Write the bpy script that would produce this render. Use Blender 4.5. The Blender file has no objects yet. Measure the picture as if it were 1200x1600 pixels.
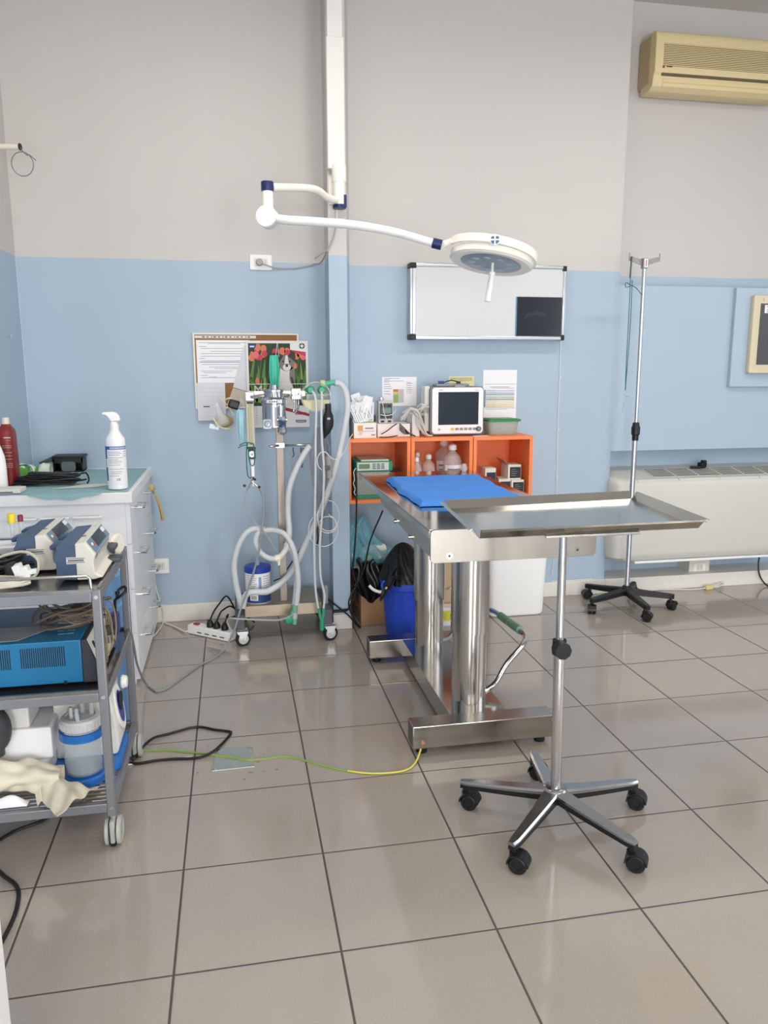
W_RIGHT, W_REAR, L_CEIL, L_EMIT, EXPOSURE = 45.0, 165.0, 27.0, 4.0, -0.5
import bpy, bmesh, math, random
from mathutils import Vector as Vec, Matrix
random.seed(7)
SC = bpy.context.scene
COL = SC.collection
PI = math.pi
# ------------------------------------------------------------------ camera maths (1200 x 1600 frame)
FPX = 1210.418
CAMZ = 1.41026
YAW, PITCH, ROLL = 0.190543, 0.183264, -0.002214
_fw = Vec((math.sin(YAW)*math.cos(PITCH), math.cos(YAW)*math.cos(PITCH), -math.sin(PITCH)))
_rt = Vec((math.cos(YAW), -math.sin(YAW), 0.0))
_up = _rt.cross(_fw)
CR = _rt*math.cos(ROLL)+_up*math.sin(ROLL)
CU = _up*math.cos(ROLL)-_rt*math.sin(ROLL)
def _ray(u, v): return CR*((u-600)/FPX)-CU*((v-800)/FPX)+_fw
def V(u, v, y):                      # point of the room on the vertical plane at depth y
    d = _ray(u, v); t = y/d.y
    return Vec((d.x*t, y, CAMZ+d.z*t))
def F(u, v, z=0.0):                  # point of the room on the horizontal plane at height z
    d = _ray(u, v); t = (z-CAMZ)/d.z
    return Vec((d.x*t, d.y*t, z))

# ------------------------------------------------------------------ materials
def s2l(c):
    out = []
    for v in c[:3]:
        v = v/255.0
        out.append(v/12.92 if v <= 0.04045 else ((v+0.055)/1.055)**2.4)
    return (*out, 1.0)
MATS = {}
def mat(name, col, rough=0.5, metal=0.0, var=0.04, scale=30.0, bump=0.0, spec=0.5, trans=0.0, alpha=1.0, emit=0.0, ior=1.45, coat=0.0, stretch=None, sss=0.0):
    if name in MATS: return MATS[name]
    m = bpy.data.materials.new(name); m.use_nodes = True
    nt = m.node_tree; N = nt.nodes; L = nt.links
    b = N['Principled BSDF']
    c = s2l(col)
    b.inputs['Roughness'].default_value = rough
    b.inputs['Metallic'].default_value = metal
    b.inputs['IOR'].default_value = ior
    b.inputs['Specular IOR Level'].default_value = spec
    b.inputs['Transmission Weight'].default_value = trans
    b.inputs['Alpha'].default_value = alpha
    b.inputs['Coat Weight'].default_value = coat
    if emit:
        b.inputs['Emission Color'].default_value = c
        b.inputs['Emission Strength'].default_value = emit
    tc = N.new('ShaderNodeTexCoord')
    mp = N.new('ShaderNodeMapping'); L.new(tc.outputs['Object'], mp.inputs['Vector'])
    if stretch: mp.inputs['Scale'].default_value = stretch
    nz = N.new('ShaderNodeTexNoise'); nz.inputs['Scale'].default_value = scale; nz.inputs['Detail'].default_value = 4
    L.new(mp.outputs['Vector'], nz.inputs['Vector'])
    mx = N.new('ShaderNodeMix'); mx.data_type = 'RGBA'
    mx.inputs['A'].default_value = tuple(max(0, v*(1-var)) for v in c[:3])+(1,)
    mx.inputs['B'].default_value = tuple(min(1, v*(1+var)) for v in c[:3])+(1,)
    L.new(nz.outputs['Fac'], mx.inputs['Factor'])
    L.new(mx.outputs['Result'], b.inputs['Base Color'])
    if metal > 0.5 or stretch:
        mr = N.new('ShaderNodeMapRange')
        mr.inputs['To Min'].default_value = max(0.02, rough-0.08); mr.inputs['To Max'].default_value = rough+0.10
        L.new(nz.outputs['Fac'], mr.inputs['Value']); L.new(mr.outputs['Result'], b.inputs['Roughness'])
    if bump:
        bp = N.new('ShaderNodeBump'); bp.inputs['Strength'].default_value = bump; bp.inputs['Distance'].default_value = 0.004
        L.new(nz.outputs['Fac'], bp.inputs['Height']); L.new(bp.outputs['Normal'], b.inputs['Normal'])
    MATS[name] = m
    return m

def wall_material():
    m = bpy.data.materials.new('two tone wall paint'); m.use_nodes = True
    nt = m.node_tree; N = nt.nodes; L = nt.links; b = N['Principled BSDF']
    b.inputs['Roughness'].default_value = 0.55; b.inputs['Specular IOR Level'].default_value = 0.35
    g = N.new('ShaderNodeNewGeometry'); sp = N.new('ShaderNodeSeparateXYZ'); L.new(g.outputs['Position'], sp.inputs['Vector'])
    nz = N.new('ShaderNodeTexNoise'); nz.inputs['Scale'].default_value = 3.0; nz.inputs['Detail'].default_value = 5
    L.new(g.outputs['Position'], nz.inputs['Vector'])
    ma = N.new('ShaderNodeMath'); ma.operation = 'MULTIPLY_ADD'; ma.inputs[1].default_value = 0.006; ma.inputs[2].default_value = -0.003
    L.new(nz.outputs['Fac'], ma.inputs[0])
    ad = N.new('ShaderNodeMath'); ad.operation = 'ADD'; L.new(sp.outputs['Z'], ad.inputs[0]); L.new(ma.outputs[0], ad.inputs[1])
    gt = N.new('ShaderNodeMath'); gt.operation = 'GREATER_THAN'; gt.inputs[1].default_value = PAINT_Z
    L.new(ad.outputs[0], gt.inputs[0])
    mx = N.new('ShaderNodeMix'); mx.data_type = 'RGBA'
    mx.inputs['A'].default_value = s2l(BLUE); mx.inputs['B'].default_value = s2l(WHITE)
    L.new(gt.outputs[0], mx.inputs['Factor'])
    m2 = N.new('ShaderNodeMix'); m2.data_type = 'RGBA'; m2.blend_type = 'MULTIPLY'; m2.inputs['B'].default_value = (0.97, 0.97, 0.97, 1)
    n2 = N.new('ShaderNodeTexNoise'); n2.inputs['Scale'].default_value = 1.2; n2.inputs['Detail'].default_value = 6
    L.new(g.outputs['Position'], n2.inputs['Vector']); L.new(n2.outputs['Fac'], m2.inputs['Factor'])
    L.new(mx.outputs['Result'], m2.inputs['A']); L.new(m2.outputs['Result'], b.inputs['Base Color'])
    bp = N.new('ShaderNodeBump'); bp.inputs['Strength'].default_value = 0.05; bp.inputs['Distance'].default_value = 0.002
    n3 = N.new('ShaderNodeTexNoise'); n3.inputs['Scale'].default_value = 120
    L.new(g.outputs['Position'], n3.inputs['Vector']); L.new(n3.outputs['Fac'], bp.inputs['Height']); L.new(bp.outputs['Normal'], b.inputs['Normal'])
    return m

def floor_material():
    m = bpy.data.materials.new('glazed floor tiles'); m.use_nodes = True
    nt = m.node_tree; N = nt.nodes; L = nt.links; b = N['Principled BSDF']
    g = N.new('ShaderNodeNewGeometry'); sp = N.new('ShaderNodeSeparateXYZ'); L.new(g.outputs['Position'], sp.inputs['Vector'])
    T = 0.40
    def M(op, a, b_=None, c=None):
        n = N.new('ShaderNodeMath'); n.operation = op
        for i, v in enumerate((a, b_, c)):
            if v is None: continue
            if hasattr(v, 'is_linked') or not isinstance(v, (int, float)): L.new(v, n.inputs[i])
            else: n.inputs[i].default_value = v
        return n.outputs[0]
    ux = M('DIVIDE', M('ADD', sp.outputs['X'], 0.5876+40*T), T)
    uy = M('DIVIDE', M('ADD', sp.outputs['Y'], -1.66742+40*T), T)
    dx = M('ABSOLUTE', M('SUBTRACT', M('FRACT', M('ADD', ux, 0.5)), 0.5))
    dy = M('ABSOLUTE', M('SUBTRACT', M('FRACT', M('ADD', uy, 0.5)), 0.5))
    gx = M('LESS_THAN', dx, 0.0031/T); gy = M('LESS_THAN', dy, 0.0026/T)
    gr = M('MAXIMUM', gx, gy)
    # soft joint profile for the bump
    prof = M('MINIMUM', M('MULTIPLY', M('MINIMUM', dx, dy), T/0.006), 1.0)
    # per tile tint
    cx = N.new('ShaderNodeCombineXYZ'); L.new(M('FLOOR', ux), cx.inputs['X']); L.new(M('FLOOR', uy), cx.inputs['Y'])
    wn = N.new('ShaderNodeTexWhiteNoise'); wn.noise_dimensions = '2D'; L.new(cx.outputs['Vector'], wn.inputs['Vector'])
    sp1 = N.new('ShaderNodeTexNoise'); sp1.inputs['Scale'].default_value = 420; sp1.inputs['Detail'].default_value = 2
    L.new(g.outputs['Position'], sp1.inputs['Vector'])
    sp2 = N.new('ShaderNodeTexNoise'); sp2.inputs['Scale'].default_value = 5; sp2.inputs['Detail'].default_value = 6
    L.new(g.outputs['Position'], sp2.inputs['Vector'])
    rp = N.new('ShaderNodeValToRGB'); rp.color_ramp.elements[0].position = 0.30; rp.color_ramp.elements[1].position = 0.72
    rp.color_ramp.elements[0].color = s2l(TILE_D); rp.color_ramp.elements[1].color = s2l(TILE_L)
    L.new(sp1.outputs['Fac'], rp.inputs['Fac'])
    v = M('MULTIPLY_ADD', wn.outputs['Value'], 0.05, M('MULTIPLY_ADD', sp2.outputs['Fac'], 0.10, 0.925))
    hs = N.new('ShaderNodeHueSaturation'); L.new(rp.outputs['Color'], hs.inputs['Color']); L.new(v, hs.inputs['Value'])
    mx = N.new('ShaderNodeMix'); mx.data_type = 'RGBA'
    L.new(hs.outputs['Color'], mx.inputs['A']); mx.inputs['B'].default_value = s2l((70, 62, 58)); L.new(gr, mx.inputs['Factor'])
    L.new(mx.outputs['Result'], b.inputs['Base Color'])
    ro = M('MULTIPLY_ADD', gr, 0.5, M('MULTIPLY_ADD', sp2.outputs['Fac'], 0.10, 0.04))
    L.new(ro, b.inputs['Roughness'])
    b.inputs['Specular IOR Level'].default_value = 0.85
    bp = N.new('ShaderNodeBump'); bp.inputs['Strength'].default_value = 0.35; bp.inputs['Distance'].default_value = 0.002
    L.new(prof, bp.inputs['Height'])
    b2 = N.new('ShaderNodeBump'); b2.inputs['Strength'].default_value = 0.03; b2.inputs['Distance'].default_value = 0.001
    L.new(sp1.outputs['Fac'], b2.inputs['Height']); L.new(bp.outputs['Normal'], b2.inputs['Normal'])
    L.new(b2.outputs['Normal'], b.inputs['Normal'])
    return m

# ------------------------------------------------------------------ mesh builder
def smooth_path(pts, step):
    """Catmull-Rom through the points, sampled about every `step` metres."""
    P = [Vec(p) for p in pts]
    if len(P) < 3:
        return P
    out = []
    for i in range(len(P)-1):
        p0 = P[i-1] if i > 0 else P[0]*2-P[1]
        p1, p2 = P[i], P[i+1]
        p3 = P[i+2] if i+2 < len(P) else P[-1]*2-P[-2]
        n = max(2, int((p2-p1).length/step))
        for k in range(n):
            t = k/n
            out.append(0.5*((2*p1)+(p2-p0)*t+(2*p0-5*p1+4*p2-p3)*t*t+(3*p1-p0-3*p2+p3)*t**3))
    out.append(P[-1])
    return out

class MB:
    def __init__(s): s.bm = bmesh.new()
    def _mark(s, n0, m, sm=True):
        s.bm.faces.ensure_lookup_table()
        for f in s.bm.faces[n0:]:
            f.material_index = m; f.smooth = sm
    def box(s, a, b, m=0, bev=0.0, seg=2, M=None):
        n0 = len(s.bm.faces)
        lo = Vec((min(a[0], b[0]), min(a[1], b[1]), min(a[2], b[2]))); hi = Vec((max(a[0], b[0]), max(a[1], b[1]), max(a[2], b[2])))
        t = bmesh.new()
        vs = [t.verts.new((x, y, z)) for x in (lo.x, hi.x) for y in (lo.y, hi.y) for z in (lo.z, hi.z)]
        for q in ((0, 1, 3, 2), (4, 6, 7, 5), (0, 4, 5, 1), (2, 3, 7, 6), (0, 2, 6, 4), (1, 5, 7, 3)):
            t.faces.new([vs[i] for i in q])
        if bev > 0:
            bev = min(bev, 0.49*min(hi.x-lo.x, hi.y-lo.y, hi.z-lo.z))
            bmesh.ops.bevel(t, geom=t.edges[:], offset=bev, segments=seg, profile=0.5, affect='EDGES')
        t.normal_update(); t.faces.index_update()
        flat = [max(abs(f.normal.x), abs(f.normal.y), abs(f.normal.z)) > 0.999 for f in t.faces]
        s._merge(t, M); s._mark(n0, m)
        for f, fl in zip(s.bm.faces[n0:], flat):
            if fl: f.smooth = False
        return s
    def _merge(s, t, M=None):
        t.verts.index_update()
        if M is not None: bmesh.ops.transform(t, matrix=M, verts=t.verts[:])
        vm = [s.bm.verts.new(v.co) for v in t.verts]
        for f in t.faces:
            try: s.bm.faces.new([vm[v.index] for v in f.verts])
            except ValueError: pass
        t.free()
    def cbox(s, c, size, m=0, bev=0.0, rz=0.0, rx=0.0, ry=0.0, seg=2):
        c = Vec(c); h = Vec(size)/2
        M = Matrix.Translation(c) @ Matrix.Rotation(rz, 4, 'Z') @ Matrix.Rotation(ry, 4, 'Y') @ Matrix.Rotation(rx, 4, 'X')
        return s.box(-h, h, m, bev, seg, M)
    def ring_surface(s, rings, m=0, closed_u=True, cap0=True, cap1=True, sm=True, loop=False):
        n0 = len(s.bm.faces)
        R = [[s.bm.verts.new(p) for p in r] for r in rings]
        n = len(R[0])
        pairs = list(zip(R, R[1:]))
        if loop: pairs.append((R[-1], R[0]))
        for A, B in pairs:
            for i in range(n if closed_u else n-1):
                j = (i+1) % n
                try: s.bm.faces.new((A[i], A[j], B[j], B[i]))
                except ValueError: pass
        if closed_u and not loop:
            if cap0 and n > 2: s.bm.faces.new(R[0][::-1])
            if cap1 and n > 2: s.bm.faces.new(R[-1])
        s._mark(n0, m, sm)
        return s
    def cyl(s, p0, p1, r0, r1=None, n=24, m=0, caps=True):
        p0, p1 = Vec(p0), Vec(p1); r1 = r0 if r1 is None else r1
        w = (p1-p0).normalized(); a = w.orthogonal().normalized(); b = w.cross(a)
        rings = []
        for p, r in ((p0, r0), (p1, r1)):
            rings.append([p+a*(r*math.cos(2*PI*i/n))+b*(r*math.sin(2*PI*i/n)) for i in range(n)])
        return s.ring_surface(rings, m, cap0=caps, cap1=caps)
    def lathe(s, prof, c=(0, 0, 0), n=32, m=0, M=None, caps=True, sx=1.0, sy=1.0):
        """prof: (radius, height) pairs, turned about the axis through c."""
        c = Vec(c); M = M or Matrix.Identity(4); rings = []
        for r, z in prof:
            r = max(r, 1e-4)
            rings.append([c+M.to_3x3() @ Vec((sx*r*math.cos(2*PI*i/n), sy*r*math.sin(2*PI*i/n), z)) for i in range(n)])
        return s.ring_surface(rings, m, cap0=caps, cap1=caps)
    def tube(s, pts, r, n=8, m=0, step=0.015, smooth=True, caps=True, corr=0.0, pitch=0.008, r1=None, close=False):
        P = smooth_path(list(pts)+([pts[0]] if close else []), step) if smooth else [Vec(p) for p in pts]
        if corr:
            Q = []; acc = 0.0; d = pitch/2
            for a, b in zip(P, P[1:]):
                Ls = (b-a).length
                while acc < Ls:
                    Q.append(a+(b-a)*(acc/Ls)); acc += d
                acc -= Ls
            Q.append(P[-1]); P = Q
        P2 = [P[0]]
        for p in P[1:]:
            if (p-P2[-1]).length > 1e-5: P2.append(p)
        P = P2
        k = len(P); rings = []; a = None
        for i in range(k):
            t = (P[min(i+1, k-1)]-P[max(i-1, 0)]).normalized()
            if a is None: a = t.orthogonal().normalized()
            else:
                a = (a-t*a.dot(t))
                a = a.normalized() if a.length > 1e-6 else t.orthogonal().normalized()
            b = t.cross(a)
            rr = r if r1 is None else r+(r1-r)*i/(k-1)
            if corr: rr = rr*(1+corr*(1 if i % 2 else -1))
            rings.append([P[i]+a*(rr*math.cos(2*PI*j/n))+b*(rr*math.sin(2*PI*j/n)) for j in range(n)])
        return s.ring_surface(rings, m, cap0=caps, cap1=caps)
    def prism(s, poly, ext, m=0, sm=False, bev=0.0):
        """planar polygon (3-D points) pushed along ext"""
        ext = Vec(ext); n0 = len(s.bm.faces)
        t = bmesh.new()
        A = [t.verts.new(Vec(p)) for p in poly]; B = [t.verts.new(Vec(p)+ext) for p in poly]
        t.faces.new(A[::-1]); t.faces.new(B)
        for i in range(len(A)):
            j = (i+1) % len(A); t.faces.new((A[i], A[j], B[j], B[i]))
        bmesh.ops.recalc_face_normals(t, faces=t.faces[:])
        if bev > 0: bmesh.ops.bevel(t, geom=t.edges[:], offset=bev, segments=2, profile=0.5, affect='EDGES')
        t.normal_update(); en = ext.normalized(); flat = [abs(f.normal.dot(en)) > 0.999 for f in t.faces]
        s._merge(t); s._mark(n0, m, sm)
        s.bm.faces.ensure_lookup_table()
        for f, fl in zip(s.bm.faces[n0:], flat):
            if fl: f.smooth = False
        return s
    def ell(s, c, r, m=0, nu=20, nv=12, M=None):
        c = Vec(c); r = Vec(r) if hasattr(r, '__len__') else Vec((r, r, r)); M = (M or Matrix.Identity(4)).to_3x3()
        rings = []
        for j in range(nv+1):
            th = PI*j/nv; st = max(math.sin(th), 1e-3)
            rings.append([c+M @ Vec((r.x*st*math.cos(2*PI*i/nu), r.y*st*math.sin(2*PI*i/nu), -r.z*math.cos(th))) for i in range(nu)])
        return s.ring_surface(rings, m)
    def sheet(s, fn, nu, nv, m=0, thick=0.0, sm=True):
        """surface fn(u,v)->point with u,v in 0..1; given thickness along its own normals"""
        G = [[Vec(fn(i/nu, j/nv)) for j in range(nv+1)] for i in range(nu+1)]
        n0 = len(s.bm.faces)
        def nrm(i, j):
            a = G[min(i+1, nu)][j]-G[max(i-1, 0)][j]; b = G[i][min(j+1, nv)]-G[i][max(j-1, 0)]
            n = a.cross(b); return n.normalized() if n.length > 1e-9 else Vec((0, 0, 1))
        A = [[s.bm.verts.new(G[i][j]) for j in range(nv+1)] for i in range(nu+1)]
        for i in range(nu):
            for j in range(nv): s.bm.faces.new((A[i][j], A[i+1][j], A[i+1][j+1], A[i][j+1]))
        if thick:
            B = [[s.bm.verts.new(G[i][j]-nrm(i, j)*thick) for j in range(nv+1)] for i in range(nu+1)]
            for i in range(nu):
                for j in range(nv): s.bm.faces.new((B[i][j], B[i][j+1], B[i+1][j+1], B[i+1][j]))
            for i in range(nu):
                s.bm.faces.new((A[i][0], B[i][0], B[i+1][0], A[i+1][0])); s.bm.faces.new((A[i][nv], A[i+1][nv], B[i+1][nv], B[i][nv]))
            for j in range(nv):
                s.bm.faces.new((A[0][j], A[0][j+1], B[0][j+1], B[0][j])); s.bm.faces.new((A[nu][j], B[nu][j], B[nu][j+1], A[nu][j+1]))
        s._mark(n0, m, sm)
        return s
    def rprism(s, c, w, h, d, r, plane='xz', m=0, k=6, bev=0.0):
        """rounded rectangle w x h centred at c in a plane, pushed d along the third axis"""
        pts = []
        for cx, cy, a0 in ((w/2-r, h/2-r, 0), (-w/2+r, h/2-r, PI/2), (-w/2+r, -h/2+r, PI), (w/2-r, -h/2+r, 1.5*PI)):
            for i in range(k+1):
                a = a0+PI/2*i/k; pts.append((cx+r*math.cos(a), cy+r*math.sin(a)))
        c = Vec(c)
        if plane == 'xz': P = [c+Vec((x, 0, y)) for x, y in pts]; e = (0, d, 0)
        elif plane == 'yz': P = [c+Vec((0, x, y)) for x, y in pts]; e = (d, 0, 0)
        else: P = [c+Vec((x, y, 0)) for x, y in pts]; e = (0, 0, d)
        return s.prism(P, e, m, sm=True, bev=bev)
    def text(s, string, c, size, face='-y', m=0, depth=0.0004, rot=0.0, align='CENTER', bold=0.0):
        cu = bpy.data.curves.new('lettering', 'FONT'); cu.body = string; cu.size = size; cu.align_x = align; cu.align_y = 'CENTER'
        cu.extrude = depth; cu.offset = bold*size; cu.resolution_u = 3
        o = bpy.data.objects.new('lettering', cu)
        me = bpy.data.meshes.new_from_object(o)
        R = {'-y': Matrix.Rotation(PI/2, 4, 'X'), '+x': Matrix.Rotation(PI/2, 4, 'Z') @ Matrix.Rotation(PI/2, 4, 'X'), 'z': Matrix.Identity(4)}
        Mx = R[face] if isinstance(face, str) else face
        Mx = Matrix.Translation(Vec(c)) @ Mx @ Matrix.Rotation(rot, 4, 'Z')
        n0 = len(s.bm.faces)
        t = bmesh.new(); t.from_mesh(me); s._merge(t, Mx); s._mark(n0, m, False)
        bpy.data.objects.remove(o); bpy.data.curves.remove(cu); bpy.data.meshes.remove(me)
        return s
    def build(s, name, mats, parent=None, label=None, ang=0.6, fix=True):
        if fix: bmesh.ops.recalc_face_normals(s.bm, faces=s.bm.faces[:])
        if parent is not None: org = ORG[parent.name]
        else:
            zs = [v.co for v in s.bm.verts]
            org = Vec((sum(v.x for v in zs)/len(zs), sum(v.y for v in zs)/len(zs), min(v.z for v in zs)))
        for v in s.bm.verts: v.co -= org
        s.bm.normal_update()
        for e in s.bm.edges:
            lf = e.link_faces
            if len(lf) == 2 and (lf[0].normal.angle(lf[1].normal, 0.0) > ang): e.smooth = False
        me = bpy.data.meshes.new(name); s.bm.to_mesh(me); s.bm.free()
        for m in (mats if isinstance(mats, (list, tuple)) else [mats]): me.materials.append(m)
        o = bpy.data.objects.new(name, me); COL.objects.link(o)
        if parent is None: o.location = org
        else: o.parent = parent
        ORG[o.name] = org
        if label: o['label'] = label
        return o
ORG = {}
def tag(o, label, cat, group=None, kind=None):
    o['label'] = label; o['category'] = cat
    if group: o['group'] = group
    if kind: o['kind'] = kind
    return o
def thing(name, label, cat, loc, group=None):
    o = bpy.data.objects.new(name, None); COL.objects.link(o); o.location = loc; o.empty_display_size = 0.05
    ORG[o.name] = Vec(loc)
    return tag(o, label, cat, group)
def struct(mb, name, mats, kind='structure', **k):
    o = mb.build(name, mats, **k); o['kind'] = kind; return o
def solo(mb, name, mats, label, cat, group=None, **k):
    return tag(mb.build(name, mats, **k), label, cat, group)
def clone(o, dx, label, group=None):
    """copy a thing with copies of its parts and sub-parts, moved by dx"""
    def cp(a, par):
        c = a.copy(); COL.objects.link(c); ORG[c.name] = ORG[a.name]+Vec(dx)
        if par: c.parent = par
        for ch in [x for x in a.children]: cp(ch, c)
        return c
    r = cp(o, None); r.location = o.location+Vec(dx); r['label'] = label
    if group: r['group'] = group
    return r
# ------------------------------------------------------------------ colours of the place
PAINT_Z = 1.972
BLUE = (172, 190, 207)
WHITE = (204, 200, 196)
TILE_D = (153, 144, 134); TILE_L = (179, 169, 159)
M_wall = wall_material()
M_floor = floor_material()
M_ceil = mat('ceiling white', (205, 202, 198), 0.8, var=0.02)
M_blue = mat('blue wall board', BLUE, 0.55, var=0.02, scale=4)
M_skirt = mat('skirting tile', (230, 226, 218), 0.35, var=0.03)
M_white = mat('white lacquer', (243, 242, 240), 0.32, var=0.015)
M_whitepl = mat('white plastic', (245, 244, 242), 0.38, var=0.02)
M_cream = mat('cream enamel', (244, 241, 230), 0.3, var=0.02)
M_offw = mat('ivory plastic', (226, 222, 208), 0.4, var=0.03)
M_steel = mat('brushed steel', (196, 192, 186), 0.27, 1.0, var=0.10, scale=14, stretch=(1, 6, 1))
M_steelx = mat('brushed steel plate', (170, 165, 156), 0.22, 1.0, var=0.14, scale=9, stretch=(1, 1, 5))
M_mirror = mat('polished steel', (200, 200, 200), 0.07, 1.0, var=0.05, scale=6)
M_tabletop = mat('polished table steel', (186, 183, 178), 0.10, 1.0, var=0.06, scale=4)
M_chrome = mat('chrome', (214, 214, 214), 0.09, 1.0, var=0.03)
M_alu = mat('anodised aluminium', (196, 198, 202), 0.32, 1.0, var=0.04)
M_greym = mat('grey painted steel', (134, 136, 140), 0.36, 0.35, var=0.05)
M_dkgrey = mat('dark grey plastic', (74, 77, 82), 0.45, var=0.06)
M_black = mat('black plastic', (22, 22, 24), 0.42, var=0.1)
M_rubber = mat('black rubber', (28, 28, 30), 0.6, var=0.1)
M_cable = mat('black cable', (26, 25, 27), 0.45, var=0.1)
M_wcable = mat('white cable', (224, 222, 216), 0.42, var=0.04)
M_gcable = mat('grey cable', (166, 164, 160), 0.45, var=0.05)
M_navy = mat('navy plastic', (28, 40, 92), 0.35, var=0.06)
M_orange = mat('orange melamine', (252, 138, 80), 0.42, var=0.04)
M_screen = mat('dark screen glass', (34, 40, 50), 0.08, var=0.05)
M_paper = mat('white paper', (240, 238, 240), 0.75, var=0.02)
M_paper2 = mat('off white paper', (222, 219, 214), 0.75, var=0.03)
M_print = mat('grey print', (120, 124, 140), 0.8, var=0.05)
M_ink = mat('dark ink', (38, 40, 48), 0.7)
M_green = mat('green surgical plastic', (34, 160, 120), 0.35, var=0.06)
M_teal = mat('teal drape', (146, 182, 186), 0.8, var=0.07, scale=60, bump=0.15)
M_glass = mat('clear plastic', (240, 244, 244), 0.08, trans=0.95, ior=1.12, var=0.0)
M_clear = mat('clear acrylic', (226, 236, 242), 0.05, alpha=0.22, var=0.0, spec=0.7)
M_clear2 = mat('clear tubing', (226, 232, 234), 0.15, alpha=0.45, var=0.0, spec=0.6)
M_corr = mat('translucent corrugated hose', (226, 230, 232), 0.4, trans=0.25, var=0.03)
M_corkb = mat('cork', (150, 104, 66), 0.85, var=0.18, scale=220, bump=0.3)
M_card = mat('brown cardboard', (176, 134, 98), 0.8, var=0.06)
M_bag = mat('black bin liner', (18, 18, 20), 0.28, var=0.2, scale=40, bump=0.5)

YL, YR, YD, YN = 4.37, 4.42, 4.62, 4.60       # back wall left / right of the pillar, recess above, niche below
XL, XR, YREAR, ZC = -1.055, 4.9, -3.2, 3.515
XE = 2.278                                    # edge where the recess starts

# floor and ceiling
struct(MB().box((XL-0.1, YREAR-0.1, -0.08), (XR+0.1, 4.9, 0.0)), 'floor', M_floor)
struct(MB().box((XL-0.1, YREAR-0.1, ZC), (XR+0.1, 4.9, ZC+0.1)), 'ceiling', M_ceil)
# back wall, left of the pillar
struct(MB().box((XL-0.1, YL, 0), (0.56, YL+0.4, ZC)), 'wall_back_left', M_wall)
# pillar: front face nearer the room, narrow left flank
PX0, PX1, PY = 0.5, 0.588, 4.055
pl = [(PX0, PY), (PX1+0.005, PY), (0.66, YR), (0.66, YR+0.3), (0.49, YR+0.3), (0.518, YL)]
struct(MB().prism([(x, y, 0) for x, y in pl], (0, 0, ZC)), 'wall_pillar', M_wall)
# back wall right of the pillar, with the low niche of the fan coil and the recess above the blue board
struct(MB().box((0.6, YR, 0), (XE, YR+0.4, ZC)), 'wall_back', M_wall)
w = MB()
w.box((XE, YR, 0.905), (XR, YR+0.4, 1.893))
struct(w, 'wall_back_board', M_wall)
struct(MB().box((XE, YD, 1.893), (XR, YD+0.2, ZC)), 'wall_recess', M_wall)
struct(MB().box((XE, YN, 0.0), (XR, YN+0.2, 0.905)), 'wall_niche', M_wall)
# side and rear walls
struct(MB().box((XL-0.12, YREAR, 0), (XL, YL+0.1, ZC)), 'wall_left', M_wall)
def wall_with_openings(name, axis, pos, lo, hi, holes):
    """holes: (a0,a1,z0,z1)"""
    w = MB(); cuts = sorted(holes); a = lo; t = 0.14
    def seg(a0, a1, z0, z1):
        if a1-a0 < 1e-4 or z1-z0 < 1e-4: return
        if axis == 'x': w.box((pos, a0, z0), (pos+t, a1, z1))
        else: w.box((a0, pos-t, z0), (a1, pos, z1))
    for (h0, h1, z0, z1) in cuts:
        seg(a, h0, 0, ZC); seg(h0, h1, 0, z0); seg(h0, h1, z1, ZC); a = h1
    seg(a, hi, 0, ZC)
    return struct(w, name, M_wall)
RW = [(-2.6, -0.9, 0.95, 2.75), (0.4, 2.6, 0.95, 2.75)]
BW = [(-0.98, 0.0, 0.06, 2.15), (1.25, 2.45, 0.06, 2.15)]
wall_with_openings('wall_right', 'x', XR, YREAR, 4.9, RW)
wall_with_openings('wall_rear', 'y', YREAR, XL-0.1, XR+0.14, BW)
def window(name, axis, pos, h):
    a0, a1, z0, z1 = h; f = MB(); t = 0.05
    def bar(p0, p1, q0, q1):
        if axis == 'x': f.box((pos+0.03, p0, q0), (pos+0.09, p1, q1), bev=0.004)
        else: f.box((p0, pos-0.09, q0), (p1, pos-0.03, q1), bev=0.004)
    bar(a0, a1, z0, z0+t); bar(a0, a1, z1-t, z1); bar(a0, a0+t, z0+t, z1-t); bar(a1-t, a1, z0+t, z1-t); mid = (a0+a1)/2
    bar(mid-t/2, mid+t/2, z0+t, z1-t)
    struct(f, name, M_white)
for i, h in enumerate(RW): window('window_%d' % (i+1), 'x', XR, h)
for i, h in enumerate(BW): window('window_%d' % (i+3), 'y', YREAR, h)
# skirting
def skirt(name, pts, h=0.1, t=0.014):
    w = MB()
    for (x0, y0, x1, y1) in pts: w.box((x0, y0, 0), (x1, y1, h), bev=0.004)
    struct(w, name, M_skirt)
skirt('baseboard_left', [(XL, YREAR, XL+0.012, YL)])
skirt('baseboard_back_left', [(XL+0.013, YL-0.014, 0.505, YL)])
skirt('baseboard_pillar', [(PX0-0.004, PY-0.014, PX1+0.012, PY-0.0005)], h=0.085)
skirt('baseboard_back', [(0.67, YR-0.022, XE, YR-0.0005), (XE, YR-0.022, XR-0.001, YN-0.0005)], h=0.093)
# thin crack line of paint in the corner of the left wall
struct(MB().box((XL, YL-0.004, 0.1), (XL+0.004, YL, 1.972)), 'trim_1', mat('pale blue sealant', (186, 202, 218), 0.5))
# raised blue board that carries the wall screen
b0, b1 = V(1152, 449, 4.395), V(1138, 604, 4.395)
struct(MB().box((3.04, YR-0.03, 1.292), (4.2, YR-0.0005, 1.890), bev=0.004), 'trim_2', M_blue)
# white door jamb at the very left of the view
jx = V(18, 1600, 1.28).x
struct(MB().box((jx-0.10, 1.2, 0.0), (jx, 1.28, 2.1), bev=0.003), 'door_1', M_white)

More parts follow.
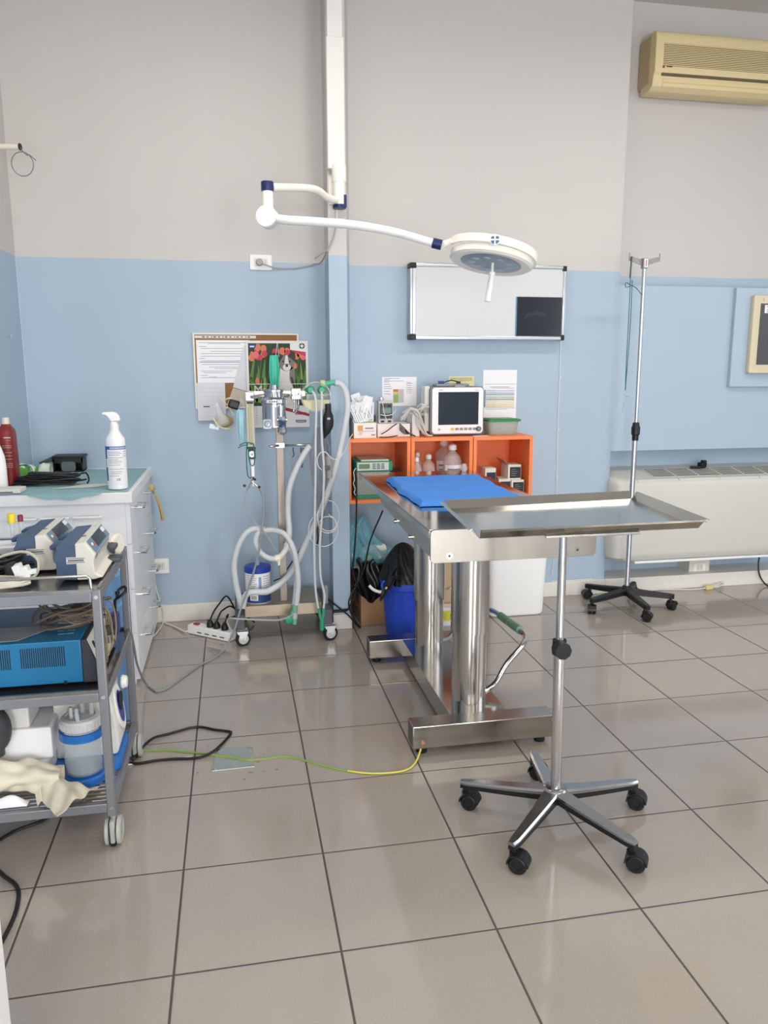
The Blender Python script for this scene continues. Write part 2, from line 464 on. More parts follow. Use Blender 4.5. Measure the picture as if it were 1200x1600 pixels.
# ------------------------------------------------------------------ camera and light
cam = bpy.data.cameras.new('camera'); co = bpy.data.objects.new('camera', cam); COL.objects.link(co)
cam.sensor_fit = 'AUTO'; cam.sensor_width = 36.0; cam.lens = 36.0*FPX/1600.0; cam.clip_start = 0.05
R3 = Matrix((CR, CU, -_fw)).transposed()
co.matrix_world = Matrix.Translation((0, 0, CAMZ)) @ R3.to_4x4()
SC.camera = co
wd = bpy.data.worlds.new('overcast sky'); SC.world = wd; wd.use_nodes = True
wn = wd.node_tree.nodes; bg = wn['Background']
sky = wn.new('ShaderNodeTexSky')
try: sky.sky_type = 'NISHITA'
except Exception: pass
sky.sun_disc = False; sky.sun_elevation = math.radians(40); sky.sun_rotation = math.radians(200); sky.dust_density = 4.0; sky.air_density = 1.0
mixn = wn.new('ShaderNodeMix'); mixn.data_type = 'RGBA'; mixn.inputs['Factor'].default_value = 0.7
mixn.inputs['B'].default_value = (0.9, 0.93, 1.0, 1)
wd.node_tree.links.new(sky.outputs['Color'], mixn.inputs['A']); wd.node_tree.links.new(mixn.outputs['Result'], bg.inputs['Color'])
bg.inputs['Strength'].default_value = 0.8
def area(name, loc, rot, sx, sy, power, col=(1, 1, 1)):
    l = bpy.data.lights.new(name, 'AREA'); l.shape = 'RECTANGLE'; l.size = sx; l.size_y = sy; l.energy = power; l.color = col
    o = bpy.data.objects.new(name, l); COL.objects.link(o); o.location = loc; o.rotation_euler = rot
    return o
for i, (a0, a1, z0, z1) in enumerate(RW):       # daylight entering at the window openings
    area('window_daylight', (XR+0.12, (a0+a1)/2, (z0+z1)/2), (0, PI/2, 0), z1-z0, a1-a0, W_RIGHT, (0.93, 0.96, 1.0))
for i, (a0, a1, z0, z1) in enumerate(BW):
    area('window_daylight', ((a0+a1)/2, YREAR-0.12, (z0+z1)/2), (PI/2, 0, 0), a1-a0, z1-z0, W_REAR, (0.97, 0.98, 1.0))
# ceiling lamps: fluorescent troughs
lampm = mat('lamp diffuser', (255, 250, 242), 0.5, emit=L_EMIT, var=0.0)
ZL = 3.28
for (x, y) in ((0.2, -0.8), (2.6, -0.8), (0.2, 2.75), (2.6, 2.75), (0.2, -2.5), (2.6, -2.5)):
    t = thing('ceiling_light', 'white fluorescent trough hanging from the ceiling on two rods', 'ceiling light', (x, y, ZL), 'ceiling troughs')
    MB().box((x-0.62, y-0.11, ZL), (x+0.62, y+0.11, ZL+0.05), bev=0.006).build('housing', M_white, t)
    MB().box((x-0.6, y-0.09, ZL-0.012), (x+0.6, y+0.09, ZL-0.0005), bev=0.004).build('diffuser', lampm, t)
    for dx in (-0.45, 0.45): MB().cyl((x+dx, y, ZL+0.05), (x+dx, y, ZC-0.001), 0.005, n=10).build('rod', M_white, t)
    area('trough_light', (x, y, ZL-0.02), (0, 0, 0), 1.2, 0.18, L_CEIL, (1.0, 0.95, 0.88))
SC.view_settings.view_transform = 'Standard'; SC.view_settings.look = 'None'
SC.view_settings.gamma = 1.0; SC.view_settings.use_curve_mapping = False
SC.view_settings.exposure = EXPOSURE
# ================================================================== exam table
T = thing('examination_table', 'long stainless steel operating table on two round columns with a blue pad', 'operating table', (0.87, 3.07, 0))
TX0, TX1, TY0, TY1, TZ = 0.628, 1.228, 2.46, 3.92, 0.88
# top: thin sheet with a lip, and a long side profile that hangs lower at the near end
m = MB()
m.box((TX0, TY0, TZ-0.006), (TX1, TY1, TZ), bev=0.002)
m.box((TX0+0.0, TY0, TZ-0.03), (TX0+0.003, TY1, TZ-0.006)); m.box((TX1-0.003, TY0, TZ-0.03), (TX1, TY1, TZ-0.006))
m.box((TX0, TY1-0.003, TZ-0.03), (TX1, TY1, TZ-0.006))
m.build('table_top', M_tabletop, T)
m = MB()
for x in (TX0+0.022, TX1-0.026):
    m.prism([(x, TY0+0.02, TZ-0.031), (x, TY1-0.42, TZ-0.031), (x, TY1-0.48, TZ-0.075), (x, TY0+0.35, TZ-0.11), (x, TY0+0.02, TZ-0.112)], (0.004, 0, 0))
m.box((TX0+0.06, TY0+0.12, TZ-0.08), (TX1-0.06, TY1-0.5, TZ-0.0065))
m.cyl((TX0+0.022, 3.1, TZ-0.095), (TX0+0.012, 3.1, TZ-0.095), 0.008, n=10); m.cyl((TX0+0.022, 2.83, TZ-0.105), (TX0+0.012, 2.83, TZ-0.105), 0.008, n=10)
m.build('side_frame', M_steelx, T)
e = MB(); e.rprism(((0.630+1.226)/2, TY0-0.012, 0.823), 0.596, 0.115, 0.012, 0.016, 'xz', bev=0.001)
ep = e.build('end_plate', mat('dull steel plate', (158, 153, 144), 0.34, 1.0, var=0.10, scale=7), T)
for x in (0.695, 1.155):
    s = MB(); s.cyl((x, TY0-0.012, 0.79), (x, TY0-0.016, 0.79), 0.011, n=18); s.cyl((x, TY0-0.016, 0.79), (x, TY0-0.0165, 0.79), 0.005, n=6, m=1)
    s.build('screw', [M_chrome, M_dkgrey], ep)
# base
m = MB()
for y in (2.575, 3.5):
    m = MB()
    m.box((0.603, y, 0.03), (1.155, y+0.085, 0.118), bev=0.003)
    for x, d in ((0.603, 1), (1.155, -1)):
        m.box((x-0.0006*d, y+0.006, 0.036), (x+0.0002*d, y+0.079, 0.112), m=1)
    m.build('cross_bar', [M_steelx, M_dkgrey], T)
m = MB()
m.box((0.765, 2.661, 0.112), (0.99, 3.499, 0.116)); m.box((0.765, 2.661, 0.034), (0.769, 3.499, 0.112)); m.box((0.986, 2.661, 0.034), (0.99, 3.499, 0.112))
m.build('base_plate', mat('polished base plate', (190, 186, 180), 0.13, 1.0, var=0.06, scale=5), T)
for (x, y) in ((0.645, 2.615), (1.112, 2.615), (0.645, 3.545), (1.112, 3.545)):
    f = MB(); f.lathe([(0.019, 0.0), (0.021, 0.003), (0.021, 0.018), (0.014, 0.024), (0.008, 0.025), (0.008, 0.032)], (x, y, 0), 20)
    f.build('foot', M_rubber, T)
for y, zs in ((2.758, 0.415), (3.39, 0.355)):
    c = MB()
    c.lathe([(0.067, 0.1162), (0.067, zs)], (0.869, y, 0), 40)
    c.lathe([(0.068, zs-0.001), (0.0735, zs), (0.0735, 0.80)], (0.869, y, 0), 40, m=0)
    c.build('column', mat('column steel', (200, 196, 190), 0.16, 1.0, var=0.12, scale=7, stretch=(1, 1, 0.25)), T)
# bent foot rail with green sleeves
fr = MB()
path = [(0.93, 2.78, 0.14), (0.985, 2.79, 0.165), (1.06, 2.86, 0.215), (1.155, 2.93, 0.265), (1.195, 3.0, 0.275), (1.2, 3.08, 0.278), (1.2, 3.3, 0.268), (1.2, 3.46, 0.25), (1.17, 3.52, 0.225), (1.06, 3.53, 0.17), (0.99, 3.47, 0.12), (0.93, 3.42, 0.12)]
fr.tube(path, 0.0125, n=14, step=0.01)
rail = fr.build('foot_rail', M_chrome, T)
M_sleeve = mat('sage rubber', (122, 160, 132), 0.6, var=0.06)
for a, b in ((3.075, 3.185), (3.2, 3.33)):
    s = MB(); za = 0.279-(a-3.08)*0.06; zb = 0.279-(b-3.08)*0.06
    s.cyl((1.2, a, za), (1.2, b, zb), 0.0185, n=18); s.build('sleeve', M_sleeve, rail)
# blue pad lying on the table
def pad(u, v):
    # corners far-left, far-right, near-right, near-left
    A, B, C_, D = Vec((0.742, 3.72, 0)), Vec((1.185, 3.74, 0)), Vec((1.205, 2.66, 0)), Vec((0.672, 2.82, 0))
    A, B, C_, D = PADC
    p = (A*(1-u)+B*u)*(1-v)+(D*(1-u)+C_*u)*v
    w = 0.006*math.sin(9*v+2*u)+0.004*math.sin(21*v)
    p = p+Vec((w if u < 0.05 else 0, 0.004*math.sin(13*u), 0))
    edge = min(u, 1-u, v, 1-v)
    h = 0.021*min(1, (edge/0.035))**0.5+0.0022*math.sin(14*u+3*v)*math.sin(7*v)+0.002*math.sin(23*v)
    p.z = TZ+0.002+max(0.001, h)
    return p
PADC = [F(602, 749, TZ+0.01), F(746, 744, TZ+0.01), F(826, 784, TZ+0.01), F(654, 789, TZ+0.01)]
pm = MB(); pm.sheet(pad, 60, 60, thick=0.0)
def padb(u, v):
    p = pad(u, v); p.z = TZ+0.001; return p
n0 = len(pm.bm.faces)
pm.sheet(padb, 30, 30)
solo(pm, 'table_pad', mat('blue padded fabric', (70, 138, 222), 0.8, var=0.06, scale=25, bump=0.2), 'bright blue quilted pad lying on the steel operating table', 'pad')

# ================================================================== mayo stand
HB = Vec((0.945, 2.072, 0))
Mt = thing('instrument_stand', 'steel instrument tray on a single pole with a five-star castor base', 'instrument stand', HB)
M_castalu = mat('polished cast aluminium', (168, 168, 170), 0.22, 1.0, var=0.08, scale=20)
def castor(parent, c, r=0.025, w=0.044, rz=0.0, stem=0.03, name='castor'):
    """twin-wheel furniture castor touching the floor at c"""
    c = Vec(c); d = Vec((math.cos(rz), math.sin(rz), 0)); k = MB()
    for s in (-1, 1):
        k.lathe([(0.001, s*0.004), (r, s*0.004), (r, s*w*0.42), (r-0.004, s*w*0.5), (r*0.55, s*w*0.5), (r*0.5, s*w*0.44), (0.001, s*w*0.44)], c+Vec((0, 0, r)), 26, M=Matrix.Rotation(rz, 4, 'Z') @ Matrix.Rotation(PI/2, 4, 'X'))
    # hood over the wheels
    ax = Vec((-math.sin(rz), math.cos(rz), 0))
    hood = []
    for i in range(11):
        a = math.radians(2+i*18); hood.append(c+Vec((0, 0, r))+d*((r+0.005)*math.cos(a))+Vec((0, 0, (r+0.005)*math.sin(a))))
    for i in range(10, -1, -1):
        a = math.radians(2+i*18); hood.append(c+Vec((0, 0, r))+d*((r+0.001)*math.cos(a))+Vec((0, 0, (r+0.001)*math.sin(a))))
    k.prism([p-ax*(w*0.52) for p in hood], ax*(w*1.04), sm=True)
    k.cyl(c+Vec((0, 0, r))+d*(-0.6*r), c+Vec((0, 0, r*2+0.004))+d*(-0.6*r), 0.012, n=14)
    k.cyl(c+d*(-0.6*r)+Vec((0, 0, 2*r)), c+d*(-0.6*r)+Vec((0, 0, 2*r+stem)), 0.008, n=12)
    return k.build(name, M_black, parent)
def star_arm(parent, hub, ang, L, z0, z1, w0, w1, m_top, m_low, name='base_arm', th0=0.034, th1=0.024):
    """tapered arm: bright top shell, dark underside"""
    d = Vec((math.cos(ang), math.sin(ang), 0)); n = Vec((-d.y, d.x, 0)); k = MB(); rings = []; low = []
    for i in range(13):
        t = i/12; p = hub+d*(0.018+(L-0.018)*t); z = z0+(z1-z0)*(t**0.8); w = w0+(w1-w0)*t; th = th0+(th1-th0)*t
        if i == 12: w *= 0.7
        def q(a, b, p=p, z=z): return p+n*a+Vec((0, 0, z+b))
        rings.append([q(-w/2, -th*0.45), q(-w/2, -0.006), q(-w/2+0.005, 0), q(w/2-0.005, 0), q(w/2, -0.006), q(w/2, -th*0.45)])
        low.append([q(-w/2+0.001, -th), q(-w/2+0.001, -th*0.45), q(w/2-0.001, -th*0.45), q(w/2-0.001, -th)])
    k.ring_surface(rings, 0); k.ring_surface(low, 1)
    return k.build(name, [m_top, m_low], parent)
cast = [F(735, 1262), F(812, 1362), F(998, 1360), F(998, 1262), F(842, 1215)]
cen = Vec((sum(c.x for c in cast)/5, sum(c.y for c in cast)/5, 0))
off = Vec((0.943, 2.083, 0))-cen; cast = [c+off for c in cast]; cen = cen+off   # the wheels trail the arm ends
for c in cast:
    c = c+(c-cen)*0.0
    a = math.atan2(c.y-cen.y, c.x-cen.x)
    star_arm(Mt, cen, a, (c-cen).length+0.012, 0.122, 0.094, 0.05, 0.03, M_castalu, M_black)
    dv = (c-cen).normalized(); rz = math.radians(-35); st = cen+dv*((c-cen).length-0.004)
    castor(Mt, st+Vec((math.cos(rz), math.sin(rz), 0))*(0.6*0.027), r=0.027, rz=rz, stem=0.022)
h = MB(); h.lathe([(0.03, 0.085), (0.034, 0.09), (0.04, 0.115), (0.034, 0.124), (0.026, 0.128)], cen, 30); h.lathe([(0.02, 0.07), (0.026, 0.09)], cen, 20, m=1)
h.build('base_hub', [M_castalu, M_black], Mt)
PT = Vec((0.932, 2.072, 0.925))
p = MB(); p.cyl(cen*0.6+HB*0.4+Vec((0, 0, 0.12)), Vec((0.935, 2.072, 0.60)), 0.0165, n=24)
p.cyl(Vec((0.935, 2.072, 0.58)), PT, 0.0125, n=24, m=0)
p.build('pole', M_chrome, Mt)
k = MB(); k.cyl((0.93, 2.03, 0.588), (0.93, 2.062, 0.588), 0.026, n=9); k.cyl((0.932, 2.048, 0.588), (0.932, 2.072, 0.588), 0.012, n=14)
k.lathe([(0.021, 0.565), (0.021, 0.61)], (0.9345, 2.072, 0), 20)
k.build('clamp_knob', M_black, Mt)
# tray: floor with four flared rims, corners left open
tz = 0.93
fl = [F(700, 796, tz), F(986, 780.5, tz), F(1092, 825, tz), F(749, 841.5, tz)]
tr = MB()
tr.prism(fl, (0, 0, 0.0025))
cc = (fl[0]+fl[1]+fl[2]+fl[3])/4
for i in range(4):
    a, b = fl[i], fl[(i+1) % 4]; d = (b-a).normalized(); o = Vec((d.y, -d.x, 0))
    if (a-cc).dot(o) < 0: o = -o
    cut = 0.008
    A, B = a+d*0.002, b-d*0.002
    A1, B1 = a+o*0.022+d*(-0.004)+Vec((0, 0, 0.028)), b+o*0.022+d*0.004+Vec((0, 0, 0.028))
    A2, B2 = A1+o*0.008+Vec((0, 0, -0.004)), B1+o*0.008+Vec((0, 0, -0.004))
    for (p0, p1, p2, p3) in ((A, B, B1, A1), (A1, B1, B2, A2)):
        nn = (p1-p0).cross(p3-p0).normalized()*0.0018
        tr.prism([p0, p1, p2, p3], nn)
tr.build('tray', mat('polished tray steel', (178, 174, 166), 0.15, 1.0, var=0.07, scale=8), Mt)
ub = MB(); ub.cbox((PT.x+0.1, 2.085, tz-0.005), (0.3, 0.02, 0.008), bev=0.002); ub.build('tray_bracket', M_steel, Mt)

# ================================================================== infusion stand
IB = Vec((2.262, 4.1, 0))
Iv = thing('infusion_stand', 'tall aluminium drip stand with black star base in front of the fan coil unit', 'drip stand', IB)
for k_ in range(5):
    a = math.radians(-92+72*k_); c = IB+Vec((math.cos(a), math.sin(a), 0))*0.262
    star_arm(Iv, IB, a, 0.272, 0.122, 0.094, 0.05, 0.034, M_black, M_black, th0=0.034, th1=0.026)
    castor(Iv, c, r=0.026, rz=a+0.9, stem=0.026)
h = MB(); h.lathe([(0.034, 0.08), (0.037, 0.115), (0.03, 0.126), (0.02, 0.138)], IB, 24); h.build('base_hub', M_black, Iv)
p = MB(); p.cyl(IB+Vec((0, 0, 0.13)), IB+Vec((-0.002, 0, 1.03)), 0.0145, n=20); p.build('lower_pole', M_alu, Iv)
p = MB(); p.cyl(IB+Vec((0, 0, 1.03)), IB+Vec((-0.004, 0, 1.965)), 0.0105, n=20); p.build('upper_pole', M_alu, Iv)
p = MB(); p.lathe([(0.018, 1.0), (0.019, 1.03), (0.024, 1.035), (0.025, 1.075), (0.02, 1.085), (0.019, 1.1), (0.012, 1.104)], IB, 20); p.build('lock_collar', M_black, Iv)
hd = MB(); top = IB+Vec((-0.004, 0, 1.985))
hd.cbox(top+Vec((0, -0.002, -0.008)), (0.03, 0.03, 0.055), bev=0.003)
for sx in (-1, 1):
    hd.prism([top+Vec((sx*0.012, 0, -0.02)), top+Vec((sx*0.012, 0, 0.012)), top+Vec((sx*0.07, 0, 0.026)), top+Vec((sx*0.088, 0, 0.028)), top+Vec((sx*0.088, 0, 0.048)), top+Vec((sx*0.093, 0, 0.048)), top+Vec((sx*0.094, 0, 0.005)), top+Vec((sx*0.07, 0, -0.002))], (0, 0.004, 0))
hd.build('hook_head', mat('dull aluminium', (150, 150, 150), 0.45, 0.6), Iv)
lb = MB(); lb.cbox(top+Vec((0, -0.0185, -0.008)), (0.02, 0.001, 0.045)); lb.cbox(top+Vec((0, -0.0192, -0.008)), (0.006, 0.0006, 0.035), m=1)
lb.build('warning_label', [M_paper, mat('red print', (190, 80, 70), 0.7)], Iv)
# green cord with a metal hook hanging from the stand
c = MB(); hk = top+Vec((-0.08, -0.005, 0.012))
c.tube([hk, V(985, 440, 4.09), V(982, 505, 4.09), V(979, 560, 4.09), V(977, 610, 4.09)], 0.0022, n=6)
c.tube([V(988, 438, 4.085), V(985, 505, 4.085), V(981, 560, 4.085), V(977, 610, 4.085)], 0.0022, n=6)
c.tube([V(977, 444, 4.083), V(979, 441, 4.08), V(986, 446, 4.08), V(993, 449, 4.078), V(1003, 461, 4.08)], 0.0022, n=6)
c.tube([V(977, 444, 4.083), V(978, 449, 4.08), V(985, 447, 4.08)], 0.0022, n=6)
gc = thing('hanging_cord', 'looped dark green cord hanging from the left hook of the drip stand', 'cord', V(977, 610, 4.09))
c.build('cord', mat('dark green cord', (20, 110, 100), 0.6), gc)
c = MB(); c.tube([hk+Vec((0, 0, 0.014)), hk+Vec((-0.003, 0, -0.05)), hk+Vec((-0.004, 0, -0.1))], 0.0045, n=8); c.build('spring_clip', M_dkgrey, gc); c = MB()
c.tube([V(977, 612, 4.09), V(980, 616, 4.088), V(981, 619, 4.088), V(977, 620, 4.09), V(976, 616, 4.09), V(977, 622, 4.09), V(974, 635, 4.09), V(972, 648, 4.09)], 0.0022, n=6)
c.build('metal_hook', M_steel, gc)
# ================================================================== operating lamp on the pillar
L0 = Vec((0.545, PY, 2.18))
Lm = thing('operating_lamp', 'white wall mounted operating lamp with a curved arm and round flat head', 'operating lamp', L0)
m = MB(); m.box((0.506, PY-0.006, 2.215), (0.586, PY-0.0005, 2.355), bev=0.002); m.build('mounting_plate', M_cream, Lm)
pv = Vec((0.552, PY-0.045, 0))
m = MB(); m.lathe([(0.034, 2.31), (0.036, 2.315), (0.036, 2.385), (0.034, 2.39)], pv, 26); m.box((0.53, PY-0.03, 2.32), (0.575, PY-0.006, 2.37)); m.build('upper_bearing', M_cream, Lm)
m = MB(); m.lathe([(0.03, 2.2), (0.031, 2.205), (0.031, 2.315)], pv, 26); m.build('pivot', M_cream, Lm)
m = MB(); m.lathe([(0.0325, 2.188), (0.0335, 2.19), (0.0335, 2.203), (0.0325, 2.205)], pv, 26); m.box((pv.x+0.018, PY-0.07, 2.19), (pv.x+0.034, PY-0.03, 2.25), bev=0.003); m.build('pivot_cap', M_navy, Lm)
EL = V(416, 318, 3.62)
m = MB(); zt = V(480, 293, 3.72).z
ptop = V(424, 293, 3.63)
m.tube([Vec((pv.x, pv.y, 2.225)), V(512, 309, 3.93), V(497, 298, 3.86), V(480, 294, 3.80), V(450, 293, 3.71), ptop], 0.0175, n=20, step=0.01)
m.build('rear_arm', M_cream, Lm)
ex = V(418, 300, 3.62)
zc0 = V(418, 299, 3.62).z; zc1 = V(418, 284, 3.62).z; zb = V(418, 330, 3.62).z
m = MB(); m.lathe([(0.024, zb), (0.024, zc0)], (ex.x, 3.62, 0), 26); m.build('elbow_post', M_cream, Lm)
m = MB(); m.lathe([(0.027, zc0), (0.0275, zc0+0.002), (0.0275, zc1-0.002), (0.026, zc1)], (ex.x, 3.62, 0), 26); m.build('elbow_cap', M_navy, Lm)
dd = V(415.5, 338, 3.575); m = MB()
ax = Vec((0.32, 1.0, 0)).normalized()
m.cyl(dd-ax*0.004, dd+ax*0.055, 0.046, n=40); m.cyl(dd-ax*0.009, dd-ax*0.004, 0.042, 0.046, n=40)
m.build('spring_joint', M_white, Lm)
LC = V(768, 404, 3.45); HE = V(690, 382.5, 3.30)
m = MB(); m.tube([dd+ax*0.03+Vec((0.03, 0, -0.002)), V(450, 344, 3.55), V(500, 347, 3.51), V(560, 352.5, 3.46), V(620, 363.5, 3.41), V(676, 379.5, 3.36)], 0.0195, n=22, step=0.01, r1=0.017)
m.build('front_arm', M_white, Lm)
a, b = V(676, 379.5, 3.36), V(690, 383, 3.35); m = MB(); m.cyl(a, b, 0.0215, n=24); m.build('arm_collar', M_navy, Lm)
# head: ring tilted slightly, fork band on the near side
MT = Matrix.Rotation(math.radians(11), 4, 'Y') @ Matrix.Rotation(math.radians(-5.5), 4, 'X')
R0 = 0.186
m = MB(); m.lathe([(R0-0.05, -0.022), (R0-0.012, -0.026), (R0, -0.018), (R0, 0.006), (R0-0.01, 0.013), (0.06, 0.02), (0.001, 0.022)], LC, 64, M=MT, caps=False)
m.lathe([(R0-0.048, -0.02), (R0-0.05, -0.012), (0.001, -0.012)], LC, 64, M=MT, caps=False)
m.build('lamp_head', M_cream, Lm)
m = MB(); m.lathe([(R0-0.05, -0.0225), (R0-0.058, -0.024), (0.001, -0.024)], LC, 64, M=MT); ld = m.build('light_panel', mat('grey lamp lens', (132, 150, 166), 0.25, var=0.05), Lm)
m = MB()
for i in range(9):
    a_ = 2*PI*i/9; m.lathe([(0.018, -0.0242), (0.015, -0.0262), (0.001, -0.027)], LC+MT.to_3x3() @ Vec((0.085*math.cos(a_), 0.085*math.sin(a_), 0)), 18, M=MT)
m.build('lens_cluster', mat('pale lamp lens', (168, 184, 196), 0.2), ld)
# fork: a flat band that runs outside the ring from the arm end, over the near side, to the far right
band_in, band_out = [], []
M3 = MT.to_3x3(); rings = []
for i in range(41):
    t = i/40; an = math.radians(178+t*(372-178)); rr = R0+0.004
    zc = 0.034-0.02*t
    d = Vec((math.cos(an), math.sin(an), 0)); h2 = 0.017
    rings.append([LC+M3 @ (d*rr+Vec((0, 0, zc-h2))), LC+M3 @ (d*(rr+0.01)+Vec((0, 0, zc-h2))), LC+M3 @ (d*(rr+0.01)+Vec((0, 0, zc+h2))), LC+M3 @ (d*rr+Vec((0, 0, zc+h2)))])
m = MB(); m.ring_surface(rings); e0 = (rings[0][0]+rings[0][2])/2
m.cyl(b, e0+Vec((0, 0.0, 0)), 0.015, 0.014, n=16)
m.build('fork_band', M_cream, Lm)
pc = V(773, 392, 3.27); m = MB()
pc = LC+M3 @ Vec(((R0+0.016)*math.cos(math.radians(-107)), (R0+0.016)*math.sin(math.radians(-107)), 0.021))
dn = Vec((-0.33, -1, -0.1)).normalized()
m.cyl(pc+dn*-0.004, pc+dn*0.008, 0.022, n=32)
bd = m.build('pivot_badge', M_white, Lm)
m = MB(); up_ = Vec((0, 0, 1)); rt_ = up_.cross(-dn).normalized()*-1
for q in range(4):
    poly = []; a0 = q*PI/2
    poly.append(pc+dn*0.0085+rt_*(0.003*math.cos(a0+PI/4)*1.4)+up_*(0.003*math.sin(a0+PI/4)*1.4))
    for j in range(9):
        a_ = a0+math.radians(12)+math.radians(66)*j/8
        poly.append(pc+dn*0.0085+rt_*(0.0185*math.cos(a_))+up_*(0.0185*math.sin(a_)))
    m.prism(poly, dn*0.0008)
m.build('emblem', mat('badge blue', (60, 96, 150), 0.4), bd)
m = MB(); g0 = LC+M3 @ Vec((0.0, -0.05, -0.02)); g1 = V(762, 471, 3.42); g0 = V(769, 425, 3.42); u_ = (g1-g0)
m.cyl(V(770, 404, 3.43), g0, 0.006, n=12)
m.cyl(g0, g0+u_*0.12, 0.0145, n=20); m.cyl(g0+u_*0.12, g0+u_*0.32, 0.0105, 0.0115, n=20); m.cyl(g0+u_*0.32, g1, 0.0125, 0.0145, n=20)
m.build('handle', M_white, Lm)
# long cable cover above the lamp
m = MB(); m.box((0.497, PY-0.05, 2.372), (0.583, PY-0.0005, 2.965), bev=0.004); m.box((0.503, PY-0.04, 2.966), (0.578, PY-0.0005, ZC-0.001), bev=0.004)
solo(m, 'cable_cover', mat('trunking white', (226, 223, 219), 0.45, var=0.015), 'long white cable trunking on the pillar above the operating lamp', 'cable trunking')
m = MB(); m.box((0.502, PY-0.012, 2.135), (0.586, PY-0.0005, 2.15), bev=0.003); m.box((0.54, PY-0.008, 2.15), (0.548, PY-0.0005, 2.214)); tz0 = V(508, 392, 4.0)
m.tube([(0.545, PY-0.006, 2.134), (0.525, PY-0.012, 2.06), (0.497, PY-0.012, 1.998), (0.49, PY-0.004, 1.985), (0.486, 4.15, 1.968), (0.48, 4.28, 1.960), V(492, 412.5, YL-0.012), V(484, 415, YL-0.007), V(462, 419, YL-0.006), V(440, 419.5, YL-0.006), V(425, 417.5, YL-0.02), V(404, 409, YL-0.036)], 0.004, n=8, m=1)
m.tube([(0.497, PY-0.012, 1.998), (0.48, PY-0.004, 1.988), V(492, 404, 4.1)], 0.004, n=8, m=1)
solo(m, 'lamp_cable', [M_white, M_gcable], 'grey lamp cable running from the pillar to the upper wall socket', 'cable')

# ================================================================== sockets
def socket(name, label, u0, v0, u1, v1, y, modules=3, plug=None, grp=None):
    a, b = V(u0, v0, y), V(u1, v1, y); c = (a+b)/2; c.y = y
    t = thing(name, label, 'socket', (c.x, y, b.z), grp); w, h = abs(b.x-a.x), abs(a.z-b.z)
    m = MB(); m.rprism((c.x, y-0.009, c.z), w, h, 0.009, 0.006, 'xz', bev=0.0015); m.build('face_plate', M_white, t)
    m = MB(); m.rprism((c.x, y-0.0105, c.z), w*0.62, h*0.52, 0.002, 0.002, 'xz')
    for i in (-1, 0, 1):
        for dz in (-0.009, 0, 0.009): m.cyl((c.x+i*w*0.2, y-0.0107, c.z+dz), (c.x+i*w*0.2, y-0.0104, c.z+dz), 0.0022, n=10, m=1)
    m.build('socket_insert', [M_offw, M_dkgrey], t)
    return t, c
t, c = socket('wall_socket', 'white wall socket with a plug on the white and blue paint line', 390, 398, 425, 422.5, YL-0.0005)
m = MB(); m.cyl((c.x-0.008, YL-0.0115, c.z), (c.x-0.008, YL-0.042, c.z), 0.02, 0.0165, n=10); solo(m, 'mains_plug', M_gcable, 'grey plug pushed into the upper wall socket', 'plug')
socket('wall_socket', 'low white wall socket beside the drawers with a white cable plugged in', 228, 873.5, 265, 895, YL-0.0005)
a, b = V(1079, 876.5, 4.45), V(1109, 897, 4.45); cx_, cz_ = (a.x+b.x)/2, (a.z+b.z)/2
t = thing('socket_box', 'grey surface socket box under the fan coil unit', 'socket', (cx_, 4.5, b.z))
m = MB(); m.box((a.x, 4.46, b.z), (b.x, YN-0.001, a.z), bev=0.003); m.build('box', M_offw, t)
m = MB(); m.rprism((cx_, 4.456, cz_), 0.085, 0.05, 0.004, 0.003, 'xz'); m.box((cx_-0.022, 4.4555, cz_-0.02), (cx_+0.022, 4.456, cz_+0.02), m=1)
for q in (-0.011, 0.011):
    for z_ in (-0.01, 0, 0.01): m.cyl((cx_+q, 4.4555, cz_+z_), (cx_+q, 4.455, cz_+z_), 0.002, n=8, m=2)
m.build('socket_insert', [M_white, M_offw, M_dkgrey], t)

# ================================================================== light box (whiteboard frame) with film
BX0, BX1, BZ0, BZ1, BY = 0.989, 1.912, 1.570, 1.985, 4.345
t = thing('wall_board', 'white wall board in an aluminium frame with black corners', 'board', (1.45, YR-0.002, BZ0))
m = MB(); m.box((BX0+0.012, BY+0.008, BZ0+0.012), (BX1-0.012, YR-0.001, BZ1-0.012)); m.build('board_panel', mat('board surface', (214, 214, 216), 0.22, var=0.01), t)
fr = MB(); wf = 0.017
fr.box((BX0, BY, BZ0+0.028), (BX0+0.033, YR-0.002, BZ1-0.028), bev=0.004); fr.box((BX1-wf, BY, BZ0+0.028), (BX1, YR-0.002, BZ1-0.028), bev=0.004)
fr.box((BX0+0.033, BY, BZ1-wf), (BX1-wf, YR-0.002, BZ1), bev=0.004); fr.box((BX0+0.033, BY, BZ0), (BX1-wf, YR-0.002, BZ0+wf+0.004), bev=0.004)
fr.box((BX0+0.012, BY-0.001, BZ0+0.028), (BX0+0.015, BY+0.002, BZ1-0.028), m=1)
fr.build('frame', [M_alu, M_dkgrey], t)
for x in (BX0, BX1):
    for z in (BZ0, BZ1):
        sx = 1 if x == BX0 else -1; sz = 1 if z == BZ0 else -1; ln = 0.036 if sx > 0 else 0.024
        k = MB(); k.box((x-sx*0.001, BY-0.001, z-sz*0.001), (x+sx*ln, YR-0.002, z+sz*0.0275), bev=0.004); k.build('corner_cap', M_black, t)
m = MB(); m.box((1.619, BY+0.0055, 1.592), (1.893, BY+0.0078, 1.812)); m.box((1.611, BY+0.0056, 1.592), (1.6185, BY+0.0078, 1.812), m=1)
m.prism([(1.66, BY+0.0052, 1.69), (1.72, BY+0.0052, 1.712), (1.78, BY+0.0052, 1.70), (1.80, BY+0.0052, 1.72), (1.74, BY+0.0052, 1.735), (1.68, BY+0.0052, 1.72)], (0, 0.0004, 0), m=2)
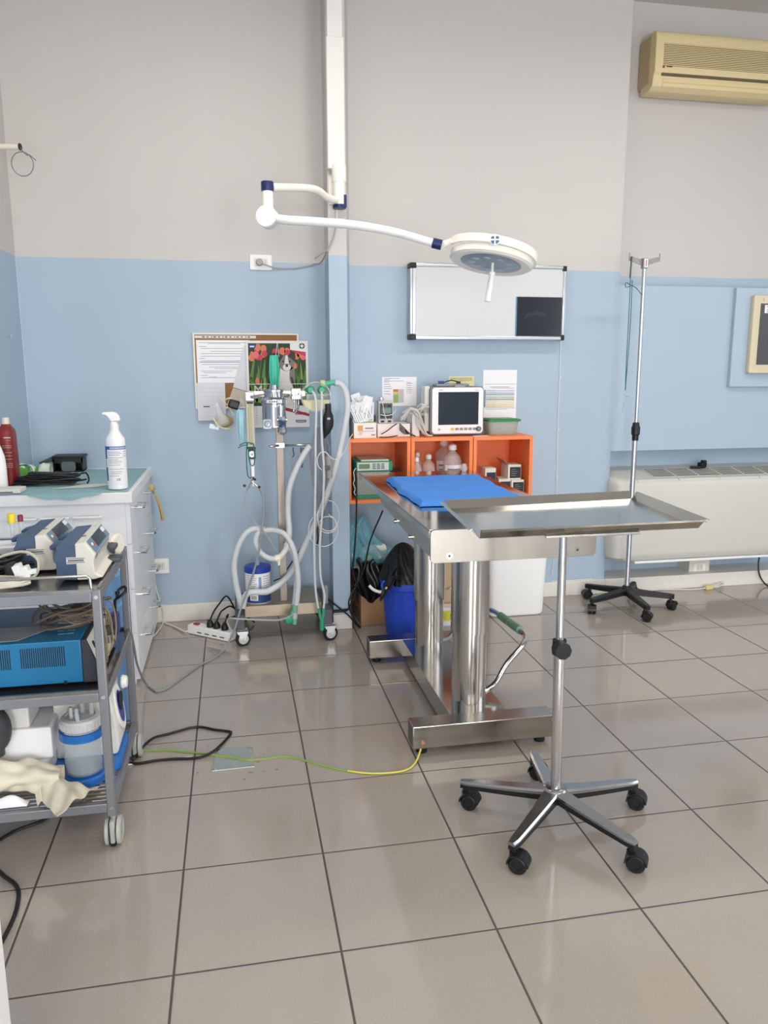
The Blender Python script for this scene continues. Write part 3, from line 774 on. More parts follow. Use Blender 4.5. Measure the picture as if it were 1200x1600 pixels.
solo(m, 'xray_film', [mat('dark film', (36, 41, 50), 0.16, var=0.15, scale=8), mat('film edge blue', (96, 140, 176), 0.3), mat('faint film image', (46, 52, 62), 0.2)], 'dark x-ray film clipped to the lower right of the white board', 'x-ray film')
m = MB(); pts = [V(876, 531, YR-0.004), V(874.5, 590, YR-0.004), V(872.5, 640, YR-0.004), V(870.5, 700, YR-0.004), V(870, 745, YR-0.004), V(869, 800, YR-0.004), V(866, 860, YR-0.004), V(862, 900, YR-0.004)]
m.tube(pts, 0.0028, n=6, step=0.05)
for q in (590, 671, 745, 870): c_ = V(875.5-(q-590)*0.035, q, YR-0.005); m.cbox(c_, (0.012, 0.008, 0.008), bev=0.002)
solo(m, 'board_cable', M_wcable, 'thin white cable clipped down the wall below the white board', 'cable')
m = MB(); m.tube([(V(u_, 910, YR-0.012).x, YR-0.012+0.003*math.sin(u_), 0.0968) for u_ in (862, 875, 890, 905, 925)], 0.004, n=6)
solo(m, 'skirting_cable', M_wcable, 'white cable lying along the top of the skirting left of the drip stand', 'cable')

# ================================================================== air conditioner in the recess
a0, a1 = V(1010, 47, 4.43), V(1012, 146, 4.43)
AX0, AX1 = 2.437, 3.30; AZ1, AZ0 = V(1016, 42, 4.42).z, V(1016, 137, 4.43).z
t = thing('air_conditioner', 'yellowed split air conditioner high on the wall at top right', 'air conditioner', ((AX0+AX1)/2, YD, AZ0))
M_ac = mat('yellowed plastic', (226, 206, 158), 0.45, var=0.03); M_ac2 = mat('yellowed grille', (190, 170, 128), 0.5, var=0.05)
ay = 4.43
m = MB(); m.box((AX0-0.005, ay+0.05, AZ0+0.035), (AX1+0.005, YD-0.001, AZ1-0.012), bev=0.012); m.build('back_case', M_ac2, t)
m = MB()
prof = [(YD-0.03, AZ0), (ay+0.06, AZ0), (ay+0.022, AZ0+0.018), (ay+0.012, AZ0+0.075), (ay, AZ0+0.09), (ay, AZ1-0.03), (ay+0.008, AZ1-0.01), (ay+0.03, AZ1), (YD-0.03, AZ1)]
m.prism([(AX0+0.0, y_, z_) for y_, z_ in prof], (AX1-AX0, 0, 0), bev=0.006, sm=True); m.build('front_cover', M_ac, t)
gz0, gz1 = V(1030, 102, ay).z, V(1030, 66, ay).z; m = MB()
m.box((AX0+0.05, ay-0.0008, gz0), (AX1-0.05, ay-0.0004, gz1), m=1)
n_ = 13
for i in range(n_):
    z_ = gz0+(gz1-gz0)*(i+0.5)/n_; m.box((AX0+0.05, ay-0.004, z_-0.0022), (AX1-0.05, ay-0.0009, z_+0.0022))
m.build('intake_grille', [M_ac, mat('grille shade', (122, 106, 74), 0.6)], t)
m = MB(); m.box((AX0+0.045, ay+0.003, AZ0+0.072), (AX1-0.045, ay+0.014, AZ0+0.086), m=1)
for k_, z_ in enumerate((AZ0+0.05, AZ0+0.027)): m.cbox(((AX0+AX1)/2, ay+0.0155+0.004*k_, z_), (AX1-AX0-0.12, 0.006, 0.02), bev=0.002, rx=0.12)
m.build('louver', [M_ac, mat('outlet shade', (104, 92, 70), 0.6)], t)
m = MB(); cg = V(1037, 103.5, ay); m.prism([(cg.x-0.008, ay-0.001, cg.z-0.008), (cg.x+0.008, ay-0.001, cg.z-0.008), (cg.x+0.006, ay-0.001, cg.z+0.007), (cg.x-0.004, ay-0.001, cg.z+0.009)], (0, 0.0009, 0), m=0)
cg2 = V(1046, 104, ay); m.box((cg2.x-0.018, ay-0.001, cg2.z-0.0035), (cg2.x+0.018, ay-0.0002, cg2.z+0.003), m=1)
m.build('maker_badge', [mat('red badge', (170, 70, 50), 0.6), mat('badge print', (110, 80, 60), 0.6)], t)

# ================================================================== fan coil in the niche
FX0, FX1, FY, FZ0, FZ1 = 2.268, 3.55, 4.32, 0.222, 0.765
t = thing('fan_coil_unit', 'cream fan coil heater in the wall niche behind the drip stand', 'fan coil', (2.9, YN, FZ0))
M_fc = mat('warm white casing', (208, 206, 199), 0.4, var=0.02)
rad = 0.09; pl_ = []
for i in range(9):
    a_ = PI+PI/2*i/8; pl_.append((FX0+rad+rad*math.cos(a_), FY+rad+rad*math.sin(a_)))
pl_ = [(FX0, YN-0.002)]+pl_+[(FX1, FY), (FX1, YN-0.002)]
m = MB(); rings = []
FZt = V(1000, 751, FY).z
def casing(z, ins): return [(x+(ins if x < FX0+rad*0.99 else 0), min(y+ins, YN-0.002), z) for x, y in pl_]
levels = [(FZ0+0.03, 0.03), (FZ0+0.01, 0.045), (FZ0+0.05, 0.012), (FZ0+0.09, 0.0), (FZt-0.03, 0.0), (FZt-0.012, 0.004), (FZt, 0.016)]
levels = [(FZ0, 0.02), (FZ0+0.02, 0.004), (FZ0+0.05, 0.0), (FZt-0.04, 0.0), (FZt-0.02, 0.004), (FZt-0.005, 0.014), (FZt, 0.03)]
for z, ins in levels: rings.append(casing(z, ins))
m.ring_surface(rings, cap1=True)
def slope(mb, zmin):
    for v_ in mb.bm.verts:
        if v_.co.z > zmin: v_.co.z += (v_.co.y-FY)*0.196
    return mb
slope(m, FZt-0.0225).build('casing', M_fc, t)
m = MB(); m.box((2.43, FY+0.004, FZ0-0.018), (FX1, FY+0.03, FZ0-0.004), bev=0.002); m.build('bottom_strip', M_white, t)
g0, g1 = V(1005, 743, FY+0.06), V(1200, 733, FY+0.06); m = MB()
gx0, gx1 = 2.55, 3.5; gy0, gy1 = FY+0.055, FY+0.20
m.box((gx0, gy0, FZt-0.0001), (gx1, gy1, FZt+0.001), m=1)
for j in range(7):
    y_ = gy0+(gy1-gy0)*j/6; m.box((gx0, y_-0.0022, FZt+0.001), (gx1, y_+0.0022, FZt+0.0032))
for i in range(7):
    x_ = gx0+(gx1-gx0)*i/6; m.box((x_-0.006, gy0, FZt+0.001), (x_+0.004, gy1, FZt+0.0036))
slope(m, 0).build('outlet_grille', [M_fc, mat('dark duct', (62, 62, 58), 0.8)], t)
m = MB()
for i in range(4):
    x_ = 2.42+i*0.28; m.box((x_, FY+0.006, FZt-0.018), (x_+0.272, FY+0.05, FZt+0.003), bev=0.003)
slope(m, 0).build('top_flap', M_fc, t)
m = MB(); m.cyl((FX0-0.012, 4.46, 0.30), (FX0+0.01, 4.46, 0.30), 0.011, n=12); m.cyl((FX0-0.012, 4.46, 0.33), (FX0+0.01, 4.46, 0.33), 0.008, n=12); m.build('pipe_fitting', M_black, t)
bz = FZt+0.0085+(4.48-FY)*0.196; m = MB(); q = V(1097, 726, 4.5)
def fcp(u, v, y=4.46): return V(u, v, y)
m.cbox((q.x, 4.5, bz+0.022), (0.05, 0.04, 0.036), bev=0.008, rz=0.3); m.cbox((q.x-0.05, 4.49, bz+0.01), (0.07, 0.03, 0.014), bev=0.005, rz=-0.2); m.cbox((q.x+0.01, 4.5, bz+0.045), (0.03, 0.03, 0.016), bev=0.005)
solo(m, 'black_clamp', M_black, 'small black clamp lying on top of the fan coil unit', 'clamp')
# wall screen
t = thing('wall_screen', 'beige framed dark screen on the raised blue board at the right edge', 'screen', (3.3, YR-0.031, 1.38))
sy = YR-0.031; m = MB()
m.rprism((3.34, sy-0.035, 1.610), 0.40, 0.468, 0.035, 0.008, 'xz', bev=0.003); m.build('frame', mat('beige plastic', (214, 202, 172), 0.45, var=0.02), t)
m = MB(); m.box((3.186, sy-0.0368, 1.428), (3.494, sy-0.0352, 1.795)); m.build('screen', mat('black screen', (24, 27, 34), 0.15, var=0.05), t)
m = MB(); m.box((3.213, sy-0.0376, 1.738), (3.30, sy-0.0369, 1.786))
m.prism([(3.224, sy-0.038, 1.782), (3.25, sy-0.038, 1.766), (3.244, sy-0.038, 1.764), (3.236, sy-0.038, 1.768)], (0, 0.0004, 0), m=1)
for z_ in (1.757, 1.746): m.box((3.228, sy-0.038, z_-0.002), (3.29, sy-0.0376, z_+0.002), m=1)
m.build('sticker', [M_paper, M_ink], t)
m = MB(); m.tube([(3.204, sy-0.036, 1.829), (3.2, sy-0.036, 1.816), (3.207, sy-0.036, 1.811)], 0.0012, n=6); m.build('frame_mark', M_print, t)
# junction at the top left corner with a coil of wire
t = thing('conduit_end', 'open black-ended conduit stub with a coil of wire in the upper left corner', 'conduit', (XL, 4.2, 2.5))
a, b = V(11, 232, 4.05), V(31, 229.5, 4.02); a.x = XL+0.004
m = MB(); m.cyl((XL, b.y+0.02, b.z), (b.x, b.y, b.z), 0.0135, n=18, m=1); m.cyl((b.x-0.001, b.y, b.z), (b.x+0.003, b.y-0.001, b.z), 0.0155, n=18); m.lathe([(0.03, 0), (0.03, 0.006)], (XL, b.y+0.02, b.z), 14, M=Matrix.Rotation(PI/2, 4, 'Y'))
m.build('conduit', [M_black, M_offw], t)
m = MB(); cc_ = V(35, 256, 4.0); pts = [b+Vec((0, -0.002, -0.002)), V(37, 238, 4.0), V(43, 243, 4.0)]
for i in range(15):
    a_ = math.radians(60-i*27); pts.append(cc_+Vec((0.047*math.cos(a_), 0.004*i/14, 0.052*math.sin(a_))))
pts += [V(46, 242, 4.0), V(56, 250.5, 4.0)]
m.tube(pts, 0.0022, n=6, step=0.006); m.build('wire', mat('thin grey wire', (120, 118, 112), 0.5), t)
q = X_ = None
m = MB(); hk_ = V(24, 526, 4.1); hk_.x = XL+0.012
m.cyl((XL+0.0003, hk_.y, hk_.z), (XL+0.02, hk_.y, hk_.z), 0.002, n=8); m.cyl((XL+0.016, hk_.y, hk_.z-0.008), (XL+0.016, hk_.y, hk_.z+0.01), 0.002, n=8)
solo(m, 'wall_hook', M_steel, 'tiny metal hook in the blue left wall near the corner', 'hook')
# ================================================================== drawer cabinets and worktop
CX = -0.460; YA0, YA1, YA2 = 3.485, 3.925, 4.352
M_drw = mat('white laminate', (244, 244, 245), 0.35, var=0.015)
def drawer_unit(label, y0, y1, rails):
    t = thing('drawer_cabinet', label, 'cabinet', (-0.75, (y0+y1)/2, 0), 'white drawer cabinets')
    m = MB(); m.box((XL+0.012, y0, 0.0), (CX-0.019, y1-0.002, 0.837)); m.build('body', M_drw, t)
    zs = [(0.02, 0.2395), (0.241, 0.4440), (0.4455, 0.6490), (0.6505, 0.836)]
    for i, (z0, z1) in enumerate(zs):
        d = MB(); d.box((CX-0.0185, y0+0.001, z0), (CX, y1-0.0015, z1), bev=0.0006); dr = d.build('drawer', M_drw, t)
        h = MB(); yc = (y0+y1)/2-0.02; zc = (0.182, 0.378, 0.578, 0.790)[i]
        h.tube([(CX, yc-0.055, zc), (CX+0.036, yc-0.055, zc), (CX+0.042, yc-0.05, zc), (CX+0.042, yc+0.05, zc), (CX+0.036, yc+0.055, zc), (CX, yc+0.055, zc)], 0.0055, n=10, smooth=False)
        h.build('handle', M_chrome, dr)
    for (x0, x1) in rails:
        r = MB(); z = 0.782; r.tube([(x0+0.006, y0, z-0.004), (x0+0.004, y0-0.02, z-0.001), (x0+0.012, y0-0.032, z), (x1-0.012, y0-0.032, z), (x1-0.004, y0-0.02, z-0.001), (x1-0.006, y0, z-0.004)], 0.0055, n=10, step=0.004)
        r.build('rail', M_white, t)
    return t
drawer_unit('white drawer cabinet nearest the camera with three white rails on its end panel', YA0, YA1, [(-0.958, -0.842), (-0.826, -0.71), (-0.694, -0.578)])
drawer_unit('white drawer cabinet against the back wall with a yellow strap on its handle', YA1, YA2, [])
m = MB(); m.box((XL+0.001, 3.462, 0.838), (-0.446, YL-0.001, 0.885), bev=0.003)
solo(m, 'worktop', M_white, 'white worktop lying across the two drawer cabinets', 'worktop')
# teal drape on the worktop, sagging over the front edge
def drape(u, v):
    x = -1.04+u*0.575
    k = math.sin(PI*(u-0.28)/0.56) if 0.28 < u < 0.84 else 0
    yf = 3.475-0.0185*min(1, k*6)
    z = 0.8868+0.0012*math.sin(18*u+9*v)*math.sin(11*v)
    if v < 0.1:
        y = yf-0.003*(1-v/0.1)*k; z -= (1-v/0.1)*(0.024*k+0.004*math.sin(34*u)*k)
    else: y = yf+(v-0.1)/0.9*(4.30-yf)
    return (x, y, z)
m = MB(); m.sheet(drape, 64, 60, thick=-0.0008)
solo(m, 'surgical_drape', M_teal, 'teal surgical drape spread over the white worktop', 'drape')
CT = 0.8895
# spray bottle
b = Vec((-0.514, 3.56, CT)); t = thing('spray_bottle', 'white spray bottle with blue and white label on the teal drape', 'spray bottle', b)
m = MB(); m.lathe([(0.038, 0), (0.042, 0.003), (0.0425, 0.03), (0.043, 0.21), (0.041, 0.222), (0.022, 0.25), (0.0185, 0.262)], b, 40); m.build('bottle', mat('white bottle plastic', (240, 241, 242), 0.35, var=0.01), t)
m = MB(); m.lathe([(0.0195, 0.262), (0.0195, 0.285), (0.0165, 0.287), (0.0165, 0.296)], b, 26)
hp = [(-0.047, 0.325), (-0.045, 0.336), (-0.005, 0.338), (0.012, 0.334), (0.024, 0.32), (0.028, 0.303), (0.027, 0.298), (-0.012, 0.296), (-0.016, 0.305), (-0.026, 0.319), (-0.036, 0.325)]
m.prism([b+Vec((x_, -0.014, z_)) for x_, z_ in hp], (0, 0.028, 0), sm=True, bev=0.004)
m.build('spray_head', M_whitepl, t)
def on_cyl(m, c, r, a0, a1, z0, z1, mi, k=8):
    rings = []
    for i in range(k+1):
        a = a0+(a1-a0)*i/k; d = Vec((math.cos(a), math.sin(a), 0)); rings.append([Vec(c)+d*r+Vec((0, 0, z0)), Vec(c)+d*(r+0.0004)+Vec((0, 0, z0)), Vec(c)+d*(r+0.0004)+Vec((0, 0, z1)), Vec(c)+d*r+Vec((0, 0, z1))])
    m.ring_surface(rings, mi)
m = MB(); R_ = math.radians
on_cyl(m, b, 0.0431, R_(195), R_(350), 0.025, 0.192, 0, 20); on_cyl(m, b, 0.0436, R_(222), R_(350), 0.176, 0.190, 1, 16)
on_cyl(m, b, 0.0436, R_(203), R_(221), 0.135, 0.190, 1); on_cyl(m, b, 0.0436, R_(203), R_(221), 0.04, 0.098, 1)
for i, (z_, a0, a1) in enumerate([(0.165, 232, 300), (0.158, 232, 310), (0.151, 232, 300), (0.14, 232, 318), (0.132, 232, 290), (0.125, 232, 312), (0.118, 232, 308), (0.108, 232, 300), (0.09, 232, 318), (0.078, 240, 310), (0.07, 240, 300), (0.06, 232, 290), (0.165, 318, 345), (0.155, 318, 345), (0.145, 318, 343)]):
    on_cyl(m, b, 0.0436, R_(a0), R_(a1), z_, z_+0.0016, 2, 10)
on_cyl(m, b, 0.0436, R_(207), R_(210), 0.102, 0.13, 3, 2)
on_cyl(m, b, 0.0438, R_(245), R_(340), 0.1795, 0.1865, 0, 12)
for k_, a_ in enumerate([R_(248+i*7.5) for i in range(12)]): on_cyl(m, b, 0.044, a_, a_+R_(4.5), 0.181, 0.1855, 1, 2)
# CE mark
ac = R_(285); dC = Vec((math.cos(ac), math.sin(ac), 0)); rr_ = Vec((-dC.y, dC.x, 0))
MC = Matrix((rr_, Vec((0, 0, 1)), dC)).transposed().to_4x4()
m.text('CE', b+dC*0.0437+Vec((0, 0, 0.045)), 0.013, MC, 3, 0.0006)
m.build('label', [M_paper, mat('label blue', (40, 96, 168), 0.5), M_print, M_ink], t)
# red-brown disinfectant bottle
b = Vec((-1.012+0.0, 3.90, CT)); b = Vec((-1.018, 3.80, CT)); t = thing('disinfectant_bottle', 'dark red bottle with white cap at the left end of the worktop', 'bottle', b)
M_red = mat('dark red plastic', (132, 36, 34), 0.4, var=0.04)
m = MB(); lv = [(0.033, 0, 0.056), (0.035, 0.004, 0.059), (0.035, 0.15, 0.058), (0.034, 0.228, 0.056), (0.031, 0.25, 0.05), (0.019, 0.27, 0.02), (0.0175, 0.276, 0.0175)]
rings = []
for a, z_, c_ in lv:
    ring = []
    for i in range(28):
        th = 2*PI*i/28; ct, st = math.cos(th), math.sin(th)
        ring.append(b+Vec((a*math.copysign(abs(ct)**0.6, ct), c_*math.copysign(abs(st)**0.6, st), z_)))
    rings.append(ring)
m.ring_surface(rings); m.build('bottle', M_red, t)
m = MB(); m.lathe([(0.0165, 0.276), (0.017, 0.278), (0.016, 0.304), (0.012, 0.306)], b, 24); m.build('cap', M_offw, t)
m = MB()
for z_, x0, x1 in [(0.215, 0.0, 0.03), (0.205, 0.01, 0.03), (0.18, -0.01, 0.03), (0.172, -0.01, 0.03), (0.15, 0.0, 0.03), (0.135, 0.0, 0.03), (0.12, -0.02, 0.031), (0.1, -0.015, 0.03), (0.092, -0.015, 0.03), (0.084, -0.015, 0.03)]:
    m.box(b+Vec((x0, -0.0586, z_)), b+Vec((x1, -0.0566, z_+(0.006 if z_ > 0.21 else 0.002))))
m.build('label_print', mat('pale print', (200, 170, 165), 0.6), t)
# white bottle at the picture edge
b = Vec((-1.020, 3.64, CT)); m = MB(); m.lathe([(0.029, 0), (0.031, 0.004), (0.031, 0.1), (0.028, 0.145), (0.018, 0.18), (0.013, 0.195), (0.013, 0.21)], b, 32)
solo(m, 'white_bottle', M_whitepl, 'plain white bottle at the left edge of the worktop in front of the red bottle', 'bottle')
m = MB(); m.box((-1.03, 3.50, CT), (-0.905, 3.60, CT+0.018), bev=0.002); m.box((-1.0, 3.4995, CT+0.003), (-0.935, 3.5, CT+0.008), m=1)
solo(m, 'flat_carton', [M_paper2, M_dkgrey], 'flat white carton at the front left of the worktop', 'carton')
# green and white packet, open black case, black clippers with lead, paper
pc_ = V(53, 729, 4.0)
def packet(u, v):
    return Vec((-1.045+u*0.15, 4.0+v*0.09, CT+0.012+0.055*math.sin(PI*min(1, max(0, v)))**0.5*(0.85+0.15*math.sin(9*u))+0.004*math.sin(19*u)))
m = MB(); m.sheet(packet, 24, 12, thick=0.002)
m.bm.faces.ensure_lookup_table()
for i, f in enumerate(m.bm.faces):
    c_ = f.calc_center_median(); f.material_index = 1 if (c_.x < -0.98 and c_.z < CT+0.05) or abs(c_.x+0.955) < 0.010 else 0
solo(m, 'gauze_packet', [mat('pale packet', (214, 226, 210), 0.5), mat('leaf green', (96, 170, 70), 0.5)], 'green and white soft packet lying behind the black leads', 'packet')
m = MB(); cc_ = Vec((-1.0, 3.93, CT+0.033))
for k_ in range(3): m.tube([cc_+Vec((0.035*math.cos(a_)+0.004*k_, 0.01*k_, 0.032*math.sin(a_)+0.006)) for a_ in [i*2*PI/10 for i in range(10)]], 0.002, n=6, close=True, step=0.006)
solo(m, 'green_wire_coil', mat('green wire', (20, 100, 84), 0.5), 'small coil of green wire beside the red bottle', 'wire')
ob = Vec((-0.918, 4.2, CT)); m = MB(); w_, d_, h_ = 0.145, 0.11, 0.082; tk = 0.006
m.box(ob, ob+Vec((w_, d_, tk))); m.box(ob, ob+Vec((tk, d_, h_))); m.box(ob+Vec((w_-tk, 0, 0)), ob+Vec((w_, d_, h_))); m.box(ob+Vec((0, d_-tk, 0)), ob+Vec((w_, d_, h_)))
m.box(ob+Vec((0, 0, h_*0.55)), ob+Vec((w_, tk, h_))); m.box(ob+Vec((-0.002, -0.004, h_-0.012)), ob+Vec((w_+0.008, d_+0.004, h_)), bev=0.004)
m.prism([ob+Vec((0.0, 0.02, h_)), ob+Vec((-0.07, 0.0, 0.05)), ob+Vec((-0.06, 0.0, 0.045)), ob+Vec((0.0, 0.02, h_-0.03))], (0, 0.08, 0))
m.rprism(ob+Vec((0.075, -0.003, 0.028)), 0.07, 0.05, 0.003, 0.015, 'xz', m=1)
solo(m, 'black_case', [M_black, mat('smoked plastic', (120, 130, 130), 0.2, trans=0.3)], 'open black plastic case at the back of the worktop', 'case')
t = thing('hair_clipper', 'black hair clipper wrapped in its looped black lead on the drape', 'clipper', (-0.84, 3.78, CT))
m = MB(); m.cbox((-0.85, 3.82, CT+0.028), (0.2, 0.045, 0.042), bev=0.016, rz=0.06, ry=0.06); m.cbox((-0.95, 3.8, CT+0.02), (0.05, 0.04, 0.032), bev=0.006, rz=0.2, m=0); m.build('clipper_body', mat('clipper dark brown', (40, 30, 30), 0.4), t)
m = MB(); rng = random.Random(3)
for k_ in range(8):
    ox, oy, oz = rng.uniform(-0.02, 0.02), rng.uniform(-0.025, 0.03), 0.004+0.005*k_
    L_ = rng.uniform(0.10, 0.145); W_ = rng.uniform(0.012, 0.035); sk = rng.uniform(-0.15, 0.1)
    pts = []
    for i in range(12):
        a_ = 2*PI*i/12; px_ = L_*math.cos(a_); py_ = W_*math.sin(a_)
        pts.append((-0.835+ox+px_, 3.735+oy+py_+sk*px_, CT+oz+0.004*math.sin(3*a_+k_)+0.004))
    m.tube(pts, 0.0042, n=7, close=True, step=0.012)
m.tube([(-0.75, 3.74, CT+0.02), (-0.715, 3.76, CT+0.04), (-0.68, 3.76, CT+0.048), (-0.668, 3.75, CT+0.02), (-0.67, 3.72, CT+0.006)], 0.0042, n=7)
m.build('lead', M_cable, t)
m = MB(); m.prism([(-0.80, 3.60, CT), (-0.62, 3.62, CT), (-0.56, 3.69, CT), (-0.60, 3.72, CT), (-0.68, 3.72, CT)], (0, 0, 0.001))
solo(m, 'paper_sheet', M_paper2, 'loose white paper beside the spray bottle', 'paper')
# yellow strap on the far top handle
m = MB(); q0 = Vec((CX+0.03, 4.13, 0.80))
def strap(u, v):
    p = q0+Vec((0.0+0.052*u+0.008*math.sin(3*u), -0.006*u, -0.17*u+0.03*(1-u)*u)); return p+Vec((0.006*(v-0.5), 0.022*(v-0.5), 0))
m.sheet(strap, 16, 3, thick=0.002)
m.sheet(lambda u, v: strap(u, v)+Vec((-0.012*u, 0.012, 0.0)), 16, 3, thick=0.002); m.cbox(q0+Vec((0.0, 0.002, 0.006)), (0.02, 0.03, 0.03), bev=0.006)
solo(m, 'rubber_strap', mat('amber rubber', (206, 180, 110), 0.5), 'yellow rubber strap hanging from the top drawer handle by the wall', 'strap')

# ================================================================== trolley
TRX0, TRX1, TRY0, TRY1 = -1.02, -0.388, 2.226, 2.80
t = thing('equipment_trolley', 'grey steel three-shelf trolley at the left edge carrying pumps', 'trolley', (-0.70, 2.51, 0)); TRL = t
for x in (TRX0, TRX1-0.025):
    for y in (TRY0, TRY1-0.025):
        m = MB(); m.box((x, y, 0.095), (x+0.025, y+0.025, 0.795), bev=0.003)
        ps = m.build('post', M_greym, t)
        if y == TRY0:
            for z in (0.776, 0.475, 0.122):
                s = MB(); s.cyl((x+0.0125, y-0.003, z), (x+0.0125, y, z), 0.006, n=14); s.build('bolt', M_chrome, ps)
for name, z, solid in (('top_shelf', 0.797, True), ('middle_shelf', 0.495, True), ('bottom_shelf', 0.138, False)):
    m = MB(); zt = z-0.008 if solid else z
    for y in (TRY0+0.001, TRY1-0.021): m.box((TRX0+0.025, y, zt-0.028), (TRX1-0.025, y+0.02, zt), bev=0.002)
    for x in (TRX0+0.001, TRX1-0.021): m.box((x, TRY0+0.025, zt-0.028), (x+0.02, TRY1-0.025, zt), bev=0.002)
    if solid:
        m.box((TRX0+0.012, TRY0+0.012, z-0.010), (TRX1-0.012, TRY1-0.012, z-0.006), m=1)
        e = 0.0025
        m.box((TRX0+0.025, TRY0+0.003, z-0.009), (TRX1-0.02, TRY0+0.012, z+e), m=1); m.box((TRX0+0.025, TRY1-0.012, z-0.009), (TRX1-0.025, TRY1-0.003, z+e), m=1)
        m.box((TRX1-0.012, TRY0+0.02, z-0.009), (TRX1-0.003, TRY1-0.02, z+e), m=1)
    else:
        n_ = 24
        for i in range(n_):
            y = TRY0+0.03+(TRY1-TRY0-0.06)*i/(n_-1); m.cyl((TRX0+0.02, y, z-0.004), (TRX1-0.02, y, z-0.004), 0.0032, n=6, m=2)
        m.cyl((TRX1-0.1, TRY0+0.02, z-0.01), (TRX1-0.1, TRY1-0.02, z-0.01), 0.004, n=6, m=2); m.cyl((TRX0+0.1, TRY0+0.02, z-0.01), (TRX0+0.1, TRY1-0.02, z-0.01), 0.004, n=6, m=2)
    m.build(name, [M_greym, mat('shelf sheet steel', (150, 148, 146), 0.16, 0.9, var=0.08), M_chrome], t)
m = MB(); zr = 0.832
m.tube([(TRX0+0.03, TRY0+0.012, 0.80), (TRX0+0.03, TRY0+0.012, zr), (TRX0+0.036, TRY0+0.012, zr+0.004), (TRX1-0.036, TRY0+0.012, zr+0.004), (TRX1-0.028, TRY0+0.012, zr-0.003), (TRX1-0.026, TRY0+0.012, 0.80)], 0.0045, n=10, smooth=False)
m.build('shelf_rail', M_steel, t)
m = MB(); zr = 0.835
m.tube([(TRX0+0.03, TRY1-0.012, 0.80), (TRX0+0.03, TRY1-0.012, zr), (TRX0+0.036, TRY1-0.012, zr+0.004), (TRX1-0.036, TRY1-0.012, zr+0.004), (TRX1-0.028, TRY1-0.012, zr-0.003), (TRX1-0.026, TRY1-0.012, 0.80)], 0.0045, n=10, smooth=False)
m.build('shelf_rail', M_steel, t)
M_cgrey = mat('light grey castor', (176, 176, 170), 0.4, var=0.04)
for x in (TRX0+0.0125, TRX1-0.0125):
    for y in (TRY0+0.03, TRY1-0.0):
        m = MB(); r = 0.0415; c = Vec((x, y-0.012, 0)); M_ = Matrix.Rotation(PI/2, 4, 'Y')
        for s in (-1, 1):
            m.lathe([(0.001, s*0.012), (r, s*0.012), (r, s*0.021), (r-0.006, s*0.024), (r*0.8, s*0.022), (0.001, s*0.022)], c+Vec((0, 0, r)), 30, M=M_)
        m.box(c+Vec((-0.008, -0.034, 0.014)), c+Vec((0.008, 0.03, 0.086)), bev=0.006); m.box(c+Vec((-0.0075, -0.028, 0.004)), c+Vec((0.0075, 0.02, 0.015)), m=1)
        m.cyl(c+Vec((0, 0.0, 0.08)), c+Vec((0, 0.0, 0.096)), 0.008, n=12)
        m.build('castor', [M_cgrey, M_black], t)
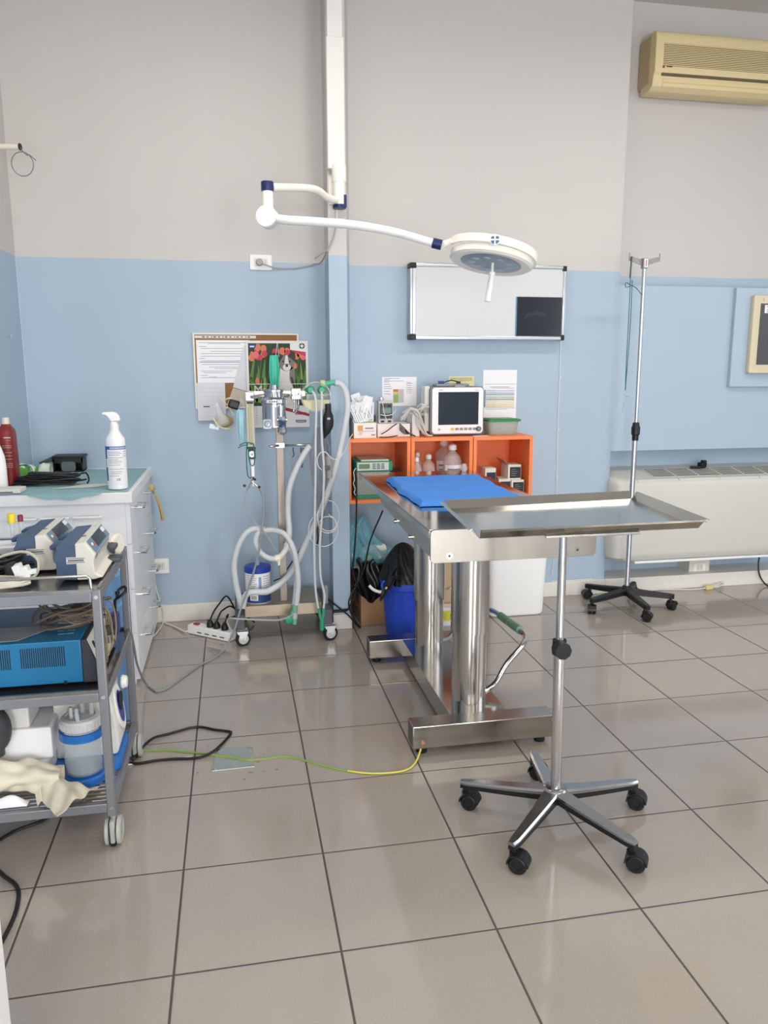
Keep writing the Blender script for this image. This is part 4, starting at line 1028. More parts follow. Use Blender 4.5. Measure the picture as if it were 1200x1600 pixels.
# ---- infusion pumps
M_slate = mat('slate blue plastic', (68, 88, 116), 0.42, var=0.04); M_pumpw = mat('warm white pump shell', (226, 222, 210), 0.38, var=0.02)
def pump(o, label):
    t = thing('infusion_pump', label, 'infusion pump', o, 'infusion pumps on the trolley'); o = Vec(o); L_ = 0.30
    m = MB(); m.prism([o+Vec((x, 0, z)) for x, z in [(-0.056, 0.004), (0.0, 0.0), (0.0, 0.108), (-0.05, 0.104), (-0.054, 0.085), (-0.063, 0.07), (-0.054, 0.054)]], (0, L_, 0), bev=0.003)
    m.build('rear_shell', M_slate, t)
    m = MB(); m.prism([o+Vec((x, 0.0, z)) for x, z in [(0.0005, 0.0), (0.05, 0.0), (0.074, 0.006), (0.052, 0.02), (0.05, 0.055), (0.056, 0.074), (0.030, 0.112), (0.0005, 0.109)]], (0, L_, 0), bev=0.004)
    m.build('front_shell', M_pumpw, t)
    # control face lies on the slanted front edge
    a, b_ = o+Vec((0.0562, 0, 0.076)), o+Vec((0.0318, 0, 0.1115)); d = b_-a; nn = Vec((d.z, 0, -d.x)).normalized()
    def face(y0, y1, s0, s1, mi, k): k.prism([a+d*s0+Vec((0, y0, 0)), a+d*s1+Vec((0, y0, 0)), a+d*s1+Vec((0, y1, 0)), a+d*s0+Vec((0, y1, 0))], nn*(0.0012+0.0006*mi), m=mi)
    k = MB(); face(0.02, 0.28, 0.02, 1.0, 0, k); face(0.08, 0.23, 0.16, 0.98, 1, k)
    face(0.035, 0.05, 0.5, 0.7, 2, k); face(0.055, 0.07, 0.4, 0.6, 3, k)
    for i in range(4): face(0.225+i*0.012, 0.233+i*0.012, 0.55, 0.9, 2, k)
    k.build('control_panel', [mat('panel slate', (110, 138, 158), 0.35), M_screen, M_paper, mat('red key', (196, 70, 66), 0.4)], t)
    a, b_ = o+Vec((0.0508, 0, 0.055)), o+Vec((0.0562, 0, 0.073)); d = b_-a; nn = Vec((d.z, 0, -d.x)).normalized()
    k = MB(); face(0.03, 0.26, 0.1, 0.95, 0, k)
    for i in range(5): face(0.05+i*0.04, 0.075+i*0.04, 0.3, 0.8, 1, k)
    k.build('keypad', [mat('panel slate', (110, 138, 158)), M_paper2], t)
    k = MB(); k.box(o+Vec((-0.025, -0.0012, 0.050)), o+Vec((0.028, 0.0, 0.070))); 
    for z_ in (0.0535, 0.0655): k.box(o+Vec((-0.023, -0.0018, z_)), o+Vec((0.026, -0.0012, z_+0.0014)), m=1)
    for i in range(11): k.box(o+Vec((-0.02+i*0.004, -0.0018, 0.0575)), o+Vec((-0.0172+i*0.004, -0.0012, 0.0625)), m=1)
    k.build('inventory_label', [M_paper2, M_ink], t)
    for y_, z_ in ((0.08, 0.10), (0.20, 0.10)):
        k = MB(); k.cbox(o+Vec((-0.06, y_, z_-0.008)), (0.045, 0.055, 0.016), bev=0.007, ry=-0.25); k.build('pole_clamp', M_slate, t)
    k = MB(); k.box(o+Vec((0.004, 0.10, 0.109)), o+Vec((0.016, 0.112, 0.1115)), m=0); k.build('alarm_lamp', mat('amber lamp', (150, 80, 60), 0.3), t)
    return t
pump((-0.470, 2.335, 0.7995), 'infusion pump nearest the trolley corner with dark screen, fully visible')
pump((-0.612, 2.475, 0.7995), 'infusion pump farther left on the trolley, partly hidden by the other')
# puck plug and clamp behind the pumps
t = thing('pole_clamp_knob', 'round white clamp knob with dark bracket at the right back of the trolley top', 'clamp', (-0.42, 2.62, 0.7995))
m = MB(); m.cyl((-0.425, 2.655, 0.838), (-0.395, 2.635, 0.838), 0.036, n=32); m.cyl((-0.398, 2.637, 0.838), (-0.39, 2.632, 0.838), 0.036, 0.028, n=32); m.build('knob', M_pumpw, t)
m = MB(); m.cbox((-0.425, 2.62, 0.83), (0.05, 0.03, 0.045), bev=0.008); m.cbox((-0.405, 2.60, 0.84), (0.03, 0.05, 0.016), bev=0.006); m.cbox((-0.41, 2.56, 0.808), (0.075, 0.06, 0.016), bev=0.006); m.build('bracket', M_dkgrey, t)
# tube rack with capped tubes, white carton, cable bundle
m = MB(); m.box((-0.80, 2.62, 0.7995), (-0.65, 2.74, 0.845), bev=0.003); solo(m, 'white_carton', M_paper, 'white carton behind the black leads on the trolley top', 'carton')
for i, (x, y, col, lb) in enumerate([(-0.722, 2.66, (236, 206, 40), 'blood tube with yellow cap standing on the white trolley carton'), (-0.700, 2.68, (130, 40, 60), 'blood tube with dark red cap beside the yellow capped tube')]):
    t = thing('blood_tube', lb, 'tube', (x, y, 0.845), 'capped blood tubes'); m = MB(); m.lathe([(0.004, 0), (0.007, 0.004), (0.007, 0.075)], (x, y, 0.845), 16); m.build('tube', M_clear2, t)
    m = MB(); h_ = 0.03 if i == 0 else 0.022; rr_ = 0.012 if i == 0 else 0.0085; m.lathe([(rr_, 0), (rr_, h_-0.003), (rr_-0.002, h_)], (x, y, 0.9185), 16); m.build('cap', mat('tube cap %d' % i, col, 0.4), t)
t = thing('black_lead_bundle', 'bundle of black leads with a white connector on the trolley top', 'cable', (-0.70, 2.42, 0.7995))
m = MB(); rng = random.Random(11)
for k_ in range(9):
    cx_, cy_ = -0.735+rng.uniform(-0.02, 0.02), 2.43+rng.uniform(-0.03, 0.03); a_ = rng.uniform(0.07, 0.115); b_ = rng.uniform(0.03, 0.055)
    m.tube([(cx_+a_*math.cos(2*PI*i/12), cy_+b_*math.sin(2*PI*i/12), 0.806+0.006*k_+0.006*math.sin(3*2*PI*i/12+k_)) for i in range(12)], 0.0048, n=7, close=True, step=0.012)
m.cbox((-0.655, 2.375, 0.828), (0.03, 0.05, 0.046), bev=0.008, ry=-0.3)
m.build('lead', M_cable, t)
m = MB(); m.cbox((-0.632, 2.36, 0.828), (0.02, 0.045, 0.046), bev=0.003, ry=-0.3); m.cbox((-0.612, 2.355, 0.828), (0.022, 0.036, 0.034), bev=0.003, ry=-0.3); m.cbox((-0.592, 2.352, 0.829), (0.022, 0.018, 0.014), bev=0.003, ry=-0.1); m.build('connector', M_whitepl, t)
t = thing('cream_cable_coil', 'coil of cream cable at the front of the trolley top', 'cable', (-0.72, 2.32, 0.7995)); m = MB()
for k_ in range(3): m.tube([(-0.73+(0.135-0.01*k_)*math.cos(2*PI*i/14), 2.315+0.045*math.sin(2*PI*i/14), 0.8045+0.006*k_) for i in range(14)], 0.0042, n=8, close=True, step=0.012)
m.tube([(-0.74, 2.46, 0.84), (-0.68, 2.46, 0.86), (-0.63, 2.44, 0.868), (-0.588, 2.40, 0.85), (-0.585, 2.36, 0.82), (-0.61, 2.32, 0.806), (-0.66, 2.30, 0.805)], 0.0045, n=8)
m.build('cable', mat('cream cable', (214, 208, 190), 0.45), t)
# ---- blue electrosurgical unit on the middle shelf
E0 = Vec((-0.98, 2.285, 0.4985)); ex1 = -0.463; eL = 0.36; eh = 0.135
t = thing('electrosurgical_unit', 'blue electrosurgical generator with vents on the middle trolley shelf', 'generator', (-0.7, 2.46, 0.4985))
M_esu = mat('petrol blue steel', (22, 112, 158), 0.4, var=0.04); M_esud = mat('dark end frame', (50, 52, 60), 0.45)
m = MB(); m.box((E0.x, E0.y, E0.z+0.004), (ex1, E0.y+eL, E0.z+eh), bev=0.004); m.build('case', M_esu, t)
m = MB(); m.prism([(ex1+0.0005, E0.y+0.001, E0.z+0.002), (ex1+0.04, E0.y+0.001, E0.z+0.002), (ex1+0.04, E0.y+0.001, E0.z+0.055), (ex1+0.014, E0.y+0.001, E0.z+eh-0.001), (ex1+0.0005, E0.y+0.001, E0.z+eh-0.001)], (0, eL-0.002, 0), bev=0.002); m.build('end_frame', M_esud, t)
A = Vec((ex1+0.0412, 0, E0.z+0.057)); B = Vec((ex1+0.0152, 0, E0.z+eh-0.004)); d = B-A; nn = Vec((d.z, 0, -d.x)).normalized(); k = MB()
k.prism([A+Vec((0, E0.y+0.012, 0)), B+Vec((0, E0.y+0.012, 0)), B+Vec((0, E0.y+eL-0.012, 0)), A+Vec((0, E0.y+eL-0.012, 0))], nn*0.001)
k.box((ex1+0.0402, E0.y+0.012, E0.z+0.006), (ex1+0.0412, E0.y+eL-0.012, E0.z+0.052))
k.cbox(A+d*0.6+nn*0.002+Vec((0, E0.y+0.05, 0)), (0.003, 0.014, 0.02), m=1, ry=-0.32); k.cbox(A+d*0.65+nn*0.002+Vec((0, E0.y+0.09, 0)), (0.003, 0.012, 0.012), m=1, ry=-0.32)
for y_ in (0.04, 0.055, 0.07, 0.11, 0.14): k.cbox(A+d*0.3+nn*0.0015+Vec((0, E0.y+y_, 0)), (0.002, 0.006, 0.004), m=2, ry=-0.32)
k.build('front_panel', [mat('cream panel', (222, 220, 210), 0.4), M_black, M_print], t)
for y_ in (0.13, 0.22, 0.3):
    kn = MB(); kn.cyl(A+d*0.35+Vec((0, E0.y+y_, 0)), A+d*0.35+Vec((0, E0.y+y_, 0))+nn*0.022, 0.017, n=22); kn.build('knob', M_dkgrey, t)
m = MB()
for (x0, n_) in ((-0.708, 9), (-0.630, 21)):
    for i in range(n_):
        x_ = x0+i*0.0059; m.box((x_, E0.y-0.0008, E0.z+0.058), (x_+0.003, E0.y-0.0001, E0.z+0.118), m=0 if i < 12 or n_ < 12 else 0)
m.build('vent_slots', mat('vent dark', (20, 34, 48), 0.6), t)
m = MB(); m.cbox((-0.512, E0.y-0.002, E0.z+0.0075), (0.008, 0.004, 0.01)); m.build('rear_foot', M_black, t)
m = MB()
for i, (dx_, dy_) in enumerate([(0, 0), (0.03, 0.002), (0.008, -0.03), (0.032, -0.028)]): m.box((-0.545+dx_, E0.y+0.09+dy_, E0.z+eh), (-0.525+dx_, E0.y+0.096+dy_, E0.z+eh+0.0005))
m.build('printed_marks', mat('pale mark', (150, 190, 205), 0.5), t)
m = MB(); m.prism([(-0.95, E0.y+0.015, E0.z+eh+0.001), (-0.64, E0.y+0.02, E0.z+eh+0.001), (-0.55, E0.y+0.14, E0.z+eh+0.001), (-0.93, E0.y+0.15, E0.z+eh+0.001)], (0, 0, 0.002))
solo(m, 'plastic_folder', mat('frosted plastic', (160, 166, 172), 0.35, trans=0.3), 'clear grey plastic folder lying on the blue generator', 'folder')
m = MB(); m.prism([(-0.56, E0.y+0.16, E0.z+eh+0.001), (-0.46, E0.y+0.15, E0.z+eh+0.001), (-0.46, E0.y+0.30, E0.z+eh+0.001), (-0.55, E0.y+0.31, E0.z+eh+0.001)], (0, 0, 0.001))
solo(m, 'note_sheet', M_paper, 'white sheet under the brown leads on the blue generator', 'paper')
t = thing('brown_lead_tangle', 'tangle of grey brown leads over the blue generator corner', 'cable', (-0.47, 2.45, E0.z+eh)); M_lead = mat('taupe lead', (112, 98, 84), 0.5, var=0.1); M_lead2 = mat('tan lead', (150, 130, 104), 0.5, var=0.1)
m = MB(); rng = random.Random(5); zt = E0.z+eh
for k_ in range(9):
    cx_, cy_ = -0.52+rng.uniform(-0.025, 0.02), 2.46+rng.uniform(-0.04, 0.04); a_ = rng.uniform(0.05, 0.09); b_ = rng.uniform(0.05, 0.1); rt = rng.uniform(0, 3)
    pts = []
    for i in range(12):
        th = 2*PI*i/12; u_, v_ = a_*math.cos(th), b_*math.sin(th)
        pts.append((cx_+u_*math.cos(rt)-v_*math.sin(rt), cy_+u_*math.sin(rt)+v_*math.cos(rt), zt+0.008+0.007*k_+0.012*math.sin(2*th+k_)+0.01*abs(math.sin(th))))
    m.tube(pts, 0.0036, n=6, close=True, step=0.012)
m.build('loop', M_lead, t)
m = MB()
for k_ in range(7):
    y_ = 2.37+0.034*k_+0.012*math.sin(5*k_); x0 = -0.40-0.012*(k_ % 3)
    m.tube([(-0.50, y_+0.02, zt+0.03+0.004*k_), (-0.45, y_+0.01, zt+0.045), (x0-0.012, y_, zt+0.02), (x0-0.004, y_+0.01*math.sin(k_), zt-0.05), (x0-0.006, y_+0.05*math.sin(2*k_), zt-0.09-0.02*(k_%3)), (x0-0.016, y_+0.06*math.sin(k_+1), E0.z+0.012+0.02*(k_%2))], 0.0032, n=6)
m.build('hanging_lead', M_lead2, t)
m = MB(); m.cyl((-0.53, 2.58, zt+0.05), (-0.46, 2.54, zt+0.062), 0.016, n=14); m.cbox((-0.418, 2.62, 0.57), (0.03, 0.06, 0.07), bev=0.008); m.build('blue_plug', mat('deep blue plug', (34, 58, 130), 0.4), t)
m = MB(); m.tube([(-0.415, 2.62, 0.60), (-0.41, 2.6, 0.63), (-0.406, 2.585, 0.66), (-0.39, 2.57, 0.675), (-0.37, 2.575, 0.69), (-0.375, 2.6, 0.70), (-0.395, 2.6, 0.69), (-0.40, 2.585, 0.665)], 0.005, n=8); m.tube([(-0.43, 2.55, 0.51), (-0.42, 2.56, 0.55), (-0.415, 2.6, 0.6)], 0.005, n=8); m.build('black_lead', M_cable, t)
# ---- lower shelf: suction unit with canister
S0 = 0.142
t = thing('suction_unit', 'white and blue suction pump with clear canister on the bottom trolley shelf', 'suction pump', (-0.47, 2.5, S0)); M_sb = mat('suction blue', (36, 110, 190), 0.38, var=0.03)
m = MB(); m.rprism((-0.505, 2.525, S0), 0.215, 0.26, 0.028, 0.05, 'xy', bev=0.005); m.build('base', M_sb, t)
m = MB(); body = [(-0.60, 0.029), (-0.412, 0.029), (-0.404, 0.06), (-0.408, 0.13), (-0.424, 0.24), (-0.44, 0.275), (-0.58, 0.275), (-0.60, 0.25)]
m.prism([(x_, 2.47, S0+z_) for x_, z_ in body], (0, 0.17, 0), bev=0.008, sm=True); m.build('housing', mat('pale suction housing', (230, 228, 220), 0.35), t)
m = MB(); ctr = Vec((-0.4145, 2.555, S0+0.16)); ring = []
for i in range(28):
    a_ = 2*PI*i/28; ring.append(ctr+Vec((0.0015-0.012*math.sin(a_), 0.055*math.cos(a_), 0.075*math.sin(a_))))
m.prism(ring, (0.006, 0, 0.001)); rg = [ctr+(p-ctr)*0.72+Vec((0.006, 0, 0.001)) for p in ring]; m.prism(rg, (0.002, 0, 0), m=1)
m.cyl(ctr+Vec((0.008, 0, 0.02)), ctr+Vec((0.012, 0, 0.02)), 0.032, n=26, m=2); m.build('gauge_panel', [M_whitepl, mat('panel violet', (60, 70, 150), 0.4), M_ink], t)
m = MB(); m.lathe([(0.022, 0), (0.024, 0.004), (0.02, 0.018), (0.016, 0.02)], ctr+Vec((0.004, 0.075, 0.055)), 20, M=Matrix.Rotation(PI/2, 4, 'Y')); m.build('control_knob', M_whitepl, t)
cn = Vec((-0.5, 2.385, S0+0.03))
m = MB(); m.lathe([(0.05, 0.0), (0.056, 0.004), (0.0575, 0.15), (0.0545, 0.15), (0.053, 0.008), (0.001, 0.006)], cn, 40, caps=False); cj = m.build('canister', M_clear, t)
m = MB(); m.lathe([(0.061, 0.151), (0.061, 0.175), (0.057, 0.182), (0.045, 0.186), (0.044, 0.181), (0.001, 0.181)], cn, 48)
for i in range(30): 
    a_ = 2*PI*i/30; m.cbox(cn+Vec((0.0615*math.cos(a_), 0.0615*math.sin(a_), 0.163)), (0.003, 0.006, 0.02), rz=a_)
for x_, y_, h_, r_ in ((-0.025, -0.01, 0.035, 0.006), (0.03, 0.015, 0.05, 0.0075), (0.0, 0.03, 0.04, 0.008), (-0.005, -0.03, 0.02, 0.006)): m.cyl(cn+Vec((x_, y_, 0.181)), cn+Vec((x_, y_, 0.181+h_)), r_, n=14)
m.build('lid', mat('lid grey white', (206, 206, 204), 0.4), t)
m = MB(); m.lathe([(0.0585, 0.118), (0.066, 0.118), (0.066, 0.143), (0.0585, 0.143), (0.0585, 0.118)], cn, 40, caps=False); m.cbox(cn+Vec((0.068, 0.03, 0.135)), (0.022, 0.04, 0.035), bev=0.006); m.build('holder_ring', M_sb, t); m = MB(); m.lathe([(0.066, -0.028), (0.068, -0.024), (0.068, -0.006), (0.064, -0.002), (0.001, -0.002)], cn, 40); m.build('base_cup', M_sb, t)
m = MB(); m.lathe([(0.05, 0.009), (0.0522, 0.011), (0.0522, 0.02), (0.0, 0.02)], cn, 32); m.build('residue', mat('blue grey fluid', (74, 90, 112), 0.12), cj)
m = MB(); m.tube([cn+Vec((-0.005, -0.03, 0.2)), cn+Vec((-0.003, -0.04, 0.22)), cn+Vec((0.0, -0.045, 0.19)), cn+Vec((0.0, -0.05, 0.165))], 0.006, n=8); m.build('tubing', M_clear2, t); m = MB(); m.tube([cn+Vec((0.0, 0.03, 0.215)), cn+Vec((0.012, 0.02, 0.235)), cn+Vec((0.03, 0.015, 0.228))], 0.006, n=8); m.build('tubing', M_clear2, t)
# packages, gloves, folder on the lower shelf
m = MB(); m.box((-0.86, 2.36, S0), (-0.60, 2.58, S0+0.085), bev=0.012); solo(m, 'white_package', M_paper, 'lower white package on the bottom trolley shelf', 'package', 'white packages on the bottom shelf')
m = MB(); m.box((-0.84, 2.37, S0+0.086), (-0.585, 2.57, S0+0.19), bev=0.008); solo(m, 'white_package', M_paper, 'upper white package stacked on the bottom trolley shelf', 'package', 'white packages on the bottom shelf')
m = MB(); m.box((-0.72, 2.37, S0+0.192), (-0.645, 2.5, S0+0.26), bev=0.006); solo(m, 'small_white_box', M_paper2, 'small white box on top of the stacked white packages', 'box')
m = MB(); m.prism([(-0.568, 2.585, S0), (-0.60, 2.70, S0), (-0.60, 2.70, S0+0.27), (-0.568, 2.585, S0+0.27)], (-0.05, -0.02, 0), bev=0.002); solo(m, 'green_folder', mat('dark green folder', (18, 84, 76), 0.5), 'dark green folder standing behind the white packages', 'folder')
m = MB(); m.ell((-0.735, 2.315, S0+0.22), (0.055, 0.045, 0.075)); m.lathe([(0.03, 0), (0.03, 0.03)], (-0.735, 2.315, S0+0.14), 20); solo(m, 'dark_pedal', mat('charcoal rubber', (62, 62, 66), 0.5), 'charcoal rounded foot pedal at the left edge of the trolley', 'pedal')
def fold(x, y, k): return math.sin(31*x+17*y+k)*0.5+math.sin(53*x-41*y+2*k)*0.3+math.sin(19*x+67*y-k)*0.4
def glove(u, v):                                   # crumpled fingers and palm
    x = -0.86+0.31*u; ry = 0.05-0.012*u; rz = 0.052-0.022*u*u; th = 2*PI*v; f = 1+0.20*fold(x*1.6, math.cos(th)*0.10, 1.0)+0.10*math.sin(4*th+25*x)
    return Vec((x, 2.325-0.02*u+ry*f*math.cos(th), max(S0+0.001, S0+0.055+0.035*(1-u)+rz*f*math.sin(th))))
m = MB(); m.sheet(glove, 60, 36)
def cuff(u, v):                                    # flared cuff opening towards the front right
    w = 0.022+0.062*v; s = 2*u-1; d = Vec((0.78, -0.52, 0)).normalized(); n = Vec((0.52, 0.78, 0)).normalized()
    p = Vec((-0.615, 2.315, S0))+d*(0.15*v+0.02*(1-s*s)*v)+n*(w*s)
    h = (0.062-0.03*v)*max(0, 1-abs(s)**2.2)+0.006*math.sin(9*s+5*v)*v+0.004*math.sin(17*v+4*s)
    return Vec((p.x, p.y, S0+0.003+max(0.0, h)+0.012*(1-v)))
m.sheet(cuff, 36, 24, thick=0.002)
def tail(u, v):
    s = 2*u-1; p = Vec((-0.60+0.03*s+0.02*v, 2.30-0.05*v, S0+0.05-0.047*v+0.01*(1-s*s))); return p+Vec((0, 0, 0.004*math.sin(8*s)))
m.sheet(tail, 14, 14, thick=0.002)
solo(m, 'latex_gloves', mat('cream latex', (224, 214, 190), 0.55, var=0.05), 'crumpled cream latex gloves on the front of the bottom trolley shelf', 'gloves')
def bagw(u, v): return Vec((-0.84+0.2*u, 2.25+0.03*v, S0+0.002+0.055*math.sin(PI*v)**0.6*(0.7+0.3*math.sin(9*u))*(1-u**4)))
m = MB(); m.sheet(bagw, 30, 12, thick=0.002); solo(m, 'white_plastic_bag', M_paper, 'crumpled white plastic at the front left of the bottom shelf', 'bag')
# tall blue bin standing behind the trolley
t = thing('blue_bin', 'tall light blue plastic bin standing between trolley and drawer cabinet', 'bin', (-0.53, 2.95, 0)); M_lb = mat('light blue plastic', (116, 160, 208), 0.4, var=0.03)
zt = V(178, 906, 2.86).z; m = MB(); m.rprism((-0.53, 2.95, 0.0), 0.20, 0.2, zt-0.1, 0.03, 'xy', bev=0.006); m.build('body', M_lb, t)
m = MB(); m.lathe([(0.09, 0), (0.09, 0.1), (0.08, 0.112), (0.001, 0.118)], (-0.525, 2.95, zt-0.1), 36); m.cyl((-0.45, 2.9, zt-0.06), (-0.44, 2.89, zt-0.06), 0.006, n=12, m=1); m.build('round_lid', [M_lb, M_navy], t)
# ================================================================== anaesthesia stand
YA = 3.97
A0 = Vec((0.21, YA, 0)); t = thing('anaesthesia_stand', 'wheeled steel anaesthesia stand with chrome vaporizer beside the pillar', 'anaesthesia machine', A0); AN = t
xl, xr = -0.005, 0.448
for x in (xl, xr):
    m = MB(); m.box((x-0.024, 3.885, 0.085), (x+0.024, 4.30, 0.165), bev=0.003); m.build('foot_bar', mat('dark grey steel', (84, 86, 90), 0.4, 0.4), t)
    m = MB(); m.box((x-0.015, 3.99, 0.1655), (x+0.015, 4.03, 0.27 if x > 0.2 else 0.235), bev=0.002); m.build('side_upright', M_greym, t)
    for y in (3.885, 4.27):
        r = 0.039; c = Vec((x+0.012, y, r)); k = MB()
        k.lathe([(0.014, -0.010), (r-0.004, -0.0112), (r, -0.007), (r, 0.007), (r-0.004, 0.0112), (0.014, 0.010)], c, 30, M=Matrix.Rotation(0.25, 4, 'Z') @ Matrix.Rotation(PI/2, 4, 'X'), m=0)
        k.lathe([(0.001, -0.0112), (0.017, -0.0118), (r-0.013, -0.0114), (r-0.013, 0.0114), (0.017, 0.0118), (0.001, 0.0112)], c, 26, M=Matrix.Rotation(0.25, 4, 'Z') @ Matrix.Rotation(PI/2, 4, 'X'), m=1)
        k.prism([c+Vec((-0.01, -0.016, -0.004)), c+Vec((0.012, -0.016, -0.006)), c+Vec((0.026, -0.016, 0.034)), c+Vec((0.024, -0.016, 0.05)), c+Vec((-0.03, -0.016, 0.05)), c+Vec((-0.03, -0.016, 0.04))], (0, 0.003, 0), m=2)
        k.prism([c+Vec((-0.01, 0.013, -0.004)), c+Vec((0.012, 0.013, -0.006)), c+Vec((0.026, 0.013, 0.034)), c+Vec((0.024, 0.013, 0.05)), c+Vec((-0.03, 0.013, 0.05)), c+Vec((-0.03, 0.013, 0.04))], (0, 0.003, 0), m=2)
        k.box(c+Vec((-0.03, -0.016, 0.043)), c+Vec((0.024, 0.016, 0.049)), m=2); k.cyl(c+Vec((0, -0.018, 0)), c+Vec((0, 0.018, 0)), 0.006, n=12, m=1)
        k.build('castor', [M_rubber, mat('castor grey', (196, 194, 190), 0.4), M_alu], t)
m = MB(); m.box((xl+0.025, 3.95, 0.13), (xr-0.025, 4.0, 0.19), bev=0.002); m.box((xl+0.025, 4.0, 0.185), (xr-0.025, 4.24, 0.19), bev=0.001)
m.build('base_shelf', mat('dull beige steel', (172, 158, 138), 0.42, 0.7, var=0.10, scale=8), t)
px_ = V(440, 800, YA+0.05).x
m = MB(); m.box((px_-0.019, YA+0.04, 0.1905), (px_+0.019, YA+0.06, 1.30), bev=0.002); m.build('pole', mat('dull brown steel', (142, 132, 124), 0.42, 0.65, var=0.10, scale=8), t)
zb = V(430, 615, YA).z
m = MB(); m.box((0.075, YA-0.012, zb-0.015), (0.36, YA+0.012, zb+0.015), bev=0.002); m.box((px_-0.02, YA+0.0125, zb-0.02), (px_+0.02, YA+0.06, zb+0.02)); m.build('cross_bar', M_steel, t)
m = MB(); m.box((0.288, YA-0.03, zb-0.03), (0.338, YA+0.016, zb+0.026), bev=0.003); m.build('clamp_block', mat('satin nickel', (186, 182, 174), 0.35, 0.7), t)
m = MB(); m.cyl((0.322, YA-0.031, zb-0.002), (0.322, YA-0.046, zb-0.002), 0.013, n=24); m.cyl((0.322, YA-0.046, zb-0.002), (0.322, YA-0.048, zb-0.002), 0.005, n=14, m=1); m.build('clamp_knob', [M_whitepl, M_greym], t)
m = MB(); m.tube([(0.34, YA, zb), (0.37, YA-0.005, zb+0.004), (0.395, YA-0.008, zb+0.01)], 0.009, n=10); m.tube([(0.305, YA-0.01, zb-0.03), (0.306, YA-0.012, zb-0.06), (0.300, YA-0.012, zb-0.09)], 0.006, n=8); m.tube([(0.325, YA-0.01, zb-0.03), (0.326, YA-0.012, zb-0.06), (0.315, YA-0.012, zb-0.085), (0.305, YA-0.012, zb-0.10)], 0.0045, n=8); m.build('gas_pipe', M_chrome, t)
# vaporizer
vc = V(428, 640, 3.89); vz0, vz1 = V(428, 668, 3.89).z, V(428, 608, 3.89).z; H_ = vz1-vz0; vb = Vec((vc.x, 3.89, vz0))
m = MB(); m.lathe([(0.055, 0.0), (0.058, 0.004), (0.058, H_*0.62), (0.064, H_*0.64), (0.064, H_*0.74), (0.058, H_*0.76), (0.05, H_*0.8), (0.046, H_*0.92), (0.05, H_*0.93), (0.05, H_*0.985), (0.044, H_), (0.02, H_), (0.018, H_+0.02), (0.001, H_+0.021)], vb, 44)
vp = m.build('vaporizer', mat('vaporizer chrome', (190, 192, 198), 0.12, 1.0, var=0.05), t)
m = MB(); on_cyl(m, vb, 0.0646, R_(235), R_(300), H_*0.655, H_*0.73, 0, 10); on_cyl(m, vb, 0.0586, R_(268), R_(286), H_*0.05, H_*0.55, 1, 5)
for i in range(4): on_cyl(m, vb, 0.065, R_(247+i*10), R_(253+i*10), H_*0.675, H_*0.70, 2, 3)
m.build('dial_label', [M_paper2, M_greym, M_ink], vp)
m = MB(); m.rprism(vb+Vec((-0.036, -0.062, 0.022)), 0.042, 0.046, 0.02, 0.008, 'xz'); m.lathe([(0.016, 0), (0.013, 0.006), (0.008, 0.006), (0.008, 0.001)], vb+Vec((-0.036, -0.063, 0.022)), 22, M=Matrix.Rotation(PI/2, 4, 'X')); m.build('filler_port', M_chrome, vp)
m = MB(); q = vb+Vec((0.03, -0.06, 0.02))
m.cyl(q+Vec((0, 0, 0.09)), q+Vec((0, 0, 0.04)), 0.014, n=20); m.lathe([(0.02, 0.038), (0.022, 0.034), (0.022, 0.012), (0.018, 0.006), (0.018, -0.02), (0.022, -0.024), (0.022, -0.04), (0.014, -0.05), (0.001, -0.05)], q+Vec((0.004, 0, 0)), 8); m.cyl(q+Vec((-0.02, 0, 0.02)), q+Vec((0.03, 0, 0.02)), 0.008, n=14); m.build('drain_valve', M_chrome, vp)
m = MB(); m.tube([vb+Vec((-0.045, -0.02, H_*0.83)), vb+Vec((-0.07, -0.02, H_*0.82)), vb+Vec((-0.10, 0.0, H_*0.8)), vb+Vec((-0.115, 0.04, H_*0.8))], 0.009, n=10); m.build('gas_arm', M_chrome, vp); m = MB(); m.tube([vb+Vec((0.045, -0.02, H_*0.84)), vb+Vec((0.07, 0.0, H_*0.83)), vb+Vec((0.09, 0.05, H_*0.83))], 0.009, n=10); m.build('gas_arm', M_chrome, vp)
# flow meter
fz1, fz0 = V(391, 612, 3.92).z, V(391, 698, 3.92).z; fx = V(391, 650, 3.92).x
m = MB(); m.box((fx-0.022, 3.90, fz1-0.045), (fx+0.022, 3.945, fz1), bev=0.003); m.build('flow_block', mat('satin nickel', (186, 182, 174)), t)
m = MB(); m.box((fx-0.02, 3.905, fz0), (fx+0.02, 3.94, fz1-0.046), bev=0.002); fb = m.build('flow_tube', mat('flow tube cream', (206, 200, 178), 0.2, trans=0.3), t)
m = MB(); m.box((fx-0.007, 3.9035, fz0+0.02), (fx+0.007, 3.9049, fz1-0.06)); m.box((fx-0.015, 3.9032, fz1-0.058), (fx+0.015, 3.9049, fz1-0.05), m=1)
for i in range(24): m.box((fx-0.012, 3.9038, fz0+0.03+i*0.007), (fx-0.007, 3.9049, fz0+0.0312+i*0.007), m=1)
m.box((fx-0.006, 3.9028, fz0+0.012), (fx+0.006, 3.9034, fz0+0.022), m=2)
m.build('flow_scale', [mat('scale tan', (176, 166, 132), 0.4), M_ink, mat('scale red', (150, 60, 50), 0.5)], fb)
